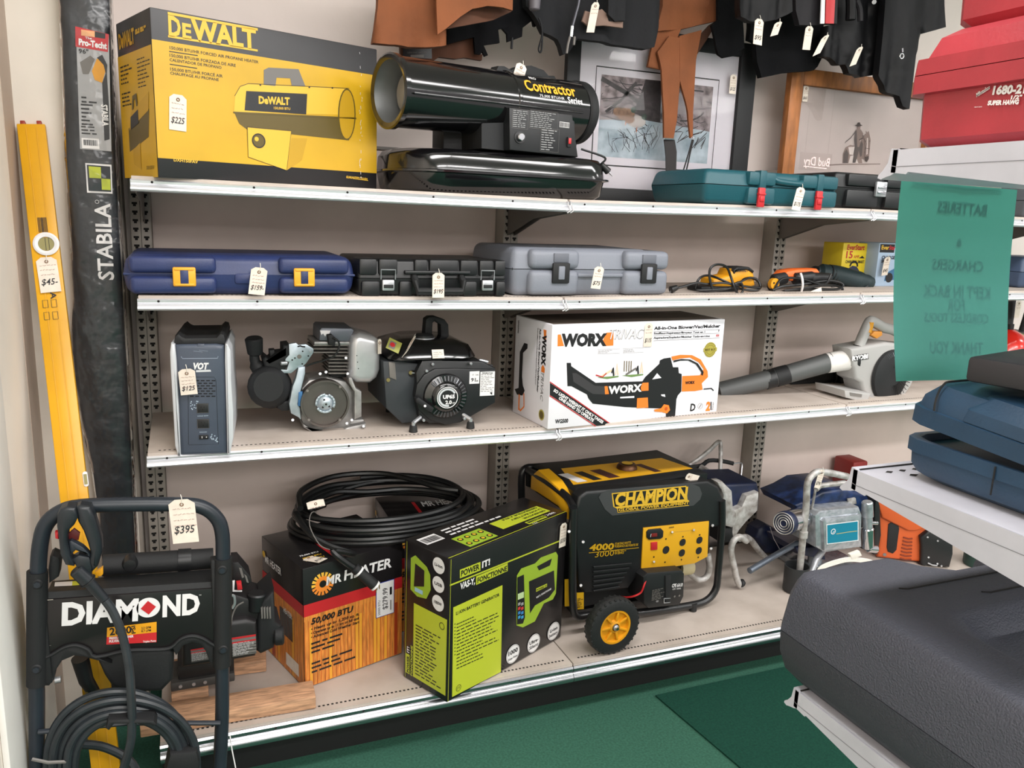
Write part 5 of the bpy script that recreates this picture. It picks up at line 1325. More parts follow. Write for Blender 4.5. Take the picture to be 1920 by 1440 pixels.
def mrheater(loc, rz, w, d, h, full, label):
    W = LR(loc, rz); b = carton_mb(W, w, d, h, KBLK)
    for face, wd_, x0, y0 in (('front', w, 0, 0), ('left', d, 0, d)):
        F = FR(W, x0, y0, 0, face); b.world(F)
        b.rect(0.001, 0, wd_ - .001, .60 * h, FIRE, 1); b.rect(0.001, .60 * h, wd_ - .001, .70 * h, RED, 1)
        n = 26 if face == 'front' else 14
        if face == 'front' or full:
            for i in range(n):
                x = .002 + (wd_ - .006) * i / n; t = random.uniform(.40, .52) * h
                b.rect(x + .002, 0.002, x + wd_ / n - .0015, t, random.choice((FIRE, FIREY, FIRE, FIRED if i % 7 == 3 else FIRE)), 2)
                b.line([(x + .0005, 0), (x + .0005, .56 * h)], .0011, FIRED, 3)
        if face == 'front':
            cx_, cy_ = .062, .835 * h
            for i in range(16):
                a = 2 * pi * i / 16; b.poly([(cx_ + .016 * cos(a - .14), cy_ + .016 * sin(a - .14)), (cx_ + .036 * cos(a - .13), cy_ + .036 * sin(a - .13)), (cx_ + .036 * cos(a + .13), cy_ + .036 * sin(a + .13)), (cx_ + .016 * cos(a + .14), cy_ + .016 * sin(a + .14))], mat('sun_orange', (240, 140, 50), .4) if a > pi else mat('sun_yellow', (246, 190, 70), .4), 2)
            b.ring(cx_, cy_, .011, .024, mat('sun_orange', 0), 3); b.disc(cx_, cy_, .011, KBLK, 4)
            b.text('MR', .072, .815 * h, .026, WHT, w=.05, bold=.03, shear=.1, l=5); b.text('HEATER', .13, .815 * h, .030, WHT, w=.165, bold=.03, shear=.1, l=5)
            b.text('50,000 BTU', .022, .525 * h, .018, PBLK, w=.14, bold=.04, shear=.2, l=5)
            for i, t in enumerate(('\u2022 Heats up to 1,250 sq. ft.', '\u2022 Operates up to 11 hrs on full tank', '\u2022 Advanced Cold Weather Start')): b.text(t, .022, (.475 - .034 * i) * h, .0085, PBLK, w=.16, bold=.03, shear=.15, l=5)
            for v0, n_ in ((.27, 3), (.10, 3)): b.greek(.022, v0 * h, .17, (v0 + .11) * h, n_, PBLK, l=5, fill=.42)
        else:
            b.text('MR HEATER', .03, .80 * h, .022, WHT, w=.12, bold=.02, l=5); b.disc(.02, .86 * h, .011, YELP, 4, 14)
            b.text('HEATER', .16, .50 * h, .016, WHT, w=.06, bold=.02, l=5); b.rect(.13, .30 * h, .22, .52 * h, KBLK, 3); b.rect(.17, .05 * h, .26, .16 * h, TAGM, 4)
        b.pop()
    b.world(FR(W, 0, 0, h, 'top')); b.rect(.11, .001, .122, d * .7, RED, 1)
    for i in range(3): b.text(('50,000 BTU', '60,000 BTU', '75,000 BTU')[i], .03, .04 + i * .02, .008, YELP if i < 2 else WHT, w=.06, bold=.03)
    b.text('MR HEATER', .14, d * .52, .045, WHT, w=.17, bold=.03, shear=.1)
    b.pop()
    return solid('propane_heater_carton', label, 'carton', b, loc, rz, 'boxed heaters on the base shelf')


H1 = mrheater((.394, -.070, ZB(.5) + .003), .307, .336, .295, .381, True, 'orange wood-print heater carton under the cable coil, nearest the lumber')
M1 = H1.W
tag(H1, FR(M1, .045, .055, .382, 'top') @ Matrix.Rotation(radians(20), 4, 'Z') @ Matrix.Rotation(radians(-8), 4, 'X'), '$150', .07, .036, .0, 1, 'cream price tag lying on the carton top', string=False)
# big shop sticker on the front face
F = FR(M1, 0, 0, 0, 'front'); k = crop(440, 880, 2.66667); b = MB(F @ Matrix.Translation((0, 0, .0022)))
q = [uv(F, *k(*p)) for p in ((680, 770), (700, 540), (812, 520), (806, 745))]; cx_ = sum(p[0] for p in q) / 4; cy_ = sum(p[1] for p in q) / 4
hw, hh = .033, .058; BLU = mat('sticker_blue', (40, 50, 150), .5)
b.rect(cx_ - hw, cy_ - hh, cx_ + hw, cy_ + hh, BLU, 1); b.rect(cx_ - hw + .002, cy_ - hh + .002, cx_ + hw - .002, cy_ + hh - .002, WHT, 2)
b.text('$279.99', cx_ + .008, cy_ - .036, .017, PBLK, w=.072, bold=.01, rot=pi / 2, l=3); b.text('50000 BTU', cx_ - .018, cy_ - .050, .008, PBLK, w=.05, rot=pi / 2, l=3); b.greek(cx_ - .012, cy_ - .045, cx_ - .006, cy_ + .03, 9, PGRY, l=3, fill=.4); b.rect(cx_ + .016, cy_ + .008, cx_ + .024, cy_ + .034, PBLK, 3); b.rect(cx_ + .018, cy_ - .044, cx_ + .022, cy_ - .01, PGRY, 3)
H1.part('shop_sticker', b, label='white sticker with a blue border reading $279.99')
mrheater((.722, .165, ZB(.9) + .003), .0, .336, .295, .381, False, 'heater carton with a dark top behind the lime green carton, under the cable coil')

# ---- cable coil with a locking plug
T = Thing('power_cable', 'thick black cable coiled on top of the heater cartons, its plug hanging in front', 'cable', (.72, .17, ZB(.6) + .382))
zc = ZB(.6) + .382; rc = .0098
b = MB(); pts = []; rnd = random.Random(12); cx_, cy_ = .712, .222
N = 7
for t in range(N):
    rx, ry = .308 - .015 * (t % 4) + rnd.uniform(-.006, .006), .222 - .011 * (t % 4) + rnd.uniform(-.006, .006)
    for i in range(14):
        a = 2 * pi * i / 14 + 2.2; g = t + i / 14
        lift = .012 + .006 * (t % 4) + .0085 * g
        dx = rnd.uniform(-.006, .006)
        front = max(0, -sin(a)); back = max(0, sin(a))
        pts.append((cx_ + rx * cos(a) + dx - .02 * sin(g * 1.3), cy_ + ry * sin(a) - .012 * (t % 3) + .02 * front, zc + lift + .012 * back * (t > 2)))
b.tube(pts, rc, CABLE, 8, smooth=4)
# inner tail crossing the coil and the front strands
b.tube([(.42, .16, zc + .10), (.44, .28, zc + .115), (.56, .38, zc + .12), (.72, .37, zc + .12), (.82, .28, zc + .115), (.88, .20, zc + .11), (.94, .17, zc + .105)], rc, CABLE, 8, smooth=5)
pl = ay(695, 1072, -.10)
b.tube([(.405, .16, zc + .085), (.43, .05, zc + .06), (.48, -.0, zc + .035), (.545, -.045, zc + .018), tuple(ay(625, 1035, -.085)), tuple(ay(668, 1068, -.10))], rc, CABLE, 8, smooth=5)
T.part('cable', b)
b = MB(); p0_ = ay(664, 1064, -.10); p1_ = ay(703, 1098, -.115); dd = (p1_ - p0_).normalized()
b.cyl(p0_, p1_, .0155, BLKM, 20, .0165, .003); T.part('plug_body', b)
b = MB(); b.cyl(p0_ + dd * .016, p0_ + dd * .022, .0175, WHT, 24); b.cyl(p1_ - dd * .002, p1_ + dd * .004, .0165, WHT, 24); T.part('plug_ring', b, label='white plastic ring on the plug')
b = MB()
for a in (0, 2.1, 4.2):
    s_ = dd.orthogonal().normalized(); q_ = Matrix.Rotation(a, 3, dd) @ s_ * .008; b.box(p1_ + q_ + dd * .010, (.002, .008, .016), mat('brass', (170, 150, 100), .35, .8), .0005)
T.part('plug_blade', b, label='brass plug blades')
b = MB(); b.tube([(.48, -.02, zc + .03), (.45, -.02, zc + .05), (.43, .03, zc + .09), (.44, .07, zc + .115), (.46, .09, zc + .11)], .0016, PGRY, 6, smooth=4); T.part('wire_tie', b, label='grey wire tie')
tag(T, XF(ay(592, 945, .08), (.95, -.05, .16), (-.1, .55, .6)), '$150', .024, .052, .1, 1, 'cream paper tag on the coil', string=False)

# ---- lime green and black carton
loc, rz, w, d, h = (.771, -.274, ZB(.8) + .003), .455, .534, .194, .450
W = LR(loc, rz); b = carton_mb(W, w, d, h, KBLK); F = FR(W, 0, 0, 0, 'front'); k = crop(440, 880, 2.66667)
LIME = mat('print_lime', (184, 194, 50), .4); LIMET = mat('lime_plastic_print', (150, 178, 50), .4)
b.linepx(F, k((1075, 580), (1655, 345)), .005, LIME, 2); b.world(F); b.line([(.004, .002), (.004, h - .002)], .0015, LIME, 2); b.pop()
b.polypx(F, k((1125, 502), (1228, 462), (1228, 505), (1125, 545)), LIME, 2); b.textpx(F, 'POWER', k(1130, 535), k(1222, 498), 10, PBLK, .03, 0, 3); b.textpx(F, 'IT!', k(1235, 492), k(1275, 475), 11, WHT, .04, 0, 3)
b.textpx(F, 'VAS-Y,', k(1125, 600), k(1200, 570), 11, WHT, .04, 0, 3); b.polypx(F, k((1206, 535), (1364, 468), (1364, 508), (1206, 578)), LIME, 2); b.textpx(F, 'FONCTIONNE', k(1212, 568), k(1360, 505), 9, PBLK, .03, 0, 3)
b.polypx(F, k((1092, 690), (1338, 578), (1330, 1012), (1086, 1138)), LIME, 2)
b.textpx(F, 'LI ION BATTERY GENERATOR', k(1105, 728), k(1322, 632), 5.6, PBLK, .03, 0, 3)
for i, ln in enumerate((.4, .45, .95, .98, .9, .8, .86, .95, .6, .9, .98, .5, .6, .62)):
    y = 775 + i * 17; x1 = 1108 + 215 * ln
    if i < 10: b.world(F); b.disc(*uv(F, *k(1100, y - 2)), .0022, PBLK, 3, 8); b.pop()
    p0_ = uv(F, *k(1108, y)); p1_ = uv(F, *k(x1, y - 96 * ln)); x = 0.0
    while x < 1:
        x2 = min(1, x + rnd.uniform(.05, .14)); b.world(F); b.line([(p0_[0] + (p1_[0] - p0_[0]) * x, p0_[1] + (p1_[1] - p0_[1]) * x), (p0_[0] + (p1_[0] - p0_[0]) * x2, p0_[1] + (p1_[1] - p0_[1]) * x2)], .0032, PBLK, 3); b.pop(); x = x2 + .025
b.world(F); u_, v_ = uv(F, *k(1118, 1092)); b.ring(u_, v_, .009, .0105, PBLK, 3); b.text('ETL', u_, v_ - .003, .007, PBLK, w=.013, align='C', l=3); b.pop()
b.polypx(F, k((1410, 530), (1432, 495), (1500, 470), (1530, 440), (1605, 412), (1615, 430), (1605, 620), (1590, 650), (1545, 670), (1500, 760), (1440, 790), (1408, 780)), LIMET, 2)
b.polypx(F, k((1412, 540), (1445, 525), (1450, 740), (1440, 770), (1410, 775)), PBLK, 3); b.polypx(F, k((1470, 560), (1595, 505), (1600, 600), (1570, 640), (1500, 680), (1475, 720)), PBLK, 3); b.polypx(F, k((1510, 485), (1585, 445), (1575, 480), (1520, 505)), PBLK, 3)
b.polypx(F, k((1505, 612), (1560, 585), (1560, 570), (1505, 595)), LIME, 4); b.textpx(F, 'POWER IT!', k(1507, 608), k(1558, 584), 3.2, PBLK, .03, 0, 5); b.textpx(F, 'VAS-Y, FONCTIONNE', k(1505, 645), k(1580, 600), 3.2, WHT, .03, 0, 5)
b.polypx(F, k((1414, 622), (1444, 610), (1444, 640), (1414, 652)), mat('print_palegreen', (190, 210, 160), .4), 4)
for i, c_ in enumerate(((150, 150, 150), (200, 60, 60), (60, 130, 190), (60, 150, 200))):
    for j in (0, 1): b.polypx(F, k((1415 + j * 15, 668 + i * 22), (1427 + j * 15, 662 + i * 22), (1427 + j * 15, 676 + i * 22), (1415 + j * 15, 682 + i * 22)), mat('socket_print_%d' % i, c_, .4), 4)
for (x, y, t1, t2) in ((1390, 922, '1000', 'Surge Watts'), (1494, 868, 'Ultra-', 'Silent'), (1593, 808, 'Li-ion', 'battery')):
    b.world(F); u_, v_ = uv(F, *k(x, y)); R2 = .033; b.disc(u_, v_, R2, PBLK, 2, 30); b.disc(u_, v_, R2 * .95, WHT, 3, 30); b.ring(u_, v_, R2 * .86, R2 * .89, PGRY, 4)
    b.text(t1, u_, v_ + .001, .014 if t1 == '1000' else .011, PBLK, w=R2 * 1.35 if t1 != 'Li-ion' else R2 * 1.2, align='C', bold=.035, l=4); b.text(t2, u_, v_ - .016, .007 if t1 == '1000' else .011, PBLK, w=R2 * 1.35, align='C', bold=.02, l=4); b.pop()
L = FR(W, 0, d, 0, 'left'); b.world(L)
b.line([(.010, .003), (.012, h - .003)], .0014, LIME, 2); b.rect(.045, .02, .188, .262, LIME, 1); b.greek(.055, .03, .17, .20, 16, PBLK, l=2, fill=.35); b.ring(.168, .235, .009, .011, PBLK, 3); b.rect(.012, .02, .030, .085, LIME, 2); b.text('POWER', .028, .024, .010, PBLK, w=.055, rot=pi / 2, l=3, bold=.03); b.text('IT!', .028, .090, .010, WHT, w=.02, rot=pi / 2, l=3, bold=.03); b.text('FONCTIONNE', .043, .02, .008, LIME, w=.10, rot=pi / 2, l=3, bold=.03)
for i, t in enumerate(('1000W', 'USB', 'Li-ion')):
    cy_ = .300 + i * .058; b.disc(.150, cy_, .026, PBLK, 2); b.disc(.150, cy_, .0245, WHT, 3); b.text(t, .150, cy_ - .004, .009, PBLK, w=.032, align='C', bold=.03, l=4)
b.poly([(.03, .30), (.03, .40), (.05, .415), (.10, .395), (.115, .375), (.118, .33), (.10, .295), (.06, .288)], LIMET, 2); b.poly([(.045, .315), (.05, .39), (.09, .38), (.09, .33)], PBLK, 3); b.rect(.05, .302, .085, .315, mat('print_ice', (150, 190, 210), .4), 4); b.pop()
b.world(FR(W, 0, 0, h, 'top'))
b.rect(.02, .115, .09, .165, WHT, 1); b.barcode(.025, .122, .085, .155, PBLK, 2)
b.rect(.10, .02, .22, .10, LIMET, 1)
for i in range(8): b.disc(.117 + (i % 4) * .029, .04 + (i // 4) * .038, .010, PBLK, 2, 12); b.disc(.117 + (i % 4) * .029, .04 + (i // 4) * .038, .006, YELP, 3, 10)
b.rect(.27, .045, .50, .105, LIME, 1)
for i in range(3): b.text(('GENERATEUR A PILE', 'LI ION BATTERY', 'GENERATOR')[i], .49, .092 - i * .018 + .008, .009, PBLK, w=(.17, .15, .11)[i], rot=pi, bold=.03)
b.rect(.36, .016, .45, .036, LIME, 1); b.text('FONCTIONNE', .445, .032, .010, PBLK, w=.08, rot=pi, bold=.03, l=3); b.text('VAS-Y,', .50, .032, .010, WHT, w=.045, rot=pi, bold=.03); b.text('IT!', .39, .013, .009, WHT, w=.02, rot=pi, bold=.03)
for i in range(3): b.greek(.12, .118 + i * .02, .36, .130 + i * .02, 1, WHT, l=2, fill=.7)
b.line([(.0, .006), (w, .006)], .003, LIME, 2); b.pop()
PW = solid('battery_generator_carton', 'black and lime green carton standing at an angle over the base shelf edge', 'carton', b, loc, rz)
tag(PW, F @ Matrix.Translation((*uv(F, *k(1640, 285)), .004)) @ Matrix.Rotation(radians(-2), 4, 'Z'), '$350', .082, .034, 0, 3, 'cream price tag hanging at the carton edge', seed=9, string=False)

# ---- wheeled frame generator
k = crop(940, 820, 3.5556)
GR = 0.082; GX0, GY0 = 1.263, -.053
T = Thing('wheeled_generator', 'yellow and black petrol generator in a tubular frame with a wheel, on the base shelf', 'generator', (1.55, .13, ZB(1.5)))
gc, gs = cos(GR), sin(GR); GD = .37


def GF(dy): return XF((GX0 - gs * dy, GY0 + gc * dy, 0), (gc, gs, 0), (0, 0, 1))


def gp(x, y, dy=0.0): F_ = GF(dy); u, v = uv(F_, *k(x, y)); return F_ @ Vector((u, v, 0))


def gpr(b, pts, d0, d1, m, bev=.004, seg=2):
    F_ = GF(d0); b.world(F_); b.prism([uv(F_, *k(*p)) for p in pts], -(d1 - d0), 0, m, bev, seg); b.pop()


FRM = mat('frame_black', (24, 24, 26), .35, coat=.2)
b = MB()
fr = [gp(480, 470), gp(475, 700), gp(478, 1100), gp(505, 1190), gp(600, 1185), gp(900, 1170), gp(1250, 1122), gp(1370, 1085), gp(1430, 1010), gp(1445, 900), gp(1470, 600), gp(1470, 420)]
b.tube(fr, .0135, FRM, 12, smooth=4); T.part('frame', b, label='black tubular frame, front loop')
b = MB(); rr = [gp(135, 420, GD), gp(135, 260, GD), gp(165, 205, GD), gp(260, 195, GD), gp(650, 162, GD), gp(1030, 138, GD)]
b.tube(rr, .0135, FRM, 12, smooth=3); b.tube([rr[0], rr[0] + Vector((0, 0, -.22)), rr[0] + Vector((.02, 0, -.34))], .0135, FRM, 12)
p1_ = gp(1030, 138, GD); p2_ = gp(1345, 300, .03); b.tube([p1_ - Vector((.02, 0, 0)), p1_ + Vector((.02, -.01, -.003)), p1_ + (p2_ - p1_) * .35, p1_ + (p2_ - p1_) * .8, p2_], .0135, FRM, 12, smooth=3)
b.tube([p1_, p1_ + Vector((0.01, 0, -.2)), p1_ + Vector((.01, 0, -.34))], .0135, FRM, 12)
q1 = gp(165, 215, GD); q2 = gp(478, 470, 0); b.tube([q1, gp(300, 290, GD * .55), gp(440, 400, .06), q2], .0135, FRM, 12, smooth=3)
T.part('frame', b)
b = MB(); z_ = ZB(1.5); b.bx(GX0 + .06, GX0 + .50, GY0 + .08, GY0 + .38, z_ + .045, z_ + .055, FRM)
for x in (GX0 + .54,):
    for y in (GY0 + .04, GY0 + .36): b.cyl((x, y, z_ + .0015), (x, y, z_ + .03), .014, RUB, 14)
b.cyl((GX0 + .02, GY0 + .34, z_ + .002), (GX0 + .02, GY0 + .34, z_ + .05), .014, RUB, 14); T.part('base_plate', b)
# shroud: front panel folding over the top edge
b = MB(); gpr(b, ((500, 480), (520, 400), (570, 362), (1380, 290), (1450, 330), (1485, 420), (1478, 600), (1398, 600), (1390, 780), (1180, 850), (930, 915), (900, 940), (850, 1010), (560, 1045), (520, 1000), (498, 700)), .0, .045, BLK, .010, 3)
top0 = [gp(540, 385, .012), gp(1400, 300, .012)]
b.loft([[gp(505, 400, .01), gp(1470, 350, .01)], [gp(560, 352, .045), gp(1405, 285, .045)], [gp(430, 330, .12), gp(1290, 258, .12)]], BLK, cap=False, closed=False)
SH = T.part('front_shroud', b)
b = MB(); gpr(b, ((175, 225), (1030, 155), (1065, 260), (1060, 330), (340, 380), (175, 330)), GD - .03, GD - .015, BLK, .003); gpr(b, ((525, 190), (1020, 148), (1030, 168), (535, 210)), GD - .032, GD - .03, mat('print_maroon', (74, 36, 32), .4), 0); T.part('rear_shroud', b)
b = MB(); F_ = GF(-.0012)
OV = mat('shroud_grey', (66, 66, 68), .4)
b.polypx(F_, k((648, 400), (665, 372), (710, 352), (1265, 308), (1320, 330), (1338, 375), (1325, 415), (1280, 455), (740, 522), (690, 480)), OV, 1)
b.polypx(F_, k((735, 372), (1232, 322), (1240, 415), (1250, 420), (1250, 455), (775, 502), (770, 475), (745, 462)), YELP, 2); b.polypx(F_, k((742, 378), (1226, 330), (1233, 410), (755, 462)), PBLK, 3)
b.textpx(F_, 'CHAMPION', k(752, 456), k(1234, 408), 22, YELP, .045, 0, 4); b.polypx(F_, k((775, 474), (1250, 426), (1250, 450), (778, 498)), PBLK, 3); b.textpx(F_, 'GLOBAL POWER EQUIPMENT', k(780, 493), k(1248, 444), 5, YELP, .03, 0, 4)
b.textpx(F_, '4000', k(585, 755), k(748, 745), 11, YELD, .04); b.textpx(F_, 'STARTING WATTS', k(755, 718), k(862, 707), 4, YELD, .02); b.textpx(F_, 'PUISSANCE DE POINTE DE', k(755, 735), k(910, 722), 4, YELD, .02); b.linepx(F_, k((583, 770), (915, 735)), .0022, YELD, 2)
b.textpx(F_, '3000', k(622, 800), k(748, 788), 10, YELD, .0); b.textpx(F_, 'RATED WATTS', k(755, 763), k(830, 757), 4, YELD, .02); b.textpx(F_, 'EN SERVICE', k(755, 780), k(815, 775), 4, YELD, .02)
for i in range(5): b.linepx(F_, k((612, 872 + i * 32), (868 - i * 18, 850 + i * 30)), .006, BLKM, 2)
T.part('decal', b, SH, label='yellow lettering and grey oval badge on the shroud')
for i in range(6):
    b = MB(); p0_ = gp(612, 866 + i * 32, -.003); p1_ = gp(866 - i * 16, 842 + i * 31, -.003); b.tube([p0_, p1_], .0036, BLK, 6); T.part('louvre', b, SH)
b = MB(); YP = mat('panel_yellow', (224, 166, 26), .4); gpr(b, ((948, 605), (1385, 560), (1375, 795), (1290, 840), (1180, 858), (1050, 880), (932, 915)), -.004, .0, YP, .001)
CP = T.part('control_panel', b, label='yellow control panel')
FP_ = GF(-.0042)
b = MB(); b.world(FP_); b.disc(*uv(FP_, *k(1097, 750)), .0145, BLKM, 2); b.ring(*uv(FP_, *k(1097, 750)), .012, .0145, SLOT, 3); b.pop(); T.part('outlet', b, CP, 'round black outlet')
for (x, y) in ((1208, 700), (1203, 770), (1320, 685), (1316, 755)):
    b = MB(); b.world(FP_); u_, v_ = uv(FP_, *k(x, y)); b.poly([(u_ + (.0145 * cos(a * pi / 12) if abs(cos(a * pi / 12)) < .93 else .0136 * (1 if cos(a * pi / 12) > 0 else -1)), v_ + .0138 * sin(a * pi / 12)) for a in range(24)], BLKM, 2)
    for dx in (-.0035, .0035): b.rect(u_ + dx - .0006, v_ + .001, u_ + dx + .0006, v_ + .005, SLOT, 3)
    b.pop(); T.part('outlet', b, CP, 'black power outlet')
b = MB()
for (x, y) in ((1097, 677), (1210, 662), (1200, 815), (1322, 650), (1312, 800), (1090, 832), (1016, 797)): b.world(FP_); b.disc(*uv(FP_, *k(x, y)), .0032, PBLK, 2, 12); b.pop()
b.textpx(FP_, 'HOUR', k(1117, 606), k(1150, 602), 2.4, PBLK, .03); b.linepx(FP_, k((1150, 632), (1270, 620)), .0006, PGRY, 2)
T.part('panel_print', b, CP, 'small black dots and print on the yellow panel')
b = MB(); gpr(b, ((970, 630), (985, 615), (1065, 608), (1082, 625), (1080, 665), (1062, 678), (985, 684), (970, 668)), -.008, -.004, BLK, .002); gpr(b, ((1003, 642), (1040, 640), (1040, 662), (1003, 665)), -.010, -.008, mat('switch_darkred', (120, 28, 26), .4), .001); b.textpx(GF(-.0085), 'I', k(992, 665), k(995, 665), 6, WHT); T.part('rocker_switch', b, CP)
b = MB(); gpr(b, ((1000, 702), (1042, 698), (1042, 750), (1000, 755)), -.008, -.004, RED, .002); T.part('breaker', b, CP, label='red breaker button')
for (x, y) in ((1140, 632), (1284, 618), (1018, 830)): b = MB(); b.cyl(gp(x, y, -.012), gp(x, y, -.004), .0042, STEEL, 12, None, .001); T.part('terminal', b, CP)
for (x, y) in ((545, 698), (530, 988), (1408, 588), (1398, 742), (452, 628)): b = MB(); b.cyl(gp(x, y, -.007), gp(x, y, 0), .0055, STEEL, 12, None, .0015); T.part('frame_bolt', b)
# tank
b = MB(); zt0 = gp(420, 345, .06).z
b.world(GF(0)); tu0, tu1 = .035, .60
b.pop(); G = XF((GX0, GY0, 0), (gc, gs, 0), (-gs, gc, 0)); b.world(G)
b.loft([[(u, v, z) for (u, v) in ((tu0 + i_, .05 + i_), (tu1 - i_, .05 + i_), (tu1 - i_, .35 - i_), (tu0 + i_, .35 - i_))] for (i_, z) in ((.012, zt0 - .11), (0, zt0 - .09), (0, zt0 - .012), (.02, zt0))], BLK); b.pop(); TK = T.part('fuel_tank', b)
FT = XF(G @ Vector((0, 0, zt0)), (gc, gs, 0), (-gs, gc, 0)); b = MB(FT)
b.poly([(.05, .085), (.56, .085), (.53, .235), (.10, .255)], YP, 1)
for i, (u0, u1, m_) in enumerate(((.075, .115, WHT), (.14, .175, PBLK), (.205, .25, mat('print_maroon', (74, 36, 32), .4)), (.40, .43, mat('print_maroon', 0)))): b.poly([(u0, .10), (u1, .10), (u1 - .02, .20), (u0 - .02, .20)], m_, 2)
T.part('tank_decal', b, TK, label='yellow decal with small labels over the tank top')
b = MB(FT); b.lathe([(0, .020), (.030, .018), (.036, .010), (.038, 0.0)], mat('cap_bronze', (96, 62, 38), .3, .6), (.33, .175, 0), (0, 0, 1), 30); b.disc(.33, .175, .02, YELP, 46, 20); T.part('fuel_cap', b, TK, label='bronze fuel cap')
b = MB(); b.world(G); b.push(XF((.012, .30, 0), (0, -1, 0), (0, 0, 1)))
zz = zt0
b.prism([(0.0, zz - .03), (.05, zz + .008), (.20, zz - .012), (.262, zz - .06), (.262, zz - .10), (.20, zz - .075), (.05, zz - .075), (0.0, zz - .08)], -.035, .01, YP, .004); b.pop(); b.pop(); T.part('side_shroud', b, label='yellow shroud plate on the left end')
b = MB(); b.world(G); b.box((.30, .20, z_ + .17), (.50, .27, .22), BLKM, .02); b.pop(); b.cyl(gp(1180, 870, .08), gp(1260, 860, .08), .03, mat('filter_cream', (206, 190, 150), .6), 16); T.part('engine_block', b)
for (x0, x1, y0, y1, dy) in ((423, 455, 945, 1125, .04), (500, 550, 1035, 1145, -.004)):
    b = MB(); gpr(b, ((x0, y0 + 3), (x1, y0), (x1, y1), (x0, y1 + 3)), dy, dy + .002, YELD, 0)
    F_ = GF(dy - .0005); a_ = uv(F_, *k(x0 + 4, y1 - 5)); c_ = uv(F_, *k(x1 - 4, y0 + 30)); b.world(F_); b.greek(*a_, *c_, 8, PBLK, fill=.4); b.pop(); T.part('warning_label', b, label='small yellow warning label')
b = MB(); gpr(b, ((948, 935), (975, 905), (1205, 885), (1222, 910), (1218, 1060), (1190, 1118), (985, 1142), (952, 1110)), -.045, .05, BLK, .006); F_ = GF(-.0455)
b.textpx(F_, 'CPE 6A10', k(1135, 1000), k(1206, 993), 6, WHT, .03); b.textpx(F_, '12V 10Ah', k(1140, 1017), k(1195, 1011), 3, WHT); b.textpx(F_, 'CE', k(1030, 1098), k(1045, 1097), 3, WHT)
a_ = uv(F_, *k(1000, 1090)); c_ = uv(F_, *k(1092, 998)); b.world(F_); b.greek(*a_, *c_, 8, PGRY, fill=.4); b.disc(*uv(F_, *k(1155, 1060)), .004, PGRY, 2, 12); b.disc(*uv(F_, *k(1186, 1055)), .004, PGRY, 2, 12); b.pop()
gpr(b, ((1095, 925), (1130, 920), (1128, 1098), (1096, 1102)), -.049, -.045, BLKM, .001); b.tube([gp(1085, 1075, -.048), gp(1125, 1072, -.048), gp(1125, 1100, -.048), gp(1085, 1104, -.048), gp(1085, 1075, -.048)], .002, STEEL, 6)
T.part('battery', b, label='black battery with printed label and strap')
b = MB(); b.tube([gp(968, 940, -.04), gp(950, 990, -.045), gp(930, 1035, -.04), gp(880, 1060, -.03), gp(830, 1066, -.0), gp(800, 1060, .05)], .0032, mat('red_lead', (206, 40, 44), .4), 8, smooth=4); T.part('battery_lead', b, label='red battery lead')
wc = gp(738, 1248, -.125); wr = wc.z - ZB(1.4); wa = Vector((gs, -gc, 0)) * -1
b = MB(); hw_ = .022
prof = [(wr * .60, -hw_), (wr * .86, -hw_), (wr * .95, -hw_ * .8), (wr * .985, -hw_ * .4), (wr * .99, 0), (wr * .985, hw_ * .4), (wr * .95, hw_ * .8), (wr * .86, hw_), (wr * .60, hw_)]
b.lathe(prof, RUB, wc, wa, 48, closed_prof=True)
sd = wa.orthogonal().normalized(); up_ = wa.cross(sd)
for i in range(30):
    for j, off in enumerate((-.014, 0, .014)):
        a = 2 * pi * (i + .5 * (j % 2)) / 30; dr = sd * cos(a) + up_ * sin(a); tg = wa.cross(dr)
        b.box(wc + dr * wr * (.962 if j == 1 else .945) + wa * off, (.008, .0115, .006), RUB, .0015, R=Matrix((tg, wa, dr)).transposed())
tire = T.part('wheel', b)
b = MB(); b.lathe([(wr * .14, -hw_ * 1.02), (wr * .20, -hw_ * .9), (wr * .24, -hw_ * .5), (wr * .50, -hw_ * .5), (wr * .53, -hw_ * .95), (wr * .62, -hw_ * .95), (wr * .62, hw_), (wr * .14, hw_)], TOOLY, wc, wa, 40, closed_prof=True)
for i in range(7):
    a = 2 * pi * i / 7 + .3; dr = sd * cos(a) + up_ * sin(a); tg = wa.cross(dr); b.box(wc + dr * wr * .36 - wa * hw_ * .62, (.008, .012, wr * .34), TOOLY, .002, R=Matrix((tg, wa, dr)).transposed())
hub = T.part('wheel_hub', b, tire, label='yellow plastic wheel hub')
b = MB(); b.cyl(wc - wa * (hw_ + .006), wc + wa * .10, .010, STEEL, 18, None, .002); b.cyl(wc - wa * (hw_ + .011), wc - wa * (hw_ + .003), .006, CHROME, 6); T.part('axle', b, tire, label='steel axle nut')
tag(T, XF(gp(1250, 262, .02), (.55, .1, .8), (-.95, -.05, .3)), None, .056, .026, 0, 1, 'white price tag lying on the top edge', string=False)

# ---- paint sprayers
WPT = mat('spattered_metal', (192, 190, 188), .45, .35, var=.2, vscale=34, dirt=(146, 138, 132)); BPT = mat('sprayer_blue', (30, 50, 92), .3, var=.4, vscale=24, dirt=(12, 20, 40)); DKB = mat('dark_blue_rubber', (20, 30, 62), .45, var=.2, vscale=20)
k = crop(1240, 820, 4.3636)


def S(x, y, Y=.15): return tuple(ay(*k(x, y), Y))


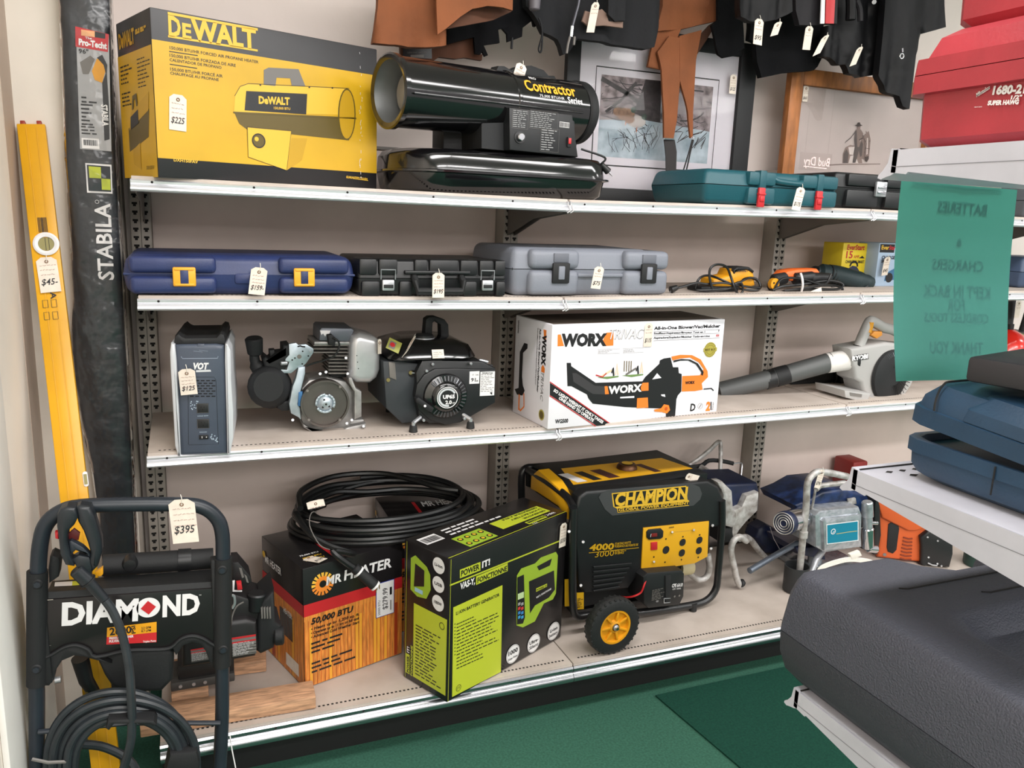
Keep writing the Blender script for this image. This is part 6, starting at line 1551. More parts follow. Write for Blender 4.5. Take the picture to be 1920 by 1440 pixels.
z_ = ZB(2.1)
T = Thing('paint_sprayer', 'paint-spattered airless sprayer on white legs right behind the wheeled generator', 'paint sprayer', (2.1, .2, z_))
b = MB(); pr(b, ((500, 400), (540, 385), (790, 375), (805, 450), (800, 600), (690, 690), (640, 780), (560, 720), (505, 700)), .17, .36, DKB, .012, 3); T.part('motor_cover', b, label='dark blue motor cover')
b = MB(); pr(b, ((455, 365), (500, 360), (580, 440), (590, 590), (618, 620), (610, 720), (580, 740), (520, 725), (500, 560), (510, 470)), .12, .16, WPT, .006)
pr(b, ((590, 600), (660, 570), (700, 480), (800, 450), (790, 600), (700, 690), (640, 760), (600, 835), (580, 800)), .14, .17, WPT, .006); pr(b, ((500, 740), (580, 745), (600, 860), (490, 865)), .13, .24, BLKM, .006); T.part('pump_body', b)
for path, m_ in ((((700, 850), (640, 815), (590, 850), (570, 930), (595, 1060), (625, 1180), (650, 1270)), WPT), (((640, 830), (690, 815), (740, 850), (800, 930), (860, 990)), WPT), (((380, 960), (395, 1060), (370, 1140), (300, 1165), (225, 1105)), WPT)):
    b = MB(); Y0 = .08 if path[0][0] == 700 else (.16 if path[0][0] == 640 else .13)
    b.tube([Vector((lambda q: (q[0], q[1], max(q[2], z_ + .0150)))(S(x, y, Y0 + (.10 if path[0][0] == 640 else 0) * i / len(path)))) for i, (x, y) in enumerate(path)], .0125, m_, 12, smooth=4); T.part('leg', b)
b = MB(); p0_ = Vector(S(640, 1230, .08)); pe_ = Vector((p0_.x + .010, p0_.y, z_ + .022)); b.tube([p0_ + Vector((0, 0, .02)), (p0_ + pe_) / 2 + Vector((0, 0, .012)), pe_], [.0145, .018, .016], BLKM, 14); T.part('leg_foot', b, label='black rubber foot')
b = MB(); b.tube([S(215, 235, .43), S(300, 180, .43), S(400, 100, .42), S(455, 45, .42), S(485, 60, .42), S(480, 320, .36)], .009, WPT, 10, smooth=3); b.tube([S(230, 245, .42), S(330, 230, .42), S(390, 190, .41), S(500, 195, .40), S(590, 215, .38)], .009, BLKM, 10, smooth=3); b.tube([S(590, 215, .38), S(650, 210, .37), S(660, 240, .36), S(645, 380, .34)], .003, STEEL, 6, smooth=3)
b.tube([S(320, 250, .41), S(400, 295, .36), S(480, 345, .28), S(550, 355, .26)], [.016, .008], WPT, 10, smooth=3); b.cyl(S(215, 225, .43), S(215, 250, .43), .007, CHROME, 12); T.part('spray_gun', b, label='spattered spray gun resting on top')

T = Thing('paint_sprayer', 'blue and chrome airless sprayer wrapped in plastic film, on a white bent-tube stand', 'paint sprayer', (2.5, .1, ZB(2.4)))
b = MB(); pr(b, ((1090, 555), (1200, 510), (1320, 440), (1500, 420), (1640, 455), (1760, 520), (1790, 620), (1600, 620), (1250, 640), (1120, 610)), .09, .30, BPT, .016, 3); pr(b, ((1100, 900), (1340, 900), (1350, 1010), (1120, 960)), .10, .28, DKB, .01); T.part('motor_cover', b, label='deep blue motor cover')
b = MB(); c0 = Vector(S(1000, 705, .02)); c1 = Vector(S(1215, 640, .10)); ax_ = (c1 - c0).normalized(); r0 = .046
b.lathe([(0, .0), (r0 * .9, 0), (r0, .006), (r0, .030)], DKB, c0, ax_, 32); b.lathe([(r0 * .97, .028), (r0 * .97, .14), (r0 * .8, .15)], CHROME, c0, ax_, 32)
for i in range(4): b.lathe([(r0 * (.25 + .2 * i), -.001), (r0 * (.30 + .2 * i), -.003), (r0 * (.35 + .2 * i), -.001)], WPT, c0, ax_, 28)
T.part('motor', b, label='round motor with a grille end and shiny sleeve')
FILM = mat('film_wrapped_metal', (186, 190, 196), .2, .6, var=.12, vscale=40, dirt=(160, 166, 172), bump=.5, bscale=50)
b = MB(); pr(b, ((1260, 640), (1300, 600), (1620, 570), (1645, 640), (1635, 900), (1340, 945), (1265, 900)), .02, .16, FILM, .008); pr(b, ((1325, 690), (1345, 665), (1630, 630), (1640, 900), (1335, 930)), .005, .03, FILM, .006); T.part('control_box', b)
b = MB(); F_ = XF((0, .0042, 0), (1, 0, 0), (0, 0, 1)); TQ = mat('label_teal', (28, 124, 150), .3)
b.polypx(F_, k((1350, 712), (1612, 680), (1612, 845), (1352, 876)), WHT, 1); b.polypx(F_, k((1356, 718), (1606, 687), (1606, 839), (1358, 869)), TQ, 2); b.world(F_); u_, v_ = uv(F_, *k(1405, 770)); b.ring(u_, v_, .009, .012, WHT, 3); b.line([(u_ - .002, v_ - .006), (u_ + .006, v_ + .002)], .003, WHT, 3); b.pop(); b.linepx(F_, k((1430, 790), (1520, 775), (1600, 765)), .003, mat('label_sand', (180, 170, 120), .4), 3); T.part('label', b, label='teal label with a white ring mark')
b = MB(); b.cyl(S(1690, 905, .03), S(1688, 740, .03), .024, CHROME, 24, None, .004); b.cyl(S(1688, 745, .03), S(1686, 640, .03), .020, FILM, 24, None, .004); b.cyl(S(1686, 650, .03), S(1684, 525, .03), .024, FILM, 24, .022, .004); b.cyl(S(1690, 910, .02), S(1760, 915, .02), .016, CHROME, 16, None, .003); b.cyl(S(1700, 700, .02), S(1765, 700, .02), .008, CHROME, 12); T.part('pump', b, label='chrome pump cylinder')
b = MB(); pr(b, ((1765, 480), (1790, 560), (1800, 800), (1770, 960), (1740, 960), (1750, 560)), .05, .2, BLK, .004); pr(b, ((1530, 505), (1590, 495), (1600, 545), (1535, 552)), .078, .086, WPT, .001); T.part('end_bracket', b)
zq_ = ZB(2.26); b = MB(); b.tube([Vector((S(1135, 1085, .01)[0], .01, zq_ + .02)), S(1160, 800, .015), S(1185, 560, .02), S(1190, 440, .02), S(1205, 350, .02), S(1260, 290, .025), S(1340, 285, .03), S(1520, 320, .05)], .0135, WPT, 12, smooth=4); b.tube([S(1265, 425, .03), S(1300, 395, .035), S(1500, 370, .05)], .011, WPT, 10); b.tube([S(1260, 430, .03), S(1240, 540, .05), S(1230, 580, .06)], .005, WPT, 8); b.cyl(S(1165, 770, .012), S(1160, 820, .012), .0165, WPT, 14); T.part('stand', b, label='white spattered bent-tube stand')
b = MB(); b.tube([S(722, 1092, .06), S(900, 985, .09), S(1110, 865, .13)], .0125, mat('grey_tube', (120, 128, 140), .35, .7), 14); T.part('leg', b)
b = MB(); b.tube([S(1225, 1110, .0), S(1260, 1010, .03), S(1320, 930, .06)], .013, STEEL, 12); T.part('leg', b)
b = MB(); pr(b, ((780, 830), (810, 760), (880, 720), (960, 760), (1100, 860), (1160, 900), (1150, 1000), (930, 1040), (850, 960)), .30, .38, DKB, .025, 3, ZB(2.4) + .004); b.tube([S(890, 735, .28), S(920, 830, .2), S(965, 910, .10)], .0014, STEEL, 6); T.part('hopper_hose', b, label='dark blue hose bundle under the motor')
b = MB()
for i in range(4): b.tube([S(1265 + 10 * i, 1120, .0), S(1300, 1060 + 8 * i, .0), S(1400, 1015 + 10 * i, -.005), S(1540, 985 + 9 * i, -.01), S(1690, 1000 + 9 * i, -.005), S(1760, 1030 + 6 * i, .0), S(1790, 1055, .0)], .0034, STR, 7, smooth=4)
pr(b, ((1545, 960), (1625, 930), (1645, 970), (1560, 1000)), -.015, .0, STR, .003); T.part('power_cord', b, label='white power cord gathered by the pump')
b = MB(); b.bx(S(1330, 1, .1)[0], S(1750, 1, .1)[0], .06, .28, ZB(2.5) + .002, ZB(2.5) + .03, FILM, .004); b.cyl((2.52, .15, ZB(2.5) + .02), (2.52, .15, .40), .03, FILM, 12); T.part('skid_base', b)
tag(T, XF(Vector(S(1310, 290, .015)), (.95, 0, -.22), (.22, 0, .95)), '$795', .074, .028, 0, 3, 'cream price tag on the bent tube', seed=4)
p0_ = Vector(S(1085, 1240, -.0)); zc_ = ZB(2.26)
b = MB(); cp = az(1488, 1100, zc_); cp = Vector((S(1135, 1085, .01)[0] - .020, .006, zc_ + .002)); b.lathe([(0, .0), (.044, 0), (.046, .004), (.048, .105), (.044, .105), (.042, .012), (0, .010)], mat('cup_black', (38, 40, 42), .5), cp, (0, 0, 1), 36)
solid('plastic_cup', 'black plastic cup holding the foot of the white sprayer stand', 'cup', b, cp)

# ---- orange machine
k = crop(1260, 820, 2.9091); z_ = ZB(2.9)
T = Thing('inverter_generator', 'orange and black boxy machine at the right end of the base shelf', 'generator', (2.93, .05, z_))
OR3 = mat('machine_orange', (204, 92, 42), .42)
OFR = XF((2.835, .165, 0), (cos(-.6), sin(-.6), 0), (0, 0, 1))


def opr(b, pts, d0, d1, m, bev=.004, seg=2):
    F_ = OFR @ Matrix.Translation((0, 0, -d0)); b.world(F_); b.prism([(u, max(v, z_ + .006)) for u, v in (uv(F_, *k(*p)) for p in pts)], -(d1 - d0), 0, m, bev, seg); b.pop()


def oh(x, y, d0): F_ = OFR @ Matrix.Translation((0, 0, -d0)); u, v = uv(F_, *k(x, y)); return F_ @ Vector((u, max(v, z_ + .012), 0))


b = MB(); opr(b, ((1120, 350), (1180, 345), (1400, 490), (1420, 600), (1345, 745), (1112, 690), (1128, 560)), 0, .20, OR3, .012, 3); opr(b, ((1120, 352), (1180, 345), (1410, 492), (1330, 512), (1290, 512), (1145, 440)), -.012, .01, OR3, .008, 3); T.part('housing', b)
b = MB(); opr(b, ((1352, 545), (1405, 505), (1535, 570), (1535, 640), (1512, 735), (1440, 775), (1338, 745), (1358, 690), (1358, 590)), -.025, .16, BLK, .012, 3)
for (x, y) in ((1395, 545), (1450, 565), (1448, 690), (1465, 735), (1400, 655)): b.cyl(oh(x, y, -.029), oh(x, y, -.024), .004, STEEL, 10)
b.tube([oh(*p, -.029) for p in ((1395, 685), (1420, 698), (1445, 712))], .003, STEEL, 6); T.part('end_panel', b, label='black end panel')
b = MB(); opr(b, ((1180, 475), (1195, 465), (1235, 475), (1240, 500), (1225, 615), (1205, 635), (1178, 625), (1172, 600)), -.004, .001, BLKM, .002); T.part('hand_hole', b, label='dark slot-shaped hand hold')
b = MB()
for i in range(7): b.tube([oh(x, y, -.003) for x, y in ((1262 - 3 * i, 545 + 19 * i), (1290 - 3 * i, 553 + 19 * i), (1312 - 1 * i, 552 + 19 * i))], .0032, mat('vent_rust', (120, 46, 20), .6), 6)
T.part('vent', b)
b = MB(); b.cyl(oh(1160, 640, -.004), oh(1160, 640, .001), .007, PGRY, 14); T.part('knob', b)
b = MB(); b.lathe([(0, 0), (.055, 0), (.058, .006), (.058, .12), (.05, .15), (.03, .165), (0, .168)], mat('dark_green_plastic', (34, 62, 56), .5), (3.25, -.04, ZB(3.1) + .002), (0, 0, 1), 28)
solid('green_canister', 'dark green rounded canister on the base shelf right of the orange machine', 'canister', b, (3.25, -.04, ZB(3.1) + .002))
b = MB(); b.bx(2.93, 3.02, .40, .52, ZB(2.9) + .001, ZB(2.9) + .355, mat('dull_red', (140, 36, 32), .5), .01); solid('red_can', 'dull red box top showing above the near gondola shelf', 'can', b, (2.97, .36, ZB(2.9)))


# ================================================================== LEFT CORNER: level, wrapped bag, pressure washer, lumber
# ---- yellow spirit level leaning in the corner
LT, LB_ = Vector((-.2435, .270, 1.778)), Vector((-.118, -.255, .003))
ax_ = (LT - LB_).normalized(); ux = Vector((1, 0, 0)); ux = (ux - ax_ * ux.dot(ax_)).normalized(); LN = (LT - LB_).length; LW = .066
W = Matrix.Identity(4); nz_ = ux.cross(ax_)
for i in range(3): W[i][0] = ux[i]; W[i][1] = ax_[i]; W[i][2] = nz_[i]; W[i][3] = LB_[i]
LVY = mat('level_yellow', (222, 162, 14), .35, var=.05, vscale=5); k = crop(0, 380, 3.6)
b = MB(W); b.box((0, LN / 2, -.012), (LW, LN, .022), LVY, .002)
for u in (-.012, .012): b.box((u, LN / 2, .0), (.0025, LN - .02, .0012), LVY)
T = Thing('spirit_level', 'long yellow spirit level leaning in the left corner beside the wrapped bag', 'level', LB_)
T.part('beam', b)
for u in (-.019, .019): b = MB(W); b.box((u, LN + .004, -.012), (.012, .012, .018), mat('end_cap_red', (150, 48, 30), .5), .002); T.part('end_cap', b, label='red end cap')
def lv(px, py): return uv(W, px, py)
u_, v_ = lv(*k(313, 280)); b = MB(W @ Matrix.Translation((u_, v_, 0))); b.lathe([(.030, -.001), (.031, .004), (.026, .006), (.019, .004), (.019, -.001)], WHT, n=32); T.part('vial_ring', b, label='white vial ring')
b = MB(W @ Matrix.Translation((u_, v_, .0006))); b.rect(-.020, -.017, .020, .017, mat('vial_green', (150, 142, 96), .15), 1); b.rect(-.002, -.017, -.001, .017, PBLK, 3); b.rect(.006, -.017, .007, .017, PBLK, 3); T.part('vial', b, label='olive bubble vial')
u_, v_ = lv(*crop(0, 760, 4.2353)(680, 585)); b = MB(W @ Matrix.Translation((u_, v_, .0))); b.prism([(.006 * cos(a * pi / 8), (.014 if sin(a * pi / 8) > 0 else -.014) + .006 * sin(a * pi / 8)) for a in range(16)], 0, .0015, WHT, .0005); b.rect(-.004, -.014, .004, .013, mat('vial_green', 0), 4); T.part('vial', b, label='small slot vial with a white rim')
b = MB(W); u_, v_ = lv(*k(290, 145)); b.barcode(u_ - .012, v_ - .022, u_ + .010, v_ + .018, PBLK, 2)
T.part('barcode', b, label='black barcode on the yellow face'); b = MB(W); u_, v_ = lv(*k(350, 600)); b.text('STABILA', u_ - .004, v_ + .075, .013, PBLK, w=.095, bold=.02, rot=-pi / 2, l=2)
for dx, dy in ((0, .0), (-.02, -.0), (0, -.032), (-.02, -.032)):
    uu, vv = lv(*k(365, 680)); b.line([(uu + dx - .006, vv + dy - .010), (uu + dx + .006, vv + dy - .010), (uu + dx + .006, vv + dy + .010), (uu + dx - .006, vv + dy + .010), (uu + dx - .006, vv + dy - .010)], .0015, OCH, 2)
T.part('print', b, label='black print on the yellow face')
u_, v_ = lv(*k(315, 400)); tag(T, W @ Matrix.Translation((u_, v_, .003)) @ Matrix.Rotation(radians(2), 4, 'Z'), '$45-', .094, .048, .05, 3, 'white price tag reading $45', seed=1)

# ---- black level bag in a clear sleeve
NYL = mat('black_nylon', (38, 41, 46), .42, bump=.5, bscale=26, coat=.25)
BY_ = .240; FB = XF((0, BY_, 0), (1, 0, 0), (0, 0, 1))
prof = [(-140, 101, 200), (0, 108, 205), (100, 113, 208), (300, 120, 216), (420, 128, 222), (560, 136, 230), (640, 131, 234), (720, 138, 239), (800, 152, 243), (880, 170, 247), (960, 181, 250), (1040, 187, 254), (1180, 193, 262), (1330, 200, 270)]
T = Thing('level_bag', 'long black padded level bag in a clear plastic sleeve standing by the shelf end', 'bag', (-.13, BY_ + .02, 0))
b = MB(); rings = []; rnd = random.Random(4)
def row(py, xl, xr, grow, th, wob):
    a_ = uv(FB, xl, py); c_ = uv(FB, xr, py); z = (a_[1] + c_[1]) / 2; u0, u1 = a_[0] - grow, c_[0] + grow; hw = (u1 - u0) / 2; cx = (u0 + u1) / 2; out = []
    for i in range(20):
        a = 2 * pi * i / 20; e = .55; x = abs(cos(a)) ** e * (1 if cos(a) > 0 else -1); y = abs(sin(a)) ** e * (1 if sin(a) > 0 else -1)
        out.append((cx + hw * x, BY_ + .02 + th * y + rnd.uniform(-wob, wob), z + rnd.uniform(-wob, wob)))
    return out
dense = []
for i in range(len(prof) - 1):
    for j in range(6):
        t = j / 6; dense.append(tuple(prof[i][q] + (prof[i + 1][q] - prof[i][q]) * t for q in range(3)))
dense.append(prof[-1])
rings = [row(py, xl, xr, 0, .022, .0035) for py, xl, xr in dense]
last = rings[-1]; rings.append([(p[0], p[1], .012) for p in last])
b.loft(rings, NYL); T.part('padded_body', b, sharp=60)
SLV = bpy.data.materials.new('clear_film'); SLV.use_nodes = True
_n = SLV.node_tree.nodes; _l = SLV.node_tree.links
for x in list(_n): _n.remove(x)
_o = _n.new('ShaderNodeOutputMaterial'); _mx = _n.new('ShaderNodeMixShader'); _t = _n.new('ShaderNodeBsdfTransparent'); _g = _n.new('ShaderNodeBsdfGlossy'); _f = _n.new('ShaderNodeFresnel')
_t.inputs['Color'].default_value = (.93, .93, .93, 1); _g.inputs['Roughness'].default_value = .18; _f.inputs['IOR'].default_value = 1.42
_tc = _n.new('ShaderNodeTexCoord'); _nz = _n.new('ShaderNodeTexNoise'); _nz.inputs['Scale'].default_value = 22; _bp = _n.new('ShaderNodeBump'); _bp.inputs['Strength'].default_value = .5; _bp.inputs['Distance'].default_value = .02
_l.new(_tc.outputs['Object'], _nz.inputs['Vector']); _l.new(_nz.outputs['Fac'], _bp.inputs['Height']); _l.new(_bp.outputs['Normal'], _g.inputs['Normal'])
_l.new(_f.outputs['Fac'], _mx.inputs['Fac']); _l.new(_t.outputs['BSDF'], _mx.inputs[1]); _l.new(_g.outputs['BSDF'], _mx.inputs[2]); _l.new(_mx.outputs['Shader'], _o.inputs['Surface'])
b = MB(); rnd = random.Random(8); rings = [row(py, xl + 1, xr + 4, .002, .027, .002) for py, xl, xr in dense]; rings.append([(p[0], p[1], .006) for p in rings[-1]]); b.loft(rings, SLV, cap=False); T.part('plastic_sleeve', b, label='clear plastic sleeve around the bag')
FBp = XF((0, BY_ - .006, 0), (1, 0, 0), (0, 0, 1)); k = crop(0, 0, 3.6)
b = MB(); b.world(FBp)
GRP = mat('label_silver_print', (168, 168, 170), .4)
def q4(*pts): return [uv(FBp, *k(*p)) for p in pts]
b.poly(q4((512, 180), (735, 232), (752, 1022), (540, 1005)), GRP, 1); b.poly(q4((508, 178), (735, 232), (728, 352), (510, 315)), RED, 2)
b.poly(q4((548, 200), (640, 212), (640, 252), (548, 240)), mat('label_peach', (232, 170, 120), .5), 3); b.poly(q4((640, 212), (712, 228), (710, 262), (640, 252)), PBLK, 3)
b.pop(); b.textpx(FBp, 'Pro-Techt', k(532, 302), k(722, 332), 11, WHT, .05, 0, 4); b.textpx(FBp, 'The', k(575, 262), k(620, 268), 4, WHT, .02, 0, 4); b.textpx(FBp, '96"', k(532, 358), k(598, 365), 8, PBLK, .02, 0, 4)
b.polypx(FBp, k((540, 420), (610, 375), (640, 400), (600, 500), (560, 500)), PGRY, 3); b.polypx(FBp, k((620, 480), (655, 395), (700, 420), (715, 470), (690, 560), (640, 540)), TOOLY, 4); b.polypx(FBp, k((655, 390), (690, 370), (725, 440), (720, 520), (700, 440)), PBLK, 5); b.polypx(FBp, k((690, 560), (720, 480), (735, 700), (740, 940), (705, 950)), PBLK, 3)
b.textpx(FBp, 'STABILA', k(690, 705), k(702, 835), 6, WHT, .03, 0, 5) if False else None
uu = uv(FBp, *k(684, 705)); b.world(FBp); b.text('STABILA', uu[0], uu[1], .014, WHT, w=.055, bold=.03, rot=-pi / 2, l=5)
for y0, y1, n in ((650, 700, 2), (700, 800, 4), (805, 850, 2), (850, 910, 3)): a_ = uv(FBp, *k(552, y1)); c_ = uv(FBp, *k(650, y0)); b.greek(*a_, *c_, n, PBLK, l=3, fill=.4)
a_ = uv(FBp, *k(555, 1000)); c_ = uv(FBp, *k(668, 938)); b.rect(*a_, *c_, WHT, 3); b.barcode(a_[0] + .004, a_[1] + .008, c_[0] - .004, c_[1] - .004, PBLK, 4); b.pop()
b.polypx(FBp, k((575, 1100), (752, 1112), (760, 1308), (588, 1300)), WHT, 1); b.polypx(FBp, k((586, 1112), (744, 1124), (751, 1296), (598, 1288)), mat('bag_print_dark', (40, 44, 50), .5), 2); b.polypx(FBp, k((598, 1122), (680, 1128), (684, 1205), (604, 1200)), LIME, 3); b.polypx(FBp, k((684, 1205), (745, 1210), (748, 1284), (688, 1280)), LIME, 3)
k2 = crop(0, 380, 3.6); p0_ = uv(FBp, *k2(768, 522)); p1_ = uv(FBp, *k2(742, 5)); b.world(FBp); b.text('STABILA', p0_[0], p0_[1], abs(uv(FBp, *k2(665, 522))[0] - p0_[0]) * .98, WHT, w=sqrt((p1_[0] - p0_[0]) ** 2 + (p1_[1] - p0_[1]) ** 2), bold=.02, rot=atan2(p1_[1] - p0_[1], p1_[0] - p0_[0]), l=2); uu = uv(FBp, *k(655, 1362)); b.ring(uu[0], uu[1], .004, .005, WHT, 2); b.pop()
T.part('printed_label', b, label='printed label, checkered square and white lettering')

# ---- lumber
def lumber(x0, x1, y0, y1, z0, z1, rz, label):
    W_ = LR(((x0 + x1) / 2, (y0 + y1) / 2, z0), rz); b = MB(W_); b.bx(-(x1 - x0) / 2, (x1 - x0) / 2, -(y1 - y0) / 2, (y1 - y0) / 2, 0, z1 - z0, WOODP, .003)
    solid('lumber_block', label, 'lumber', b, ((x0 + x1) / 2, (y0 + y1) / 2, z0), rz, 'wood offcuts propping the pressure washer')


zl = ZB(.2) + .002
lumber(-.045, .412, -.172, -.085, zl, zl + .038, -.04, 'long pine offcut lying along the front edge of the base shelf')
lumber(.030, .128, -.060, .13, zl, zl + .0505, .0, 'short reddish pine block set crosswise under the pressure washer')
lumber(.150, .300, .062, .15, zl, zl + .040, -.08, 'pine offcut showing behind the pressure washer engine')

# ---- pressure washer
k = crop(0, 900, 2.66667); WYP = -.35
T = Thing('pressure_washer', 'black pressure washer with a tubular frame and white lettering, propped on wood offcuts', 'pressure washer', (-.02, WYP, 0))
def w(x, y, Y=WYP): return ay(*k(x, y), Y)
WFR = mat('washer_frame', (34, 40, 48), .38, var=.1, vscale=14)
b = MB(); xl = w(190, 1440).x - .012; xr = w(1108, 1440).x - .008
b.tube([(xl - .01, WYP, .02), (xl, WYP, .16), w(184, 1100), w(183, 1000), w(190, 480), w(205, 300), w(235, 215), w(300, 160), w(400, 132), w(640, 122), w(900, 122), w(1000, 132), w(1070, 175), w(1108, 250), w(1115, 420), w(1112, 900), w(1110, 1200), (xr, WYP, .14), (xr - .006, WYP, .02)], .0168, WFR, 16, smooth=4); T.part('frame', b)
for x in (xl - .01, xr - .006): b = MB(); b.cyl((x, WYP, 0.001), (x, WYP, .035), .020, RUB, 18, None, .003); T.part('frame_foot', b)
for (x0, y0, x1, y1) in ((187, 455, 184, 1020), (1115, 388, 1110, 925)):
    b = MB(); b.tube([w(x0, y0), w(x1, y1)], .0215, BLKM, 18); b.box((w(x0, y0) + w(x1, y1)) / 2 + Vector((.012 if x0 < 500 else -.012, .006, 0)), (.02, .03, (w(x0, y0) - w(x1, y1)).length), BLKM, .004); T.part('frame_sleeve', b)
def wpr(b, pts, Y0, Y1, m, bev=.004, seg=2):
    F_ = XF((0, Y0, 0), (1, 0, 0), (0, 0, 1)); b.world(F_); b.prism([uv(F_, *k(*p)) for p in pts], -(Y1 - Y0), 0, m, bev, seg); b.pop()
for (x, y) in ((186, 520), (181, 945), (1110, 450), (1115, 848)):
    b = MB(); c0 = w(x, y, WYP - .0205); b.cyl(c0, c0 + Vector((0, -.004, 0)), .0115, BLKM, 24, .0105, .0015); b.cyl(c0 + Vector((0, -.004, 0)), c0 + Vector((0, -.0065, 0)), .007, WFR, 6); T.part('bolt', b)
arch = ((213, 600), (1092, 540), (1092, 838), (1050, 815), (1012, 792), (960, 780), (905, 795), (860, 835), (800, 848), (640, 852), (480, 885), (440, 848), (380, 826), (320, 838), (262, 872), (215, 892))
b = MB(); wpr(b, arch, WYP - .004, WYP + .03, mat('washer_panel', (30, 27, 28), .28, var=.15, vscale=9), .004); FPN = T.part('front_panel', b)
b = MB(); b.tube([w(x, y, WYP - .006) for x, y in arch[2:]], .0045, BLKM, 8, smooth=3)
wpr(b, ((215, 892), (262, 872), (320, 838), (380, 826), (440, 848), (480, 885), (560, 920), (470, 900), (420, 885), (370, 880), (310, 905), (280, 950), (270, 1000), (245, 1030), (210, 1030)), WYP, WYP + .03, BLKM, .003)
wpr(b, ((860, 835), (905, 795), (960, 780), (1012, 792), (1050, 815), (1092, 838), (1092, 930), (1050, 915), (1030, 860), (1005, 825), (960, 812), (915, 830), (880, 880)), WYP, WYP + .03, BLKM, .003); T.part('panel_skirt', b)
FWp = XF((0, WYP - .0045, 0), (1, 0, 0), (0, 0, 1)); b = MB()
def wt(t, bl, br, hpx, m, bold=0.0, shear=0.0, l=2): b.textpx(FWp, t, k(*bl), k(*br), hpx, m, bold, shear, l)
wt('DIAM', (308, 723), (690, 698), 39, WHT, .045); wt('ND', (812, 680), (998, 664), 36, WHT, .045)
b.world(FWp); u_, v_ = uv(FWp, *k(742, 637)); R_ = .0255; b.disc(u_, v_, R_, WHT, 2, 36, R_ * .98); b.poly([(u_ - .0165, v_), (u_, v_ - .0175), (u_ + .0165, v_), (u_, v_ + .0175)], RED, 4); b.pop(); wt('TM', (994, 578), (1006, 577), 2, WHT)
T.part('logo_lettering', b, FPN, 'white lettering with a red diamond')
b = MB(); b.polypx(FWp, k((536, 738), (783, 708), (783, 760), (534, 785)), TOOLY, 2); b.polypx(FWp, k((534, 785), (783, 760), (783, 810), (532, 822)), RED, 2)
wt('2600', (548, 775), (658, 763), 13, PBLK, .03, 0, 3); wt('2.3 GPM', (707, 745), (755, 740), 4, PBLK, .02, 0, 3); wt('8.7 LPM', (707, 760), (755, 755), 4, PBLK, .02, 0, 3)
b.world(FWp); u_, v_ = uv(FWp, *k(678, 765)); b.text('PSI', u_, v_, .008, PBLK, w=.020, rot=pi / 2, bold=.03, l=3); b.pop()
wt('PRESSURE WASHER', (546, 797), (668, 785), 4.2, WHT, .03, 0, 3); wt('PULVERISATEUR', (546, 812), (645, 803), 4.2, WHT, .03, 0, 3); wt('Triplex Pump', (715, 812), (780, 806), 3.4, WHT, .02, 0, 3)
T.part('rating_label', b, FPN, 'orange and red rating label')
b = MB()
for (x, y, s_) in ((1078, 575, 2), (1080, 658, 3), (1087, 735, 8), (1087, 748, 9), (1075, 578, 2)): b.polypx(FWp, k((x - s_ * .7, y - s_), (x + s_ * .5, y - s_), (x + s_ * .5, y + s_), (x - s_ * .7, y + s_)), WHT, 2)
b.linepx(FWp, k((228, 600), (266, 597)), .001, TAGM, 2); b.linepx(FWp, k((238, 828), (256, 826)), .001, PGRY, 2)
T.part('edge_marks', b, FPN, 'small white marks near the panel edge')
# slanted console with nozzle rings
ca, cb, cc_, cd_ = w(215, 600), w(1092, 545), w(1068, 445, WYP + .10), w(262, 505, WYP + .10); e0, e1 = w(240, 560, WYP + .006), w(1075, 508, WYP + .006)
b = MB(); dn = Vector((0, .004, -.05)); b.loft([[ca, e0, cd_, cd_ + Vector((0, 0, -.09)), ca + Vector((0, .03, -.02))], [cb, e1, cc_, cc_ + Vector((0, 0, -.09)), cb + Vector((0, .03, -.02))]], BLKM); CN = T.part('console', b)
xd = (e1 - e0).normalized(); yd = (cd_ - e0); yd = (yd - xd * yd.dot(xd)).normalized(); FC = XF(e0 + xd.cross(yd) * .0005, xd, yd)
for (x, y, m_) in ((708, 486, WHT), (815, 481, YELP), (917, 470, RED)):
    b = MB(FC); u_, v_ = uv(FC, *k(x, y)); R_ = .0185
    oc = [(u_ + R_ * cos(pi / 8 + i * pi / 4), v_ + R_ * sin(pi / 8 + i * pi / 4)) for i in range(8)]; b.prism(oc, 0, .002, m_, .0006); b.disc(u_, v_, R_ * .62, BLKM, 6, 24); b.disc(u_, v_, R_ * .4, SLOT, 7, 20); T.part('nozzle_ring', b, CN, label={WHT: 'white', YELP: 'yellow', RED: 'red'}[m_] + ' ring around a nozzle hole')
b = MB(); b.polypx(FC, k((275, 513), (362, 508), (360, 530), (272, 534)), WHT, 2); b.polypx(FC, k((362, 508), (400, 506), (396, 527), (360, 530)), LIME, 2); T.part('console_label', b, CN, 'white and lime label'); b = MB(); b.polypx(FC, k((490, 500), (528, 497), (524, 514), (488, 518)), RED, 2)
T.part('console_label', b, CN, 'small red label'); b = MB(); b.linepx(FC, k((560, 490), (650, 482)), .0012, PGRY, 2); b.linepx(FC, k((560, 505), (605, 500)), .003, PGRY, 2); b.world(FC); u_, v_ = uv(FC, *k(1020, 463)); b.disc(u_, v_, .009, SLOT, 2, 20); b.ring(u_, v_, .007, .009, PGRY, 3); b.pop(); b.linepx(FC, k((965, 465), (995, 462)), .002, PGRY, 2); T.part('console_print', b, CN, 'small grey print on the console')
b = MB(); b.tube([w(515, 428, WYP + .12), w(1065, 392, WYP + .12)], .0265, BLKM, 24); c0 = w(650, 420, WYP + .095); b.lathe([(0, -.012), (.014, -.010), (.018, 0), (.018, .02)], BLK, c0, (0, 1, 0), 24); b.tube([w(890, 402, WYP + .12), w(955, 398, WYP + .12)], .0285, BLK, 24); T.part('detergent_tank', b, label='black cylinder lying across the console')
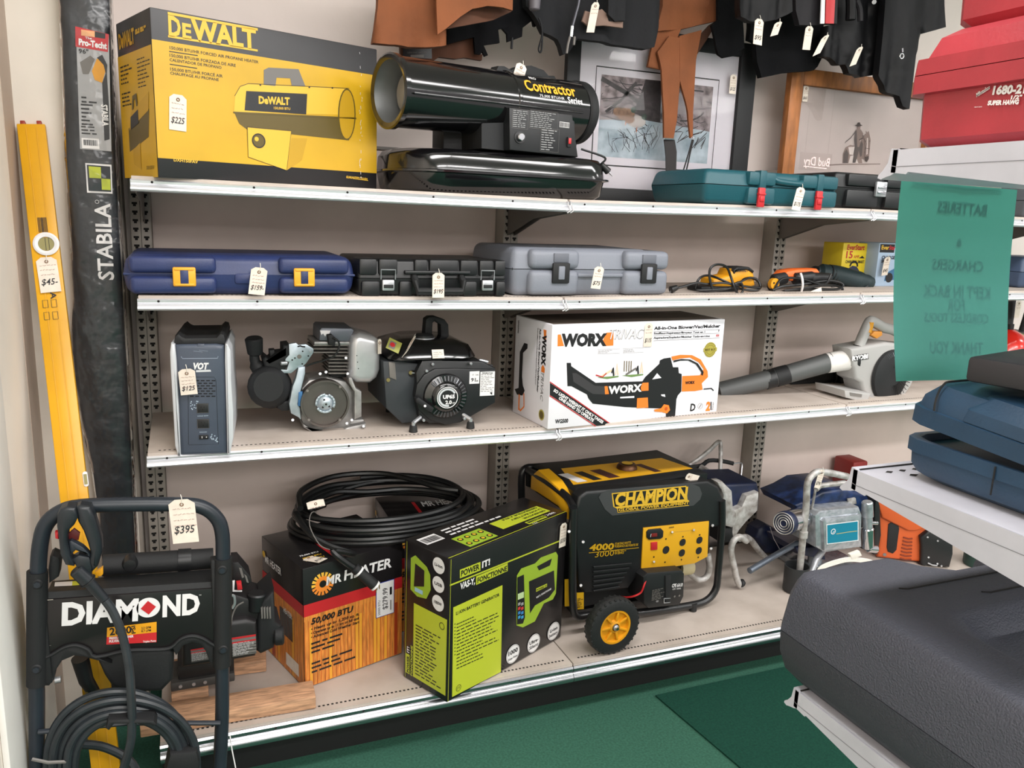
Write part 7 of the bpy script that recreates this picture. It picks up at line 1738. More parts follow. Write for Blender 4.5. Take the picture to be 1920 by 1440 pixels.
b = MB(); wpr(b, ((480, 890), (640, 858), (850, 848), (872, 860), (868, 1000), (810, 1060), (640, 1070), (560, 1040), (520, 980)), WYP + .02, WYP + .14, BLKM, .012, 3); T.part('lower_tub', b)
# engine at the back right, over the offcuts
ke = crop(380, 1020, 5.1429)
def epr(b, pts, Y0, Y1, m, bev=.004, seg=2):
    F_ = XF((0, Y0, 0), (1, 0, 0), (0, 0, 1)); b.world(F_); b.prism([uv(F_, *ke(*p)) for p in pts], -(Y1 - Y0), 0, m, bev, seg); b.pop()
EB = mat('engine_black', (30, 27, 28), .5, var=.2, vscale=18)
b = MB(); epr(b, ((-190, 900), (60, 780), (420, 730), (520, 760), (535, 1010), (510, 1090), (280, 1130), (-200, 1200)), -.165, .0, EB, .012, 3); epr(b, ((60, 560), (270, 470), (420, 520), (560, 560), (545, 740), (270, 780), (60, 790)), -.14, -.02, EB, .008); ENG = T.part('engine_block', b)
b = MB(); epr(b, ((525, 760), (560, 560), (690, 440), (705, 760), (760, 800), (690, 1010), (560, 1070), (520, 1040)), -.15, -.03, BLKM, .012, 3)
for i in range(4): epr(b, ((560 + i * 26, 620), (578 + i * 26, 605), (582 + i * 26, 720), (566 + i * 26, 724)), -.154, -.150, PGRY, .001)
T.part('recoil_housing', b, label='black starter housing with grey vents')
b = MB(); c0 = ay(*ke(735, 880), -.14); b.cyl(c0 + Vector((-.012, 0, 0)), c0 + Vector((.014, -.004, 0)), .026, BLKM, 26, None, .004); T.part('starter_knob', b)
b = MB(); p0_ = ay(*ke(510, 640), -.13); p1_ = ay(*ke(525, 470), -.13); b.cyl(p0_, p1_, .022, BLK, 24, .0255, .004); T.part('oil_cap', b, ENG)
b = MB(); epr(b, ((285, 180), (345, 175), (460, 310), (475, 370), (430, 400), (290, 340)), -.13, -.06, EB, .004)
for p in (((350, 230), (375, 235), (400, 320), (380, 330)), ((400, 290), (425, 310), (445, 375), (425, 370))): epr(b, p, -.1312, -.130, PGRY, 0)
T.part('engine_cover', b, label='black engine cover with small grey letters')
b = MB(); epr(b, ((328, 385), (375, 380), (385, 440), (335, 450)), -.16, -.14, RED, .003); epr(b, ((288, 360), (310, 355), (305, 450), (380, 452), (380, 462), (288, 462)), -.15, -.145, WHT, .001); T.part('throttle_lever', b, ENG, label='red and white throttle lever')
b = MB(); b.tube([tuple(ay(*ke(*p), -.17)) for p in ((395, 560), (330, 600), (290, 680), (275, 760), (265, 860))], .0022, PGRY, 6, smooth=4); b.tube([tuple(ay(*ke(*p), -.165)) for p in ((270, 500), (300, 500), (310, 570), (285, 620))], .004, STEEL, 6, smooth=3); T.part('wire', b)
FL_ = XF((0, -.1655, 0), (1, 0, 0), (0, 0, 1))
for (x0, y0, x1, y1) in ((288, 868, 512, 1088), (-110, 990, 60, 1140)):
    b = MB(); b.world(FL_); a_ = uv(FL_, *ke(x0, y1)); c_ = uv(FL_, *ke(x1, y0)); b.rect(*a_, *c_, PGRY, 1); hh = c_[1] - a_[1]
    b.rect(a_[0], c_[1] - hh * .10, c_[0], c_[1], RED, 2); b.rect(a_[0], c_[1] - hh * .32, c_[0], c_[1] - hh * .24, RED, 2)
    for i in range(4): b.rect(a_[0], a_[1] + hh * (.05 + .15 * i), c_[0], a_[1] + hh * (.08 + .15 * i), PBLK, 2)
    b.greek(a_[0] + .002, a_[1] + .003, c_[0] - .004, a_[1] + hh * .72, 9, WHT, l=3, fill=.25); b.pop(); T.part('warning_label', b, ENG, 'grey warning label with red bars')
b = MB(); b.bx(.030, .20, -.052, .07, zl + .052, zl + .078, mat('skid_grey', (70, 68, 66), .6, .3), .003); b.bx(.05, .20, -.04, .06, zl + .076, zl + .12, EB, .004)
for (x, y) in ((.055, -.056), (.09, -.056), (.12, -.056)): b.cyl((x, y, zl + .066), (x, y + .006, zl + .066), .005, STEEL, 10)
b.cyl((.08, .10, zl + .052), (.08, .10, zl + .12), .012, RUB, 14); b.bx(.05, .20, -.05, .11, zl + .12, zl + .13, EB); T.part('engine_skid', b)
b = MB(); b.tube([w(400, 890, -.26), w(430, 1000, -.25), w(470, 1060, -.25)], [.020, .014], BLK, 14); b.tube([w(440, 1050, -.255), w(455, 1080, -.255)], .008, mat('brass', 0), 12); b.cyl(w(275, 1000, -.33), w(305, 995, -.33), .008, STEEL, 12); T.part('pump_fitting', b, label='pump fitting with a brass nipple')
# trigger gun on the frame corner
kg = crop(50, 930, 7.2)
GUNM = mat('gun_black', (30, 34, 39), .38, var=.12, vscale=14)
def gpx(b, pts, Y0, Y1, m, bev=.004, seg=2):
    F_ = XF((0, Y0, 0), (1, 0, 0), (0, 0, 1)); b.world(F_); b.prism([uv(F_, *kg(*p)) for p in pts], -(Y1 - Y0), 0, m, bev, seg); b.pop()
b = MB()
gpx(b, ((410, 260), (450, 190), (540, 150), (660, 165), (690, 300), (640, 400), (560, 480), (545, 620), (580, 800), (640, 960), (520, 940), (450, 800), (430, 600), (405, 420)), -.412, -.375, GUNM, .007, 3)
gpx(b, ((650, 165), (720, 130), (860, 150), (930, 320), (960, 420), (1010, 600), (1020, 760), (960, 960), (880, 1040), (840, 900), (860, 780), (820, 640), (760, 480), (690, 360)), -.405, -.372, GUNM, .009, 3)
gpx(b, ((600, 860), (700, 800), (850, 830), (890, 960), (880, 1060), (790, 1080), (690, 1000)), -.402, -.376, GUNM, .006); GN = T.part('trigger_gun', b)
b = MB(); gpx(b, ((565, 620), (600, 600), (760, 690), (850, 780), (860, 840), (780, 780), (660, 740), (600, 790), (580, 760)), -.400, -.382, WFR, .004); T.part('trigger', b, GN)
b = MB(); gpx(b, ((378, 495), (430, 490), (430, 590), (385, 580)), -.40, -.385, RED, .003); gpx(b, ((560, 510), (640, 440), (720, 500), (700, 600), (570, 590)), -.385, -.379, mat('dark_red', (90, 24, 24), .5), .002); T.part('safety_catch', b, GN, label='red safety catch')
b = MB(); gpx(b, ((920, 1030), (1030, 960), (1030, 1060), (1000, 1090), (945, 1080)), -.375, -.365, TOOLY, .002); T.part('yellow_clip', b, label='yellow clip beside the gun')
b = MB(); g0 = ay(*kg(660, 990), -.400); g1 = ay(*kg(830, 1150), -.398); b.cyl(g0, g1, .0155, GUNM, 18, .0165, .003)
for a in range(8): pass
b.cyl(g1 - (g1 - g0) * .06, g1 + (g1 - g0) * .02, .0185, BLKM, 18); g2 = w(525, 600, -.398); b.cyl(g1, g2, .0125, GUNM, 18, .0105, .002); T.part('hose_coupling', b)
b = MB(); gpx(b, ((310, 830), (350, 800), (440, 840), (450, 930), (430, 1100), (300, 1190), (290, 1000)), -.345, -.30, BLKM, .006); T.part('gun_holder', b)
# hose: from the gun down, and the coil hung on the hook
HR = .0098
b = MB(); b.tube([g2, w(560, 650, -.40), w(600, 740, -.405), w(630, 850, -.41), w(648, 960, -.415), w(656, 1080, -.42), w(660, 1180, -.422), w(655, 1300, -.42), w(625, 1420, -.415), w(590, 1500, -.41), w(500, 1600, -.40)], HR, HOSE, 10, smooth=5); T.part('hose', b)
b = MB()
for i, (ox, top, lx, rx) in enumerate(((0, 1058, 235, 955), (0, 1098, 262, 985), (0, 1138, 300, 935), (0, 1165, 335, 905), (0, 1190, 372, 885))):
    Yh = -.372 - .010 * (i % 2) - .004 * i; cx_ = (lx + rx) / 2; hwx = (rx - lx) / 2
    pts = []
    for j in range(15):
        a = pi * j / 14; px_ = cx_ - hwx * cos(a); py_ = 1450 - (1450 - top) * (sin(a) ** .78)
        pts.append(w(px_, py_, Yh))
    lo = [w(cx_ + hwx * .97, 1560, Yh), w(cx_ + hwx * .6, 1700, Yh), w(cx_, 1760, Yh), w(cx_ - hwx * .6, 1700, Yh), w(cx_ - hwx * .98, 1560, Yh)]
    b.tube(pts + lo, HR, HOSE, 10, smooth=3, closed=True)
T.part('hose_coil', b, label='coil of dark grey pressure hose')
b = MB(); wpr(b, ((528, 1245), (540, 1205), (640, 1198), (770, 1205), (785, 1225), (770, 1235), (740, 1222), (570, 1222), (545, 1255)), -.43, -.385, BLKM, .004); wpr(b, ((850, 1375), (985, 1360), (1000, 1420), (990, 1500), (820, 1500), (835, 1420)), -.415, -.36, BLKM, .008); b.tube([w(1100, 1215, -.37), w(640, 1215, -.375), w(190, 1260, -.37)], .006, WFR, 8); T.part('hose_hook', b)
b = MB(); b.tube([w(160, 1395, -.40), w(240, 1412, -.405), w(330, 1408, -.40)], .004, PGRY, 6); T.part('cord_tie', b, label='grey tie around the hose'); b = MB(); b.tube([w(1150, 1280, -.33), w(1160, 1350, -.335), w(1178, 1440, -.34)], .0016, WHT, 6); T.part('thin_cord', b, label='thin white cord beside the leg')
b = MB(); b.tube([w(380, 1320, -.30), w(500, 1330, -.28), w(600, 1370, -.28), w(660, 1420, -.29), w(700, 1500, -.30)], .011, HOSE, 10, smooth=4); T.part('supply_hose', b)
tag(T, XF(w(908, 122, -.374), (.99, 0, -.02), (-.06, 0, .998)), '$395', .106, .056, .05, 5, 'white price tag reading $395 hung on the frame top', seed=6)


# ================================================================== HANGING CLOTHES
LEA = mat('black_leather', (12, 12, 15), .55, bump=.5, bscale=16, var=.25, vscale=6, spec=.25); CLO = mat('black_cloth', (10, 10, 13), .9, bump=.3, bscale=120, spec=.2)
NAV = mat('navy_black_cloth', (11, 12, 17), .85, bump=.3, bscale=80); SUE = mat('brown_suede', (132, 76, 42), .85, var=.14, vscale=5, bump=.25, bscale=130); SUED = mat('dark_brown_suede', (84, 50, 32), .85, var=.2, vscale=7)
GRYL = mat('charcoal_leather', (36, 34, 37), .6, bump=.3, bscale=20, spec=.25)


def cloth(b, kk, pts, Y, th, m, folds=3.0, amp=.012, ph=0.0):
    F_ = XF((0, Y, 0), (1, 0, 0), (0, 0, 1)); P = [uv(F_, *kk(*p)) for p in pts]
    bm = bmesh.new(); f = bm.faces.new([bm.verts.new((p[0], p[1], 0)) for p in P]); f.normal_update()
    if f.normal.z < 0: f.normal_flip()
    bmesh.ops.triangulate(bm, faces=bm.faces[:])
    for _ in range(3):
        es = [e for e in bm.edges if e.calc_length() > .03]
        if es: bmesh.ops.subdivide_edges(bm, edges=es, cuts=1, use_grid_fill=True)
        bmesh.ops.triangulate(bm, faces=bm.faces[:])
    r = bmesh.ops.extrude_face_region(bm, geom=bm.faces[:])
    new = {g for g in r['geom'] if isinstance(g, bmesh.types.BMVert)}
    x0 = min(p[0] for p in P); x1 = max(p[0] for p in P)
    for v in bm.verts:
        t = (v.co.x - x0) / (x1 - x0); d = amp * sin(2 * pi * folds * t + ph + v.co.y * 3.0) + amp * .5 * sin(2 * pi * folds * 2.3 * t + 2 * ph)
        v.co.z += d - (th if v not in new else 0)
    bmesh.ops.recalc_face_normals(bm, faces=bm.faces[:])
    b.world(F_); b.bmadd(bm, m); b.pop()


def garment(name, label, cat, kk, pts, Y, th, m, folds=3.0, amp=.012, ph=0.0, part='body'):
    c = ay(*kk(*pts[0]), Y); T = Thing(name, label, cat, (c.x, Y, 2.05), group='second-hand clothes hanging above the highest shelf')
    b = MB(); cloth(b, kk, pts, Y, th, m, folds, amp, ph); T.part(part, b, sharp=60)
    return T


TOP = -330
k1 = crop(680, 0, 4.8); k2 = crop(1000, 0, 4.8); k3 = crop(1360, 0, 4.8)
T = garment('suede_coat', 'tan brown suede coat hanging at the left, its hem flaring to the right', 'coat', k1, ((140, TOP), (130, 60), (110, 250), (92, 385), (180, 400), (300, 405), (420, 415), (560, 428), (700, 422), (750, 408), (752, 200), (740, TOP)), .17, .03, SUE, 1.5, .01)
b = MB(); cloth(b, k1, ((650, TOP), (655, 60), (665, 315), (755, 255), (880, 150), (1000, 72), (1120, 55), (1260, 70), (1342, 98), (1345, 0), (1340, TOP)), .115, .012, SUE, 1.2, .008, 1.0); T.part('front_flap', b, sharp=60)
b = MB(); cloth(b, k1, ((752, 262), (880, 150), (1000, 80), (1120, 62), (1260, 76), (1340, 104), (1180, 178), (940, 226)), .15, .010, SUED, 1.2, .004); T.part('lining', b, label='darker brown lining under the flared hem', sharp=60)
T = garment('suede_vest', 'dark brown garment with a small black label behind the tan coat', 'vest', k1, ((340, TOP), (340, 440), (345, 530), (440, 545), (640, 548), (690, 512), (830, 532), (930, 516), (1075, 542), (1080, 490), (1020, 480), (1010, 250), (1000, TOP)), .345, .02, SUED, 2.0, .006)
F_ = XF((0, .322, 0), (1, 0, 0), (0, 0, 1)); b = MB(); b.polypx(F_, k1((362, 432), (620, 436), (622, 528), (360, 522)), PBLK, 3); b.textpx(F_, 'GENUINE LEATHER', k1(400, 482), k1(580, 480), 3, PGRY, 0, 0, 5); b.polypx(F_, k1((430, 495), (550, 493), (550, 520), (430, 520)), PGRY, 4); T.part('sewn_label', b, label='small black sewn label')
T = garment('fringed_vest', 'black garment with ragged straps and a hanging cord loop right of the tan coat', 'vest', k1, ((755, TOP), (760, 400), (1010, 330), (1020, 480), (1060, 490), (1075, 465), (1098, 510), (1126, 498), (1085, 408), (1228, 388), (1215, 270), (1255, 255), (1308, 300), (1312, 374), (1435, 330), (1440, 250), (1520, 188), (1532, 238), (1556, 240), (1562, 180), (1592, 90), (1600, TOP)), .312, .012, CLO, 2.5, .006)
b = MB(); b.tube([tuple(ay(*k1(*p), .235)) for p in ((1585, 160), (1610, 240), (1612, 330), (1585, 430), (1590, 466), (1606, 462), (1616, 380), (1618, 300))], .003, LEA, 6, smooth=4); b.tube([tuple(ay(*k1(*p), .25)) for p in ((1345, 340), (1340, 440))], .004, LEA, 6); T.part('cord_loop', b)
b = MB(); b.cyl(ay(*k1(1550, -60), .215), ay(*k1(1545, 92), .215), .020, mat('grey_cuff', (96, 92, 98), .4), 18, .017, .003); T.part('sleeve_end', b, label='grey tubular sleeve end')
T = garment('zip_jacket', 'dark navy jacket with an open metal zipper hanging in front of the duck print', 'jacket', k2, ((-95, TOP), (-80, 60), (40, 200), (90, 295), (230, 350), (265, 400), (290, 485), (330, 470), (370, 402), (392, 350), (560, 372), (760, 398), (1000, 446), (1068, 430), (1125, 250), (1140, 0), (1140, TOP)), .275, .03, NAV, 2.4, .012)
b = MB(); b.tube([tuple(ay(*k2(*p), .245)) for p in ((430, TOP), (410, 0), (385, 110), (350, 240))], .005, mat('zipper_teeth', (84, 84, 90), .4, .6), 6, smooth=3); b.tube([tuple(ay(*k2(*p), .243)) for p in ((345, 235), (335, 330))], .0065, CHROME, 8); b.tube([tuple(ay(*k2(*p), .243)) for p in ((330, 330), (312, 400), (300, 480))], .004, PGRY, 6); b.tube([tuple(ay(*k2(*p), .243)) for p in ((372, 330), (365, 405))], .004, PGRY, 6); T.part('zipper', b, label='metal zipper with its pull')
b = MB(); F_ = XF((0, .228, 0), (1, 0, 0), (0, 0, 1)); b.world(F_); b.prism([uv(F_, *k2(*p)) for p in ((440, 190), (470, 95), (520, 110), (620, 80), (660, 120), (680, 190), (810, 195), (808, 252), (640, 230), (500, 238))], -.008, 0, mat('inner_lining_tan', (128, 104, 92), .8), .002); b.pop(); T.part('torn_lining', b, label='tan lining patch')
b = MB(); cloth(b, k2, ((665, TOP), (670, 130), (740, 190), (825, 185), (850, TOP)), .215, .012, NAV, 1.5, .004); T.part('sleeve', b)
tag(T, XF(ay(*k2(558, 55), .212), (.96, 0, .1), (.18, 0, .98)), None, .095, .028, .1, 2, 'cream price tag on the dark jacket', seed=21)
# brown chaps with elastic stirrup straps
Yc = .388; k5 = crop(640, 0, 2.66667)
T = garment('suede_chaps', 'brown suede chaps with two long tapering legs and black elastic straps', 'chaps', k2, ((1150, TOP), (1150, 60), (1120, 190), (1100, 285), (1330, 262), (1480, 228), (1690, 180), (1745, 70), (1755, TOP)), Yc, .03, SUE, 1.6, .008, part='waist')
b = MB(); cloth(b, k2, ((1100, 280), (1330, 255), (1290, 350), (1200, 480), (1165, 600), (1150, 628), (1030, 602), (1060, 440)), Yc + .004, .012, SUE, 1.2, .003); cloth(b, k2, ((1590, 225), (1690, 165), (1700, 140), (1560, 360), (1450, 520), (1440, 380)), Yc + .006, .010, SUED, 1.0, .003); T.part('side_flap', b, sharp=60)
b = MB(); cloth(b, k5, ((1640, 180), (1700, 190), (1695, 350), (1690, 440), (1678, 600), (1662, 694), (1612, 692), (1612, 560), (1600, 350), (1580, 260)), Yc - .012, .010, SUE, 1.0, .003); T.part('leg', b, sharp=60)
b = MB(); cloth(b, k5, ((1690, 180), (1800, 150), (1775, 300), (1768, 420), (1760, 560), (1758, 690), (1748, 690), (1736, 560), (1690, 400)), Yc - .010, .010, SUE, 1.0, .003); T.part('leg', b, sharp=60)
b = MB(); ELA = mat('black_elastic', (34, 30, 30), .7); cloth(b, k5, ((1615, 698), (1665, 700), (1675, 760), (1672, 880), (1624, 882), (1622, 780)), Yc - .012, .004, ELA, .6, .003); T.part('elastic_strap', b, label='black elastic strap')
b = MB(); p_ = lambda x, y: tuple(ay(*k5(x, y), Yc - .018)); b.tube([p_(1612, 694), p_(1662, 696)], .004, CHROME, 8); b.tube([p_(1622, 884), p_(1672, 884)], .0035, CHROME, 8); b.tube([p_(1640, 888), p_(1640, 905), p_(1648, 910), p_(1654, 902), p_(1652, 888)], .002, CHROME, 6); b.torus(ay(*k5(1757, 692), Yc - .015), (0, 1, 0), .006, .0016, CHROME, 18, 6); T.part('buckle', b, label='small metal buckles')
b = MB(); b.tube([p_(1755, 698), p_(1735, 770), p_(1708, 860), p_(1700, 885), p_(1712, 890), p_(1728, 840), p_(1745, 760), p_(1760, 700)], .003, ELA, 6, smooth=3); T.part('elastic_loop', b, label='thin black elastic loop')
garment('black_garment', 'black garment hem beside the brown chaps, over the print frame corner', 'jacket', k2, ((1640, TOP), (1660, 180), (1600, 230), (1640, 400), (1665, 490), (1720, 520), (1828, 500), (1842, 468), (1900, 432), (1885, 210), (1850, TOP)), .335, .012, CLO, 1.5, .004)
T = garment('leather_jacket', 'black leather jacket with a price tag reading $95 hanging right of the print', 'jacket', k3, ((100, TOP), (110, 80), (130, 150), (240, 185), (330, 200), (470, 175), (560, 130), (600, 105), (575, TOP)), .145, .03, LEA, 2.0, .010)
tag(T, XF(ay(*k3(305, 205), .112), (.99, 0, -.05), (.02, 0, 1)), '$95', .082, .036, .1, 2, 'cream price tag reading $95', seed=31); tag(T, XF(ay(*k3(470, 228), .114), (.95, 0, .3), (.32, 0, .94)), None, .048, .032, .1, 1, 'small cream tag', seed=32)
garment('black_trousers', 'black cloth trousers folded over, hanging left of the rider picture', 'trousers', k3, ((215, TOP), (215, 250), (205, 360), (270, 380), (285, 560), (325, 700), (540, 655), (800, 632), (830, 600), (880, 500), (880, TOP)), .345, .025, CLO, 2.0, .006)
T = garment('striped_jacket', 'charcoal leather jacket with white and red stripes down the sleeve', 'jacket', k3, ((610, TOP), (620, 100), (665, 225), (780, 225), (900, 215), (1000, 215), (1015, TOP)), .205, .025, GRYL, 1.2, .006)
for pts, m_ in ((((868, TOP), (910, TOP), (893, 212), (855, 212)), WHT), (((914, TOP), (1008, TOP), (978, 212), (898, 212)), RED)):
    b = MB(); cloth(b, k3, pts, .186, .004, m_, .5, .002); T.part('stripe', b, label='white stripe' if m_ is WHT else 'red stripe')
tag(T, XF(ay(*k3(755, 268), .168), (1, 0, .05), (.08, 0, 1)), None, .080, .034, .05, 2, 'cream tag below the striped jacket', seed=33); tag(T, XF(ay(*k3(895, 345), .166), (.90, 0, .42), (.46, 0, .88)), None, .078, .036, .05, 1, 'tilted cream tag below the stripes', seed=34)
T = garment('leather_jacket', 'black leather jacket with dangling sleeve buckles just right of the striped one', 'jacket', k3, ((1005, TOP), (1000, 215), (900, 235), (870, 510), (960, 530), (1005, 575), (1080, 580), (1100, 662), (1240, 690), (1355, 672), (1400, 420), (1420, TOP)), .272, .03, LEA, 2.2, .010)
b = MB(); b.tube([tuple(ay(*k3(*p), .225)) for p in ((1120, TOP), (1130, 60), (1125, 180))], .018, LEA, 10, smooth=3); b.tube([tuple(ay(*k3(*p), .222)) for p in ((1180, 0), (1210, 80), (1215, 190))], .010, GRYL, 8, smooth=3); b.cyl(ay(*k3(1340, 15), .232), ay(*k3(1340, 18), .226), .008, CHROME, 12); T.part('sleeve_tab', b, label='dark sleeve tabs with a snap')
tag(T, XF(ay(*k3(1205, 450), .228), (.93, 0, .35), (.38, 0, .92)), None, .074, .032, .05, 1, 'tilted cream tag on the black leather', seed=35)
T = garment('leather_coat', 'long black leather coat with a chrome zipper pull beside the red cases', 'coat', k3, ((1405, TOP), (1415, 300), (1370, 680), (1440, 800), (1555, 868), (1590, 960), (1630, 985), (1650, 850), (1700, 500), (1790, 300), (1960, 250), (1960, TOP)), .215, .03, LEA, 2.2, .012)
b = MB(); b.tube([tuple(ay(*k3(*p), .175)) for p in ((1590, 435), (1592, 470))], .005, CHROME, 8); b.torus(ay(*k3(1587, 505), .175), (0, 1, 0), .009, .0028, CHROME, 18, 6); T.part('zipper_pull', b, label='chrome zipper pull')

# ================================================================== NEAR GONDOLA
REDP = mat('red_plastic', (166, 48, 58), .42, var=.1, vscale=8, bump=.08, bscale=200)


def redcase(name, label, x0, y0, w_, len_, z0, hh):
    T = Thing(name, label, 'tool case', (x0 + w_ / 2, y0 - len_ / 2, z0), group='red tool cases on the upper gondola shelf'); b = MB()
    def ring(z, i, c=.02): return [(x0 + i + c, y0 - i, z), (x0 + w_ - i - c, y0 - i, z), (x0 + w_ - i, y0 - i - c, z), (x0 + w_ - i, y0 - len_ + i + c, z), (x0 + w_ - i - c, y0 - len_ + i, z), (x0 + i + c, y0 - len_ + i, z), (x0 + i, y0 - len_ + i + c, z), (x0 + i, y0 - i - c, z)]
    s_ = hh / .148
    b.loft([ring(z0, .024), ring(z0 + .012 * s_, .012), ring(z0 + .068 * s_, .010), ring(z0 + .069 * s_, .0), ring(z0 + .0915 * s_, .0)], REDP); T.part('base_shell', b, sharp=28)
    b = MB(); b.loft([ring(z0 + .0925 * s_, .0), ring(z0 + .112 * s_, .001), ring(z0 + .113 * s_, .009), ring(z0 + .138 * s_, .018), ring(z0 + hh, .034)], REDP); T.part('lid', b, sharp=28)
    return T


y0 = -1.402
T = redcase('tool_case', 'red plastic tool case with white lettering on the upper gondola shelf', 1.030, y0, .36, .44, GZ1 + .001, .150)
Fm = XF((1.0385, y0, 0), (0, -1, 0), (0, 0, 1)); k = crop(1620, 0, 4.8); b = MB()
b.textpx(Fm, '1680-21', k(1155, 850), k(1450, 836), 14.5, WHT, .05, 0, 1); b.textpx(Fm, '1/2"', k(1322, 893), k(1420, 888), 6.4, WHT, .04, 0, 1); b.textpx(Fm, 'SUPER HAWG', k(1112, 946), k(1392, 937), 7.6, WHT, .06, 0, 1); b.textpx(Fm, 'Milwaukee', k(1015, 876), k(1138, 798), 8, WHT, .02, .3, 1); b.linepx(Fm, k((1012, 866), (1134, 786)), .0012, WHT, 1); b.textpx(Fm, 'HEAVY DUTY', k(995, 968), k(1066, 966), 1.6, WHT, .02, 0, 1)
T.part('lettering', b, label='white printed lettering')
redcase('tool_case', 'second red plastic case stacked on the lettered red case', 1.062, ax(1757, 20, 1.062).y, .33, .40, GZ1 + .152, .16)

SBL = mat('steel_blue_plastic', (38, 66, 92), .45, var=.1, vscale=8, bump=.08, bscale=220)
T = Thing('tool_case', 'steel blue plastic tool case with its lid ajar on the middle gondola shelf', 'tool case', (1.24, -1.66, GZ2))
def sring(z, i, c=.03, x0=1.062, w_=.36, y0=-1.447, l_=.44): return [(x0 + i + c, y0 - i, z), (x0 + w_ - i - c, y0 - i, z), (x0 + w_ - i - c * .3, y0 - i - c * .3, z), (x0 + w_ - i, y0 - i - c, z), (x0 + w_ - i, y0 - l_ + i, z), (x0 + i, y0 - l_ + i, z), (x0 + i, y0 - i - c, z), (x0 + i + c * .3, y0 - i - c * .3, z)]
zq = GZ2 + .001
b = MB(); b.loft([sring(zq, .030), sring(zq + .010, .012), sring(zq + .022, .006), sring(zq + .040, .005), sring(zq + .041, .001), sring(zq + .060, .001), sring(zq + .060, .012), sring(zq + .050, .014)], SBL); b.tube([(1.0615, -1.60, zq + .02), (1.0615, -1.60, zq + .058)], .0012, BLKM, 5); T.part('base_shell', b, sharp=30)
b = MB(Matrix.Translation((0, -1.75, zq + .062)) @ Matrix.Rotation(radians(4.2), 4, 'X') @ Matrix.Translation((0, 1.75, -(zq + .062)))); z2 = zq + .062
b.loft([sring(z2, .012), sring(z2, .001), sring(z2 + .024, .001), sring(z2 + .025, .005), sring(z2 + .040, .008), sring(z2 + .058, .022), sring(z2 + .064, .05)], SBL)
b.loft([sring(z2 + .026, .003, .02, 1.062, .36, -1.52, .16), sring(z2 + .042, .006, .02, 1.062, .36, -1.52, .16), sring(z2 + .062, .024, .02, 1.062, .36, -1.52, .16), sring(z2 + .067, .05, .02, 1.062, .36, -1.52, .16)], SBL)
b.tube([(1.062, -1.497, z2 + .026), (1.066, -1.493, z2 + .042), (1.082, -1.487, z2 + .060), (1.11, -1.49, z2 + .0655), (1.30, -1.49, z2 + .0655)], .0016, BLKM, 5, smooth=3); T.part('lid', b, sharp=30)
p_ = ay(1848, 745, -1.56) + Vector((0, 0, .016)); b = MB(LR((p_.x, -1.56, p_.z), .25)); b.bx(0, .16, -.10, .03, 0, .034, mat('charcoal_rubber', (38, 36, 40), .6), .006); b.bx(.03, .16, -.14, -.02, -.006, .020, BLKM, .006); solid('black_pouch', 'small black hard-edged pouch lying on the open blue case', 'pouch', b, (p_.x, -1.56, p_.z), .25)

CHA = mat('charcoal_plastic', (64, 66, 76), .62, bump=.6, bscale=330); z0 = GZ3 + .004; zt_ = 1.032
T = Thing('tool_case', 'large charcoal textured plastic case in the foreground on the lowest gondola shelf', 'tool case', (1.3, -1.65, z0))
def gr(z, i, top=False):
    X0, X1, Y0, Y1 = 1.012, 1.72, -1.292, -1.845
    n0, n1, nd = 1.255, 1.40, .075
    P = [(X0 + .02, Y0), (n0 - .03, Y0), (n0 + .01, Y0 - nd * .6), (n0 + .05, Y0 - nd), (n1, Y0 - nd), (n1 + .05, Y0 - nd * .2), (n1 + .08, Y0), (X1, Y0), (X1, Y1), (X0, Y1), (X0, Y0 - .02)]
    S_ = [(1, -1), (0, -1), (-.3, -1), (-.2, -1), (.2, -1), (.3, -1), (0, -1), (-1, -1), (-1, 1), (1, 1), (1, -1)]
    return [(p[0] + s[0] * i, p[1] + s[1] * i, z) for p, s in zip(P, S_)]
sm = z0 + .085
b = MB(); b.loft([gr(z0, .028), gr(z0 + .02, .010), gr(z0 + .05, .002), gr(sm, .0)], CHA); T.part('base_shell', b, sharp=50)
IN = [(1.15, -1.50), (1.20, -1.50), (1.28, -1.50), (1.34, -1.50), (1.40, -1.50), (1.48, -1.50), (1.54, -1.50), (1.64, -1.50), (1.64, -1.81), (1.12, -1.81), (1.12, -1.54)]
b = MB(); b.loft([gr(sm + .0015, .0), gr(sm + .06, .006), gr(zt_ - .022, .012), gr(zt_ - .008, .018), gr(zt_ - .002, .026), gr(zt_, .038), [(x, y, zt_) for x, y in IN], [(x + .01, y - .015, zt_ - .004) for x, y in IN], [(x + .03 if x < 1.3 else x - .02, y - .04 if y > -1.75 else y + .02, zt_ - .03) for x, y in IN]], CHA)
for (xa, ya, xb, yb) in ((1.155, -1.424, 1.62, -1.424), (1.275, -1.475, 1.62, -1.475)):
    b.tube([(xa - .012, ya + .006, zt_ + .0002), (xa, ya, zt_ + .0002), (xb, yb, zt_ + .0002)], .0016, SLOT, 6)
T.part('lid', b, sharp=40)
b = MB(); b.tube([(n, -1.292 - .02, z0 + .09) for n in (1.27, 1.42)], .012, CHA, 12); T.part('handle', b)

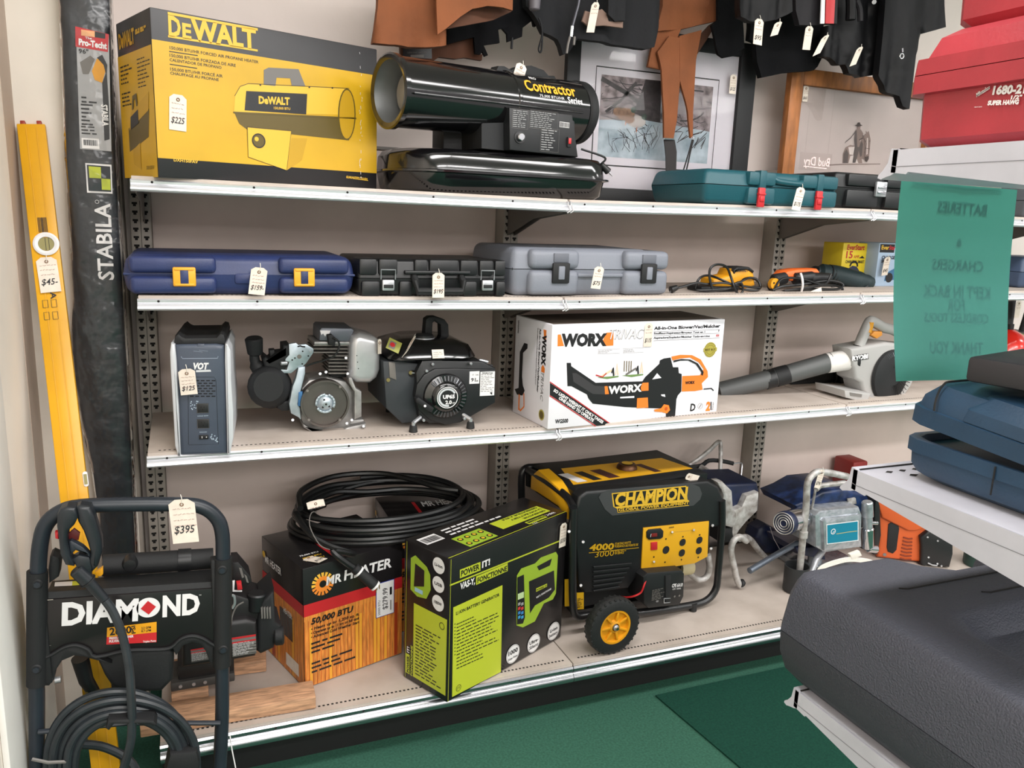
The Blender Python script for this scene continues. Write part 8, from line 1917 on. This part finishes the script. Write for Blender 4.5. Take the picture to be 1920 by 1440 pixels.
# ---- green sheet hanging from the price channel
SG = bpy.data.materials.new('green_paper'); SG.use_nodes = True; nt = SG.node_tree; N = nt.nodes; L_ = nt.links
for x in list(N): N.remove(x)
o_ = N.new('ShaderNodeOutputMaterial'); mx = N.new('ShaderNodeMixShader'); df = N.new('ShaderNodeBsdfPrincipled'); tr = N.new('ShaderNodeBsdfTranslucent')
gc_ = (lin(88), lin(160), lin(154), 1); df.inputs['Base Color'].default_value = gc_; df.inputs['Roughness'].default_value = .32; tr.inputs['Color'].default_value = (lin(90), lin(200), lin(176), 1); mx.inputs['Fac'].default_value = .45
L_.new(df.outputs['BSDF'], mx.inputs[1]); L_.new(tr.outputs['BSDF'], mx.inputs[2]); L_.new(mx.outputs['Shader'], o_.inputs['Surface'])
SY = -1.380
q = [ay(1690, 337, SY), ay(1904, 356, SY), ay(1886, 712, SY), ay(1668, 712, SY)]
T = Thing('paper_sign', 'green paper sheet hanging from the upper gondola shelf, its writing facing away', 'sign', (q[0] + q[1]) / 2)
b = MB(); nu, nv = 8, 10
def sp(s, t, off=0.0):
    top_ = q[0] + (q[1] - q[0]) * s; bot = q[3] + (q[2] - q[3]) * s; p = top_ + (bot - top_) * t
    return (p.x, p.y + off + .010 * sin(pi * t) * .6 - .012 * t * t * (1 - s) + .004 * sin(4 * s), p.z)
vs = [sp(i / nu, j / nv) for j in range(nv + 1) for i in range(nu + 1)]; fs = [[j * (nu + 1) + i, (j + 1) * (nu + 1) + i, (j + 1) * (nu + 1) + i + 1, j * (nu + 1) + i + 1] for j in range(nv) for i in range(nu)]
b.add(vs, fs, SG); T.part('sheet', b)
b = MB(); wpx, hpx = (q[1] - q[0]).length, (q[0] - q[3]).length
def smap(u, v): return sp(1 - u / wpx if False else u / wpx, 1 - v / hpx, .0005)
for t, cy_, hh, ww in (('BATTERIES', .862, .016, .42), ('&', .70, .012, .05), ('CHARGERS', .575, .016, .44), ('KEPT IN BACK', .435, .018, .58), ('FOR', .365, .018, .15), ('CORDLESS TOOLS', .305, .014, .56), ('THANK YOU', .140, .018, .46)):
    b.text(t, wpx * .55, hpx * cy_, hh, PBLK, w=wpx * ww, align='C', bold=.03, mirror=True, fmap=smap)
T.part('lettering', b, label='black printed words on the far side of the sheet')
b = MB(); b.loft([[sp(.09 + .78 * s_, -.012, .0015) for s_ in (0, .3, .6, 1)], [sp(.09 + .78 * s_, .012 + .006 * ((i * 7) % 3), .0015) for i, s_ in enumerate((0, .3, .6, 1))]], TAGM, cap=False, closed=False); T.part('tape_strip', b, label='torn strip of pale tape along the top')
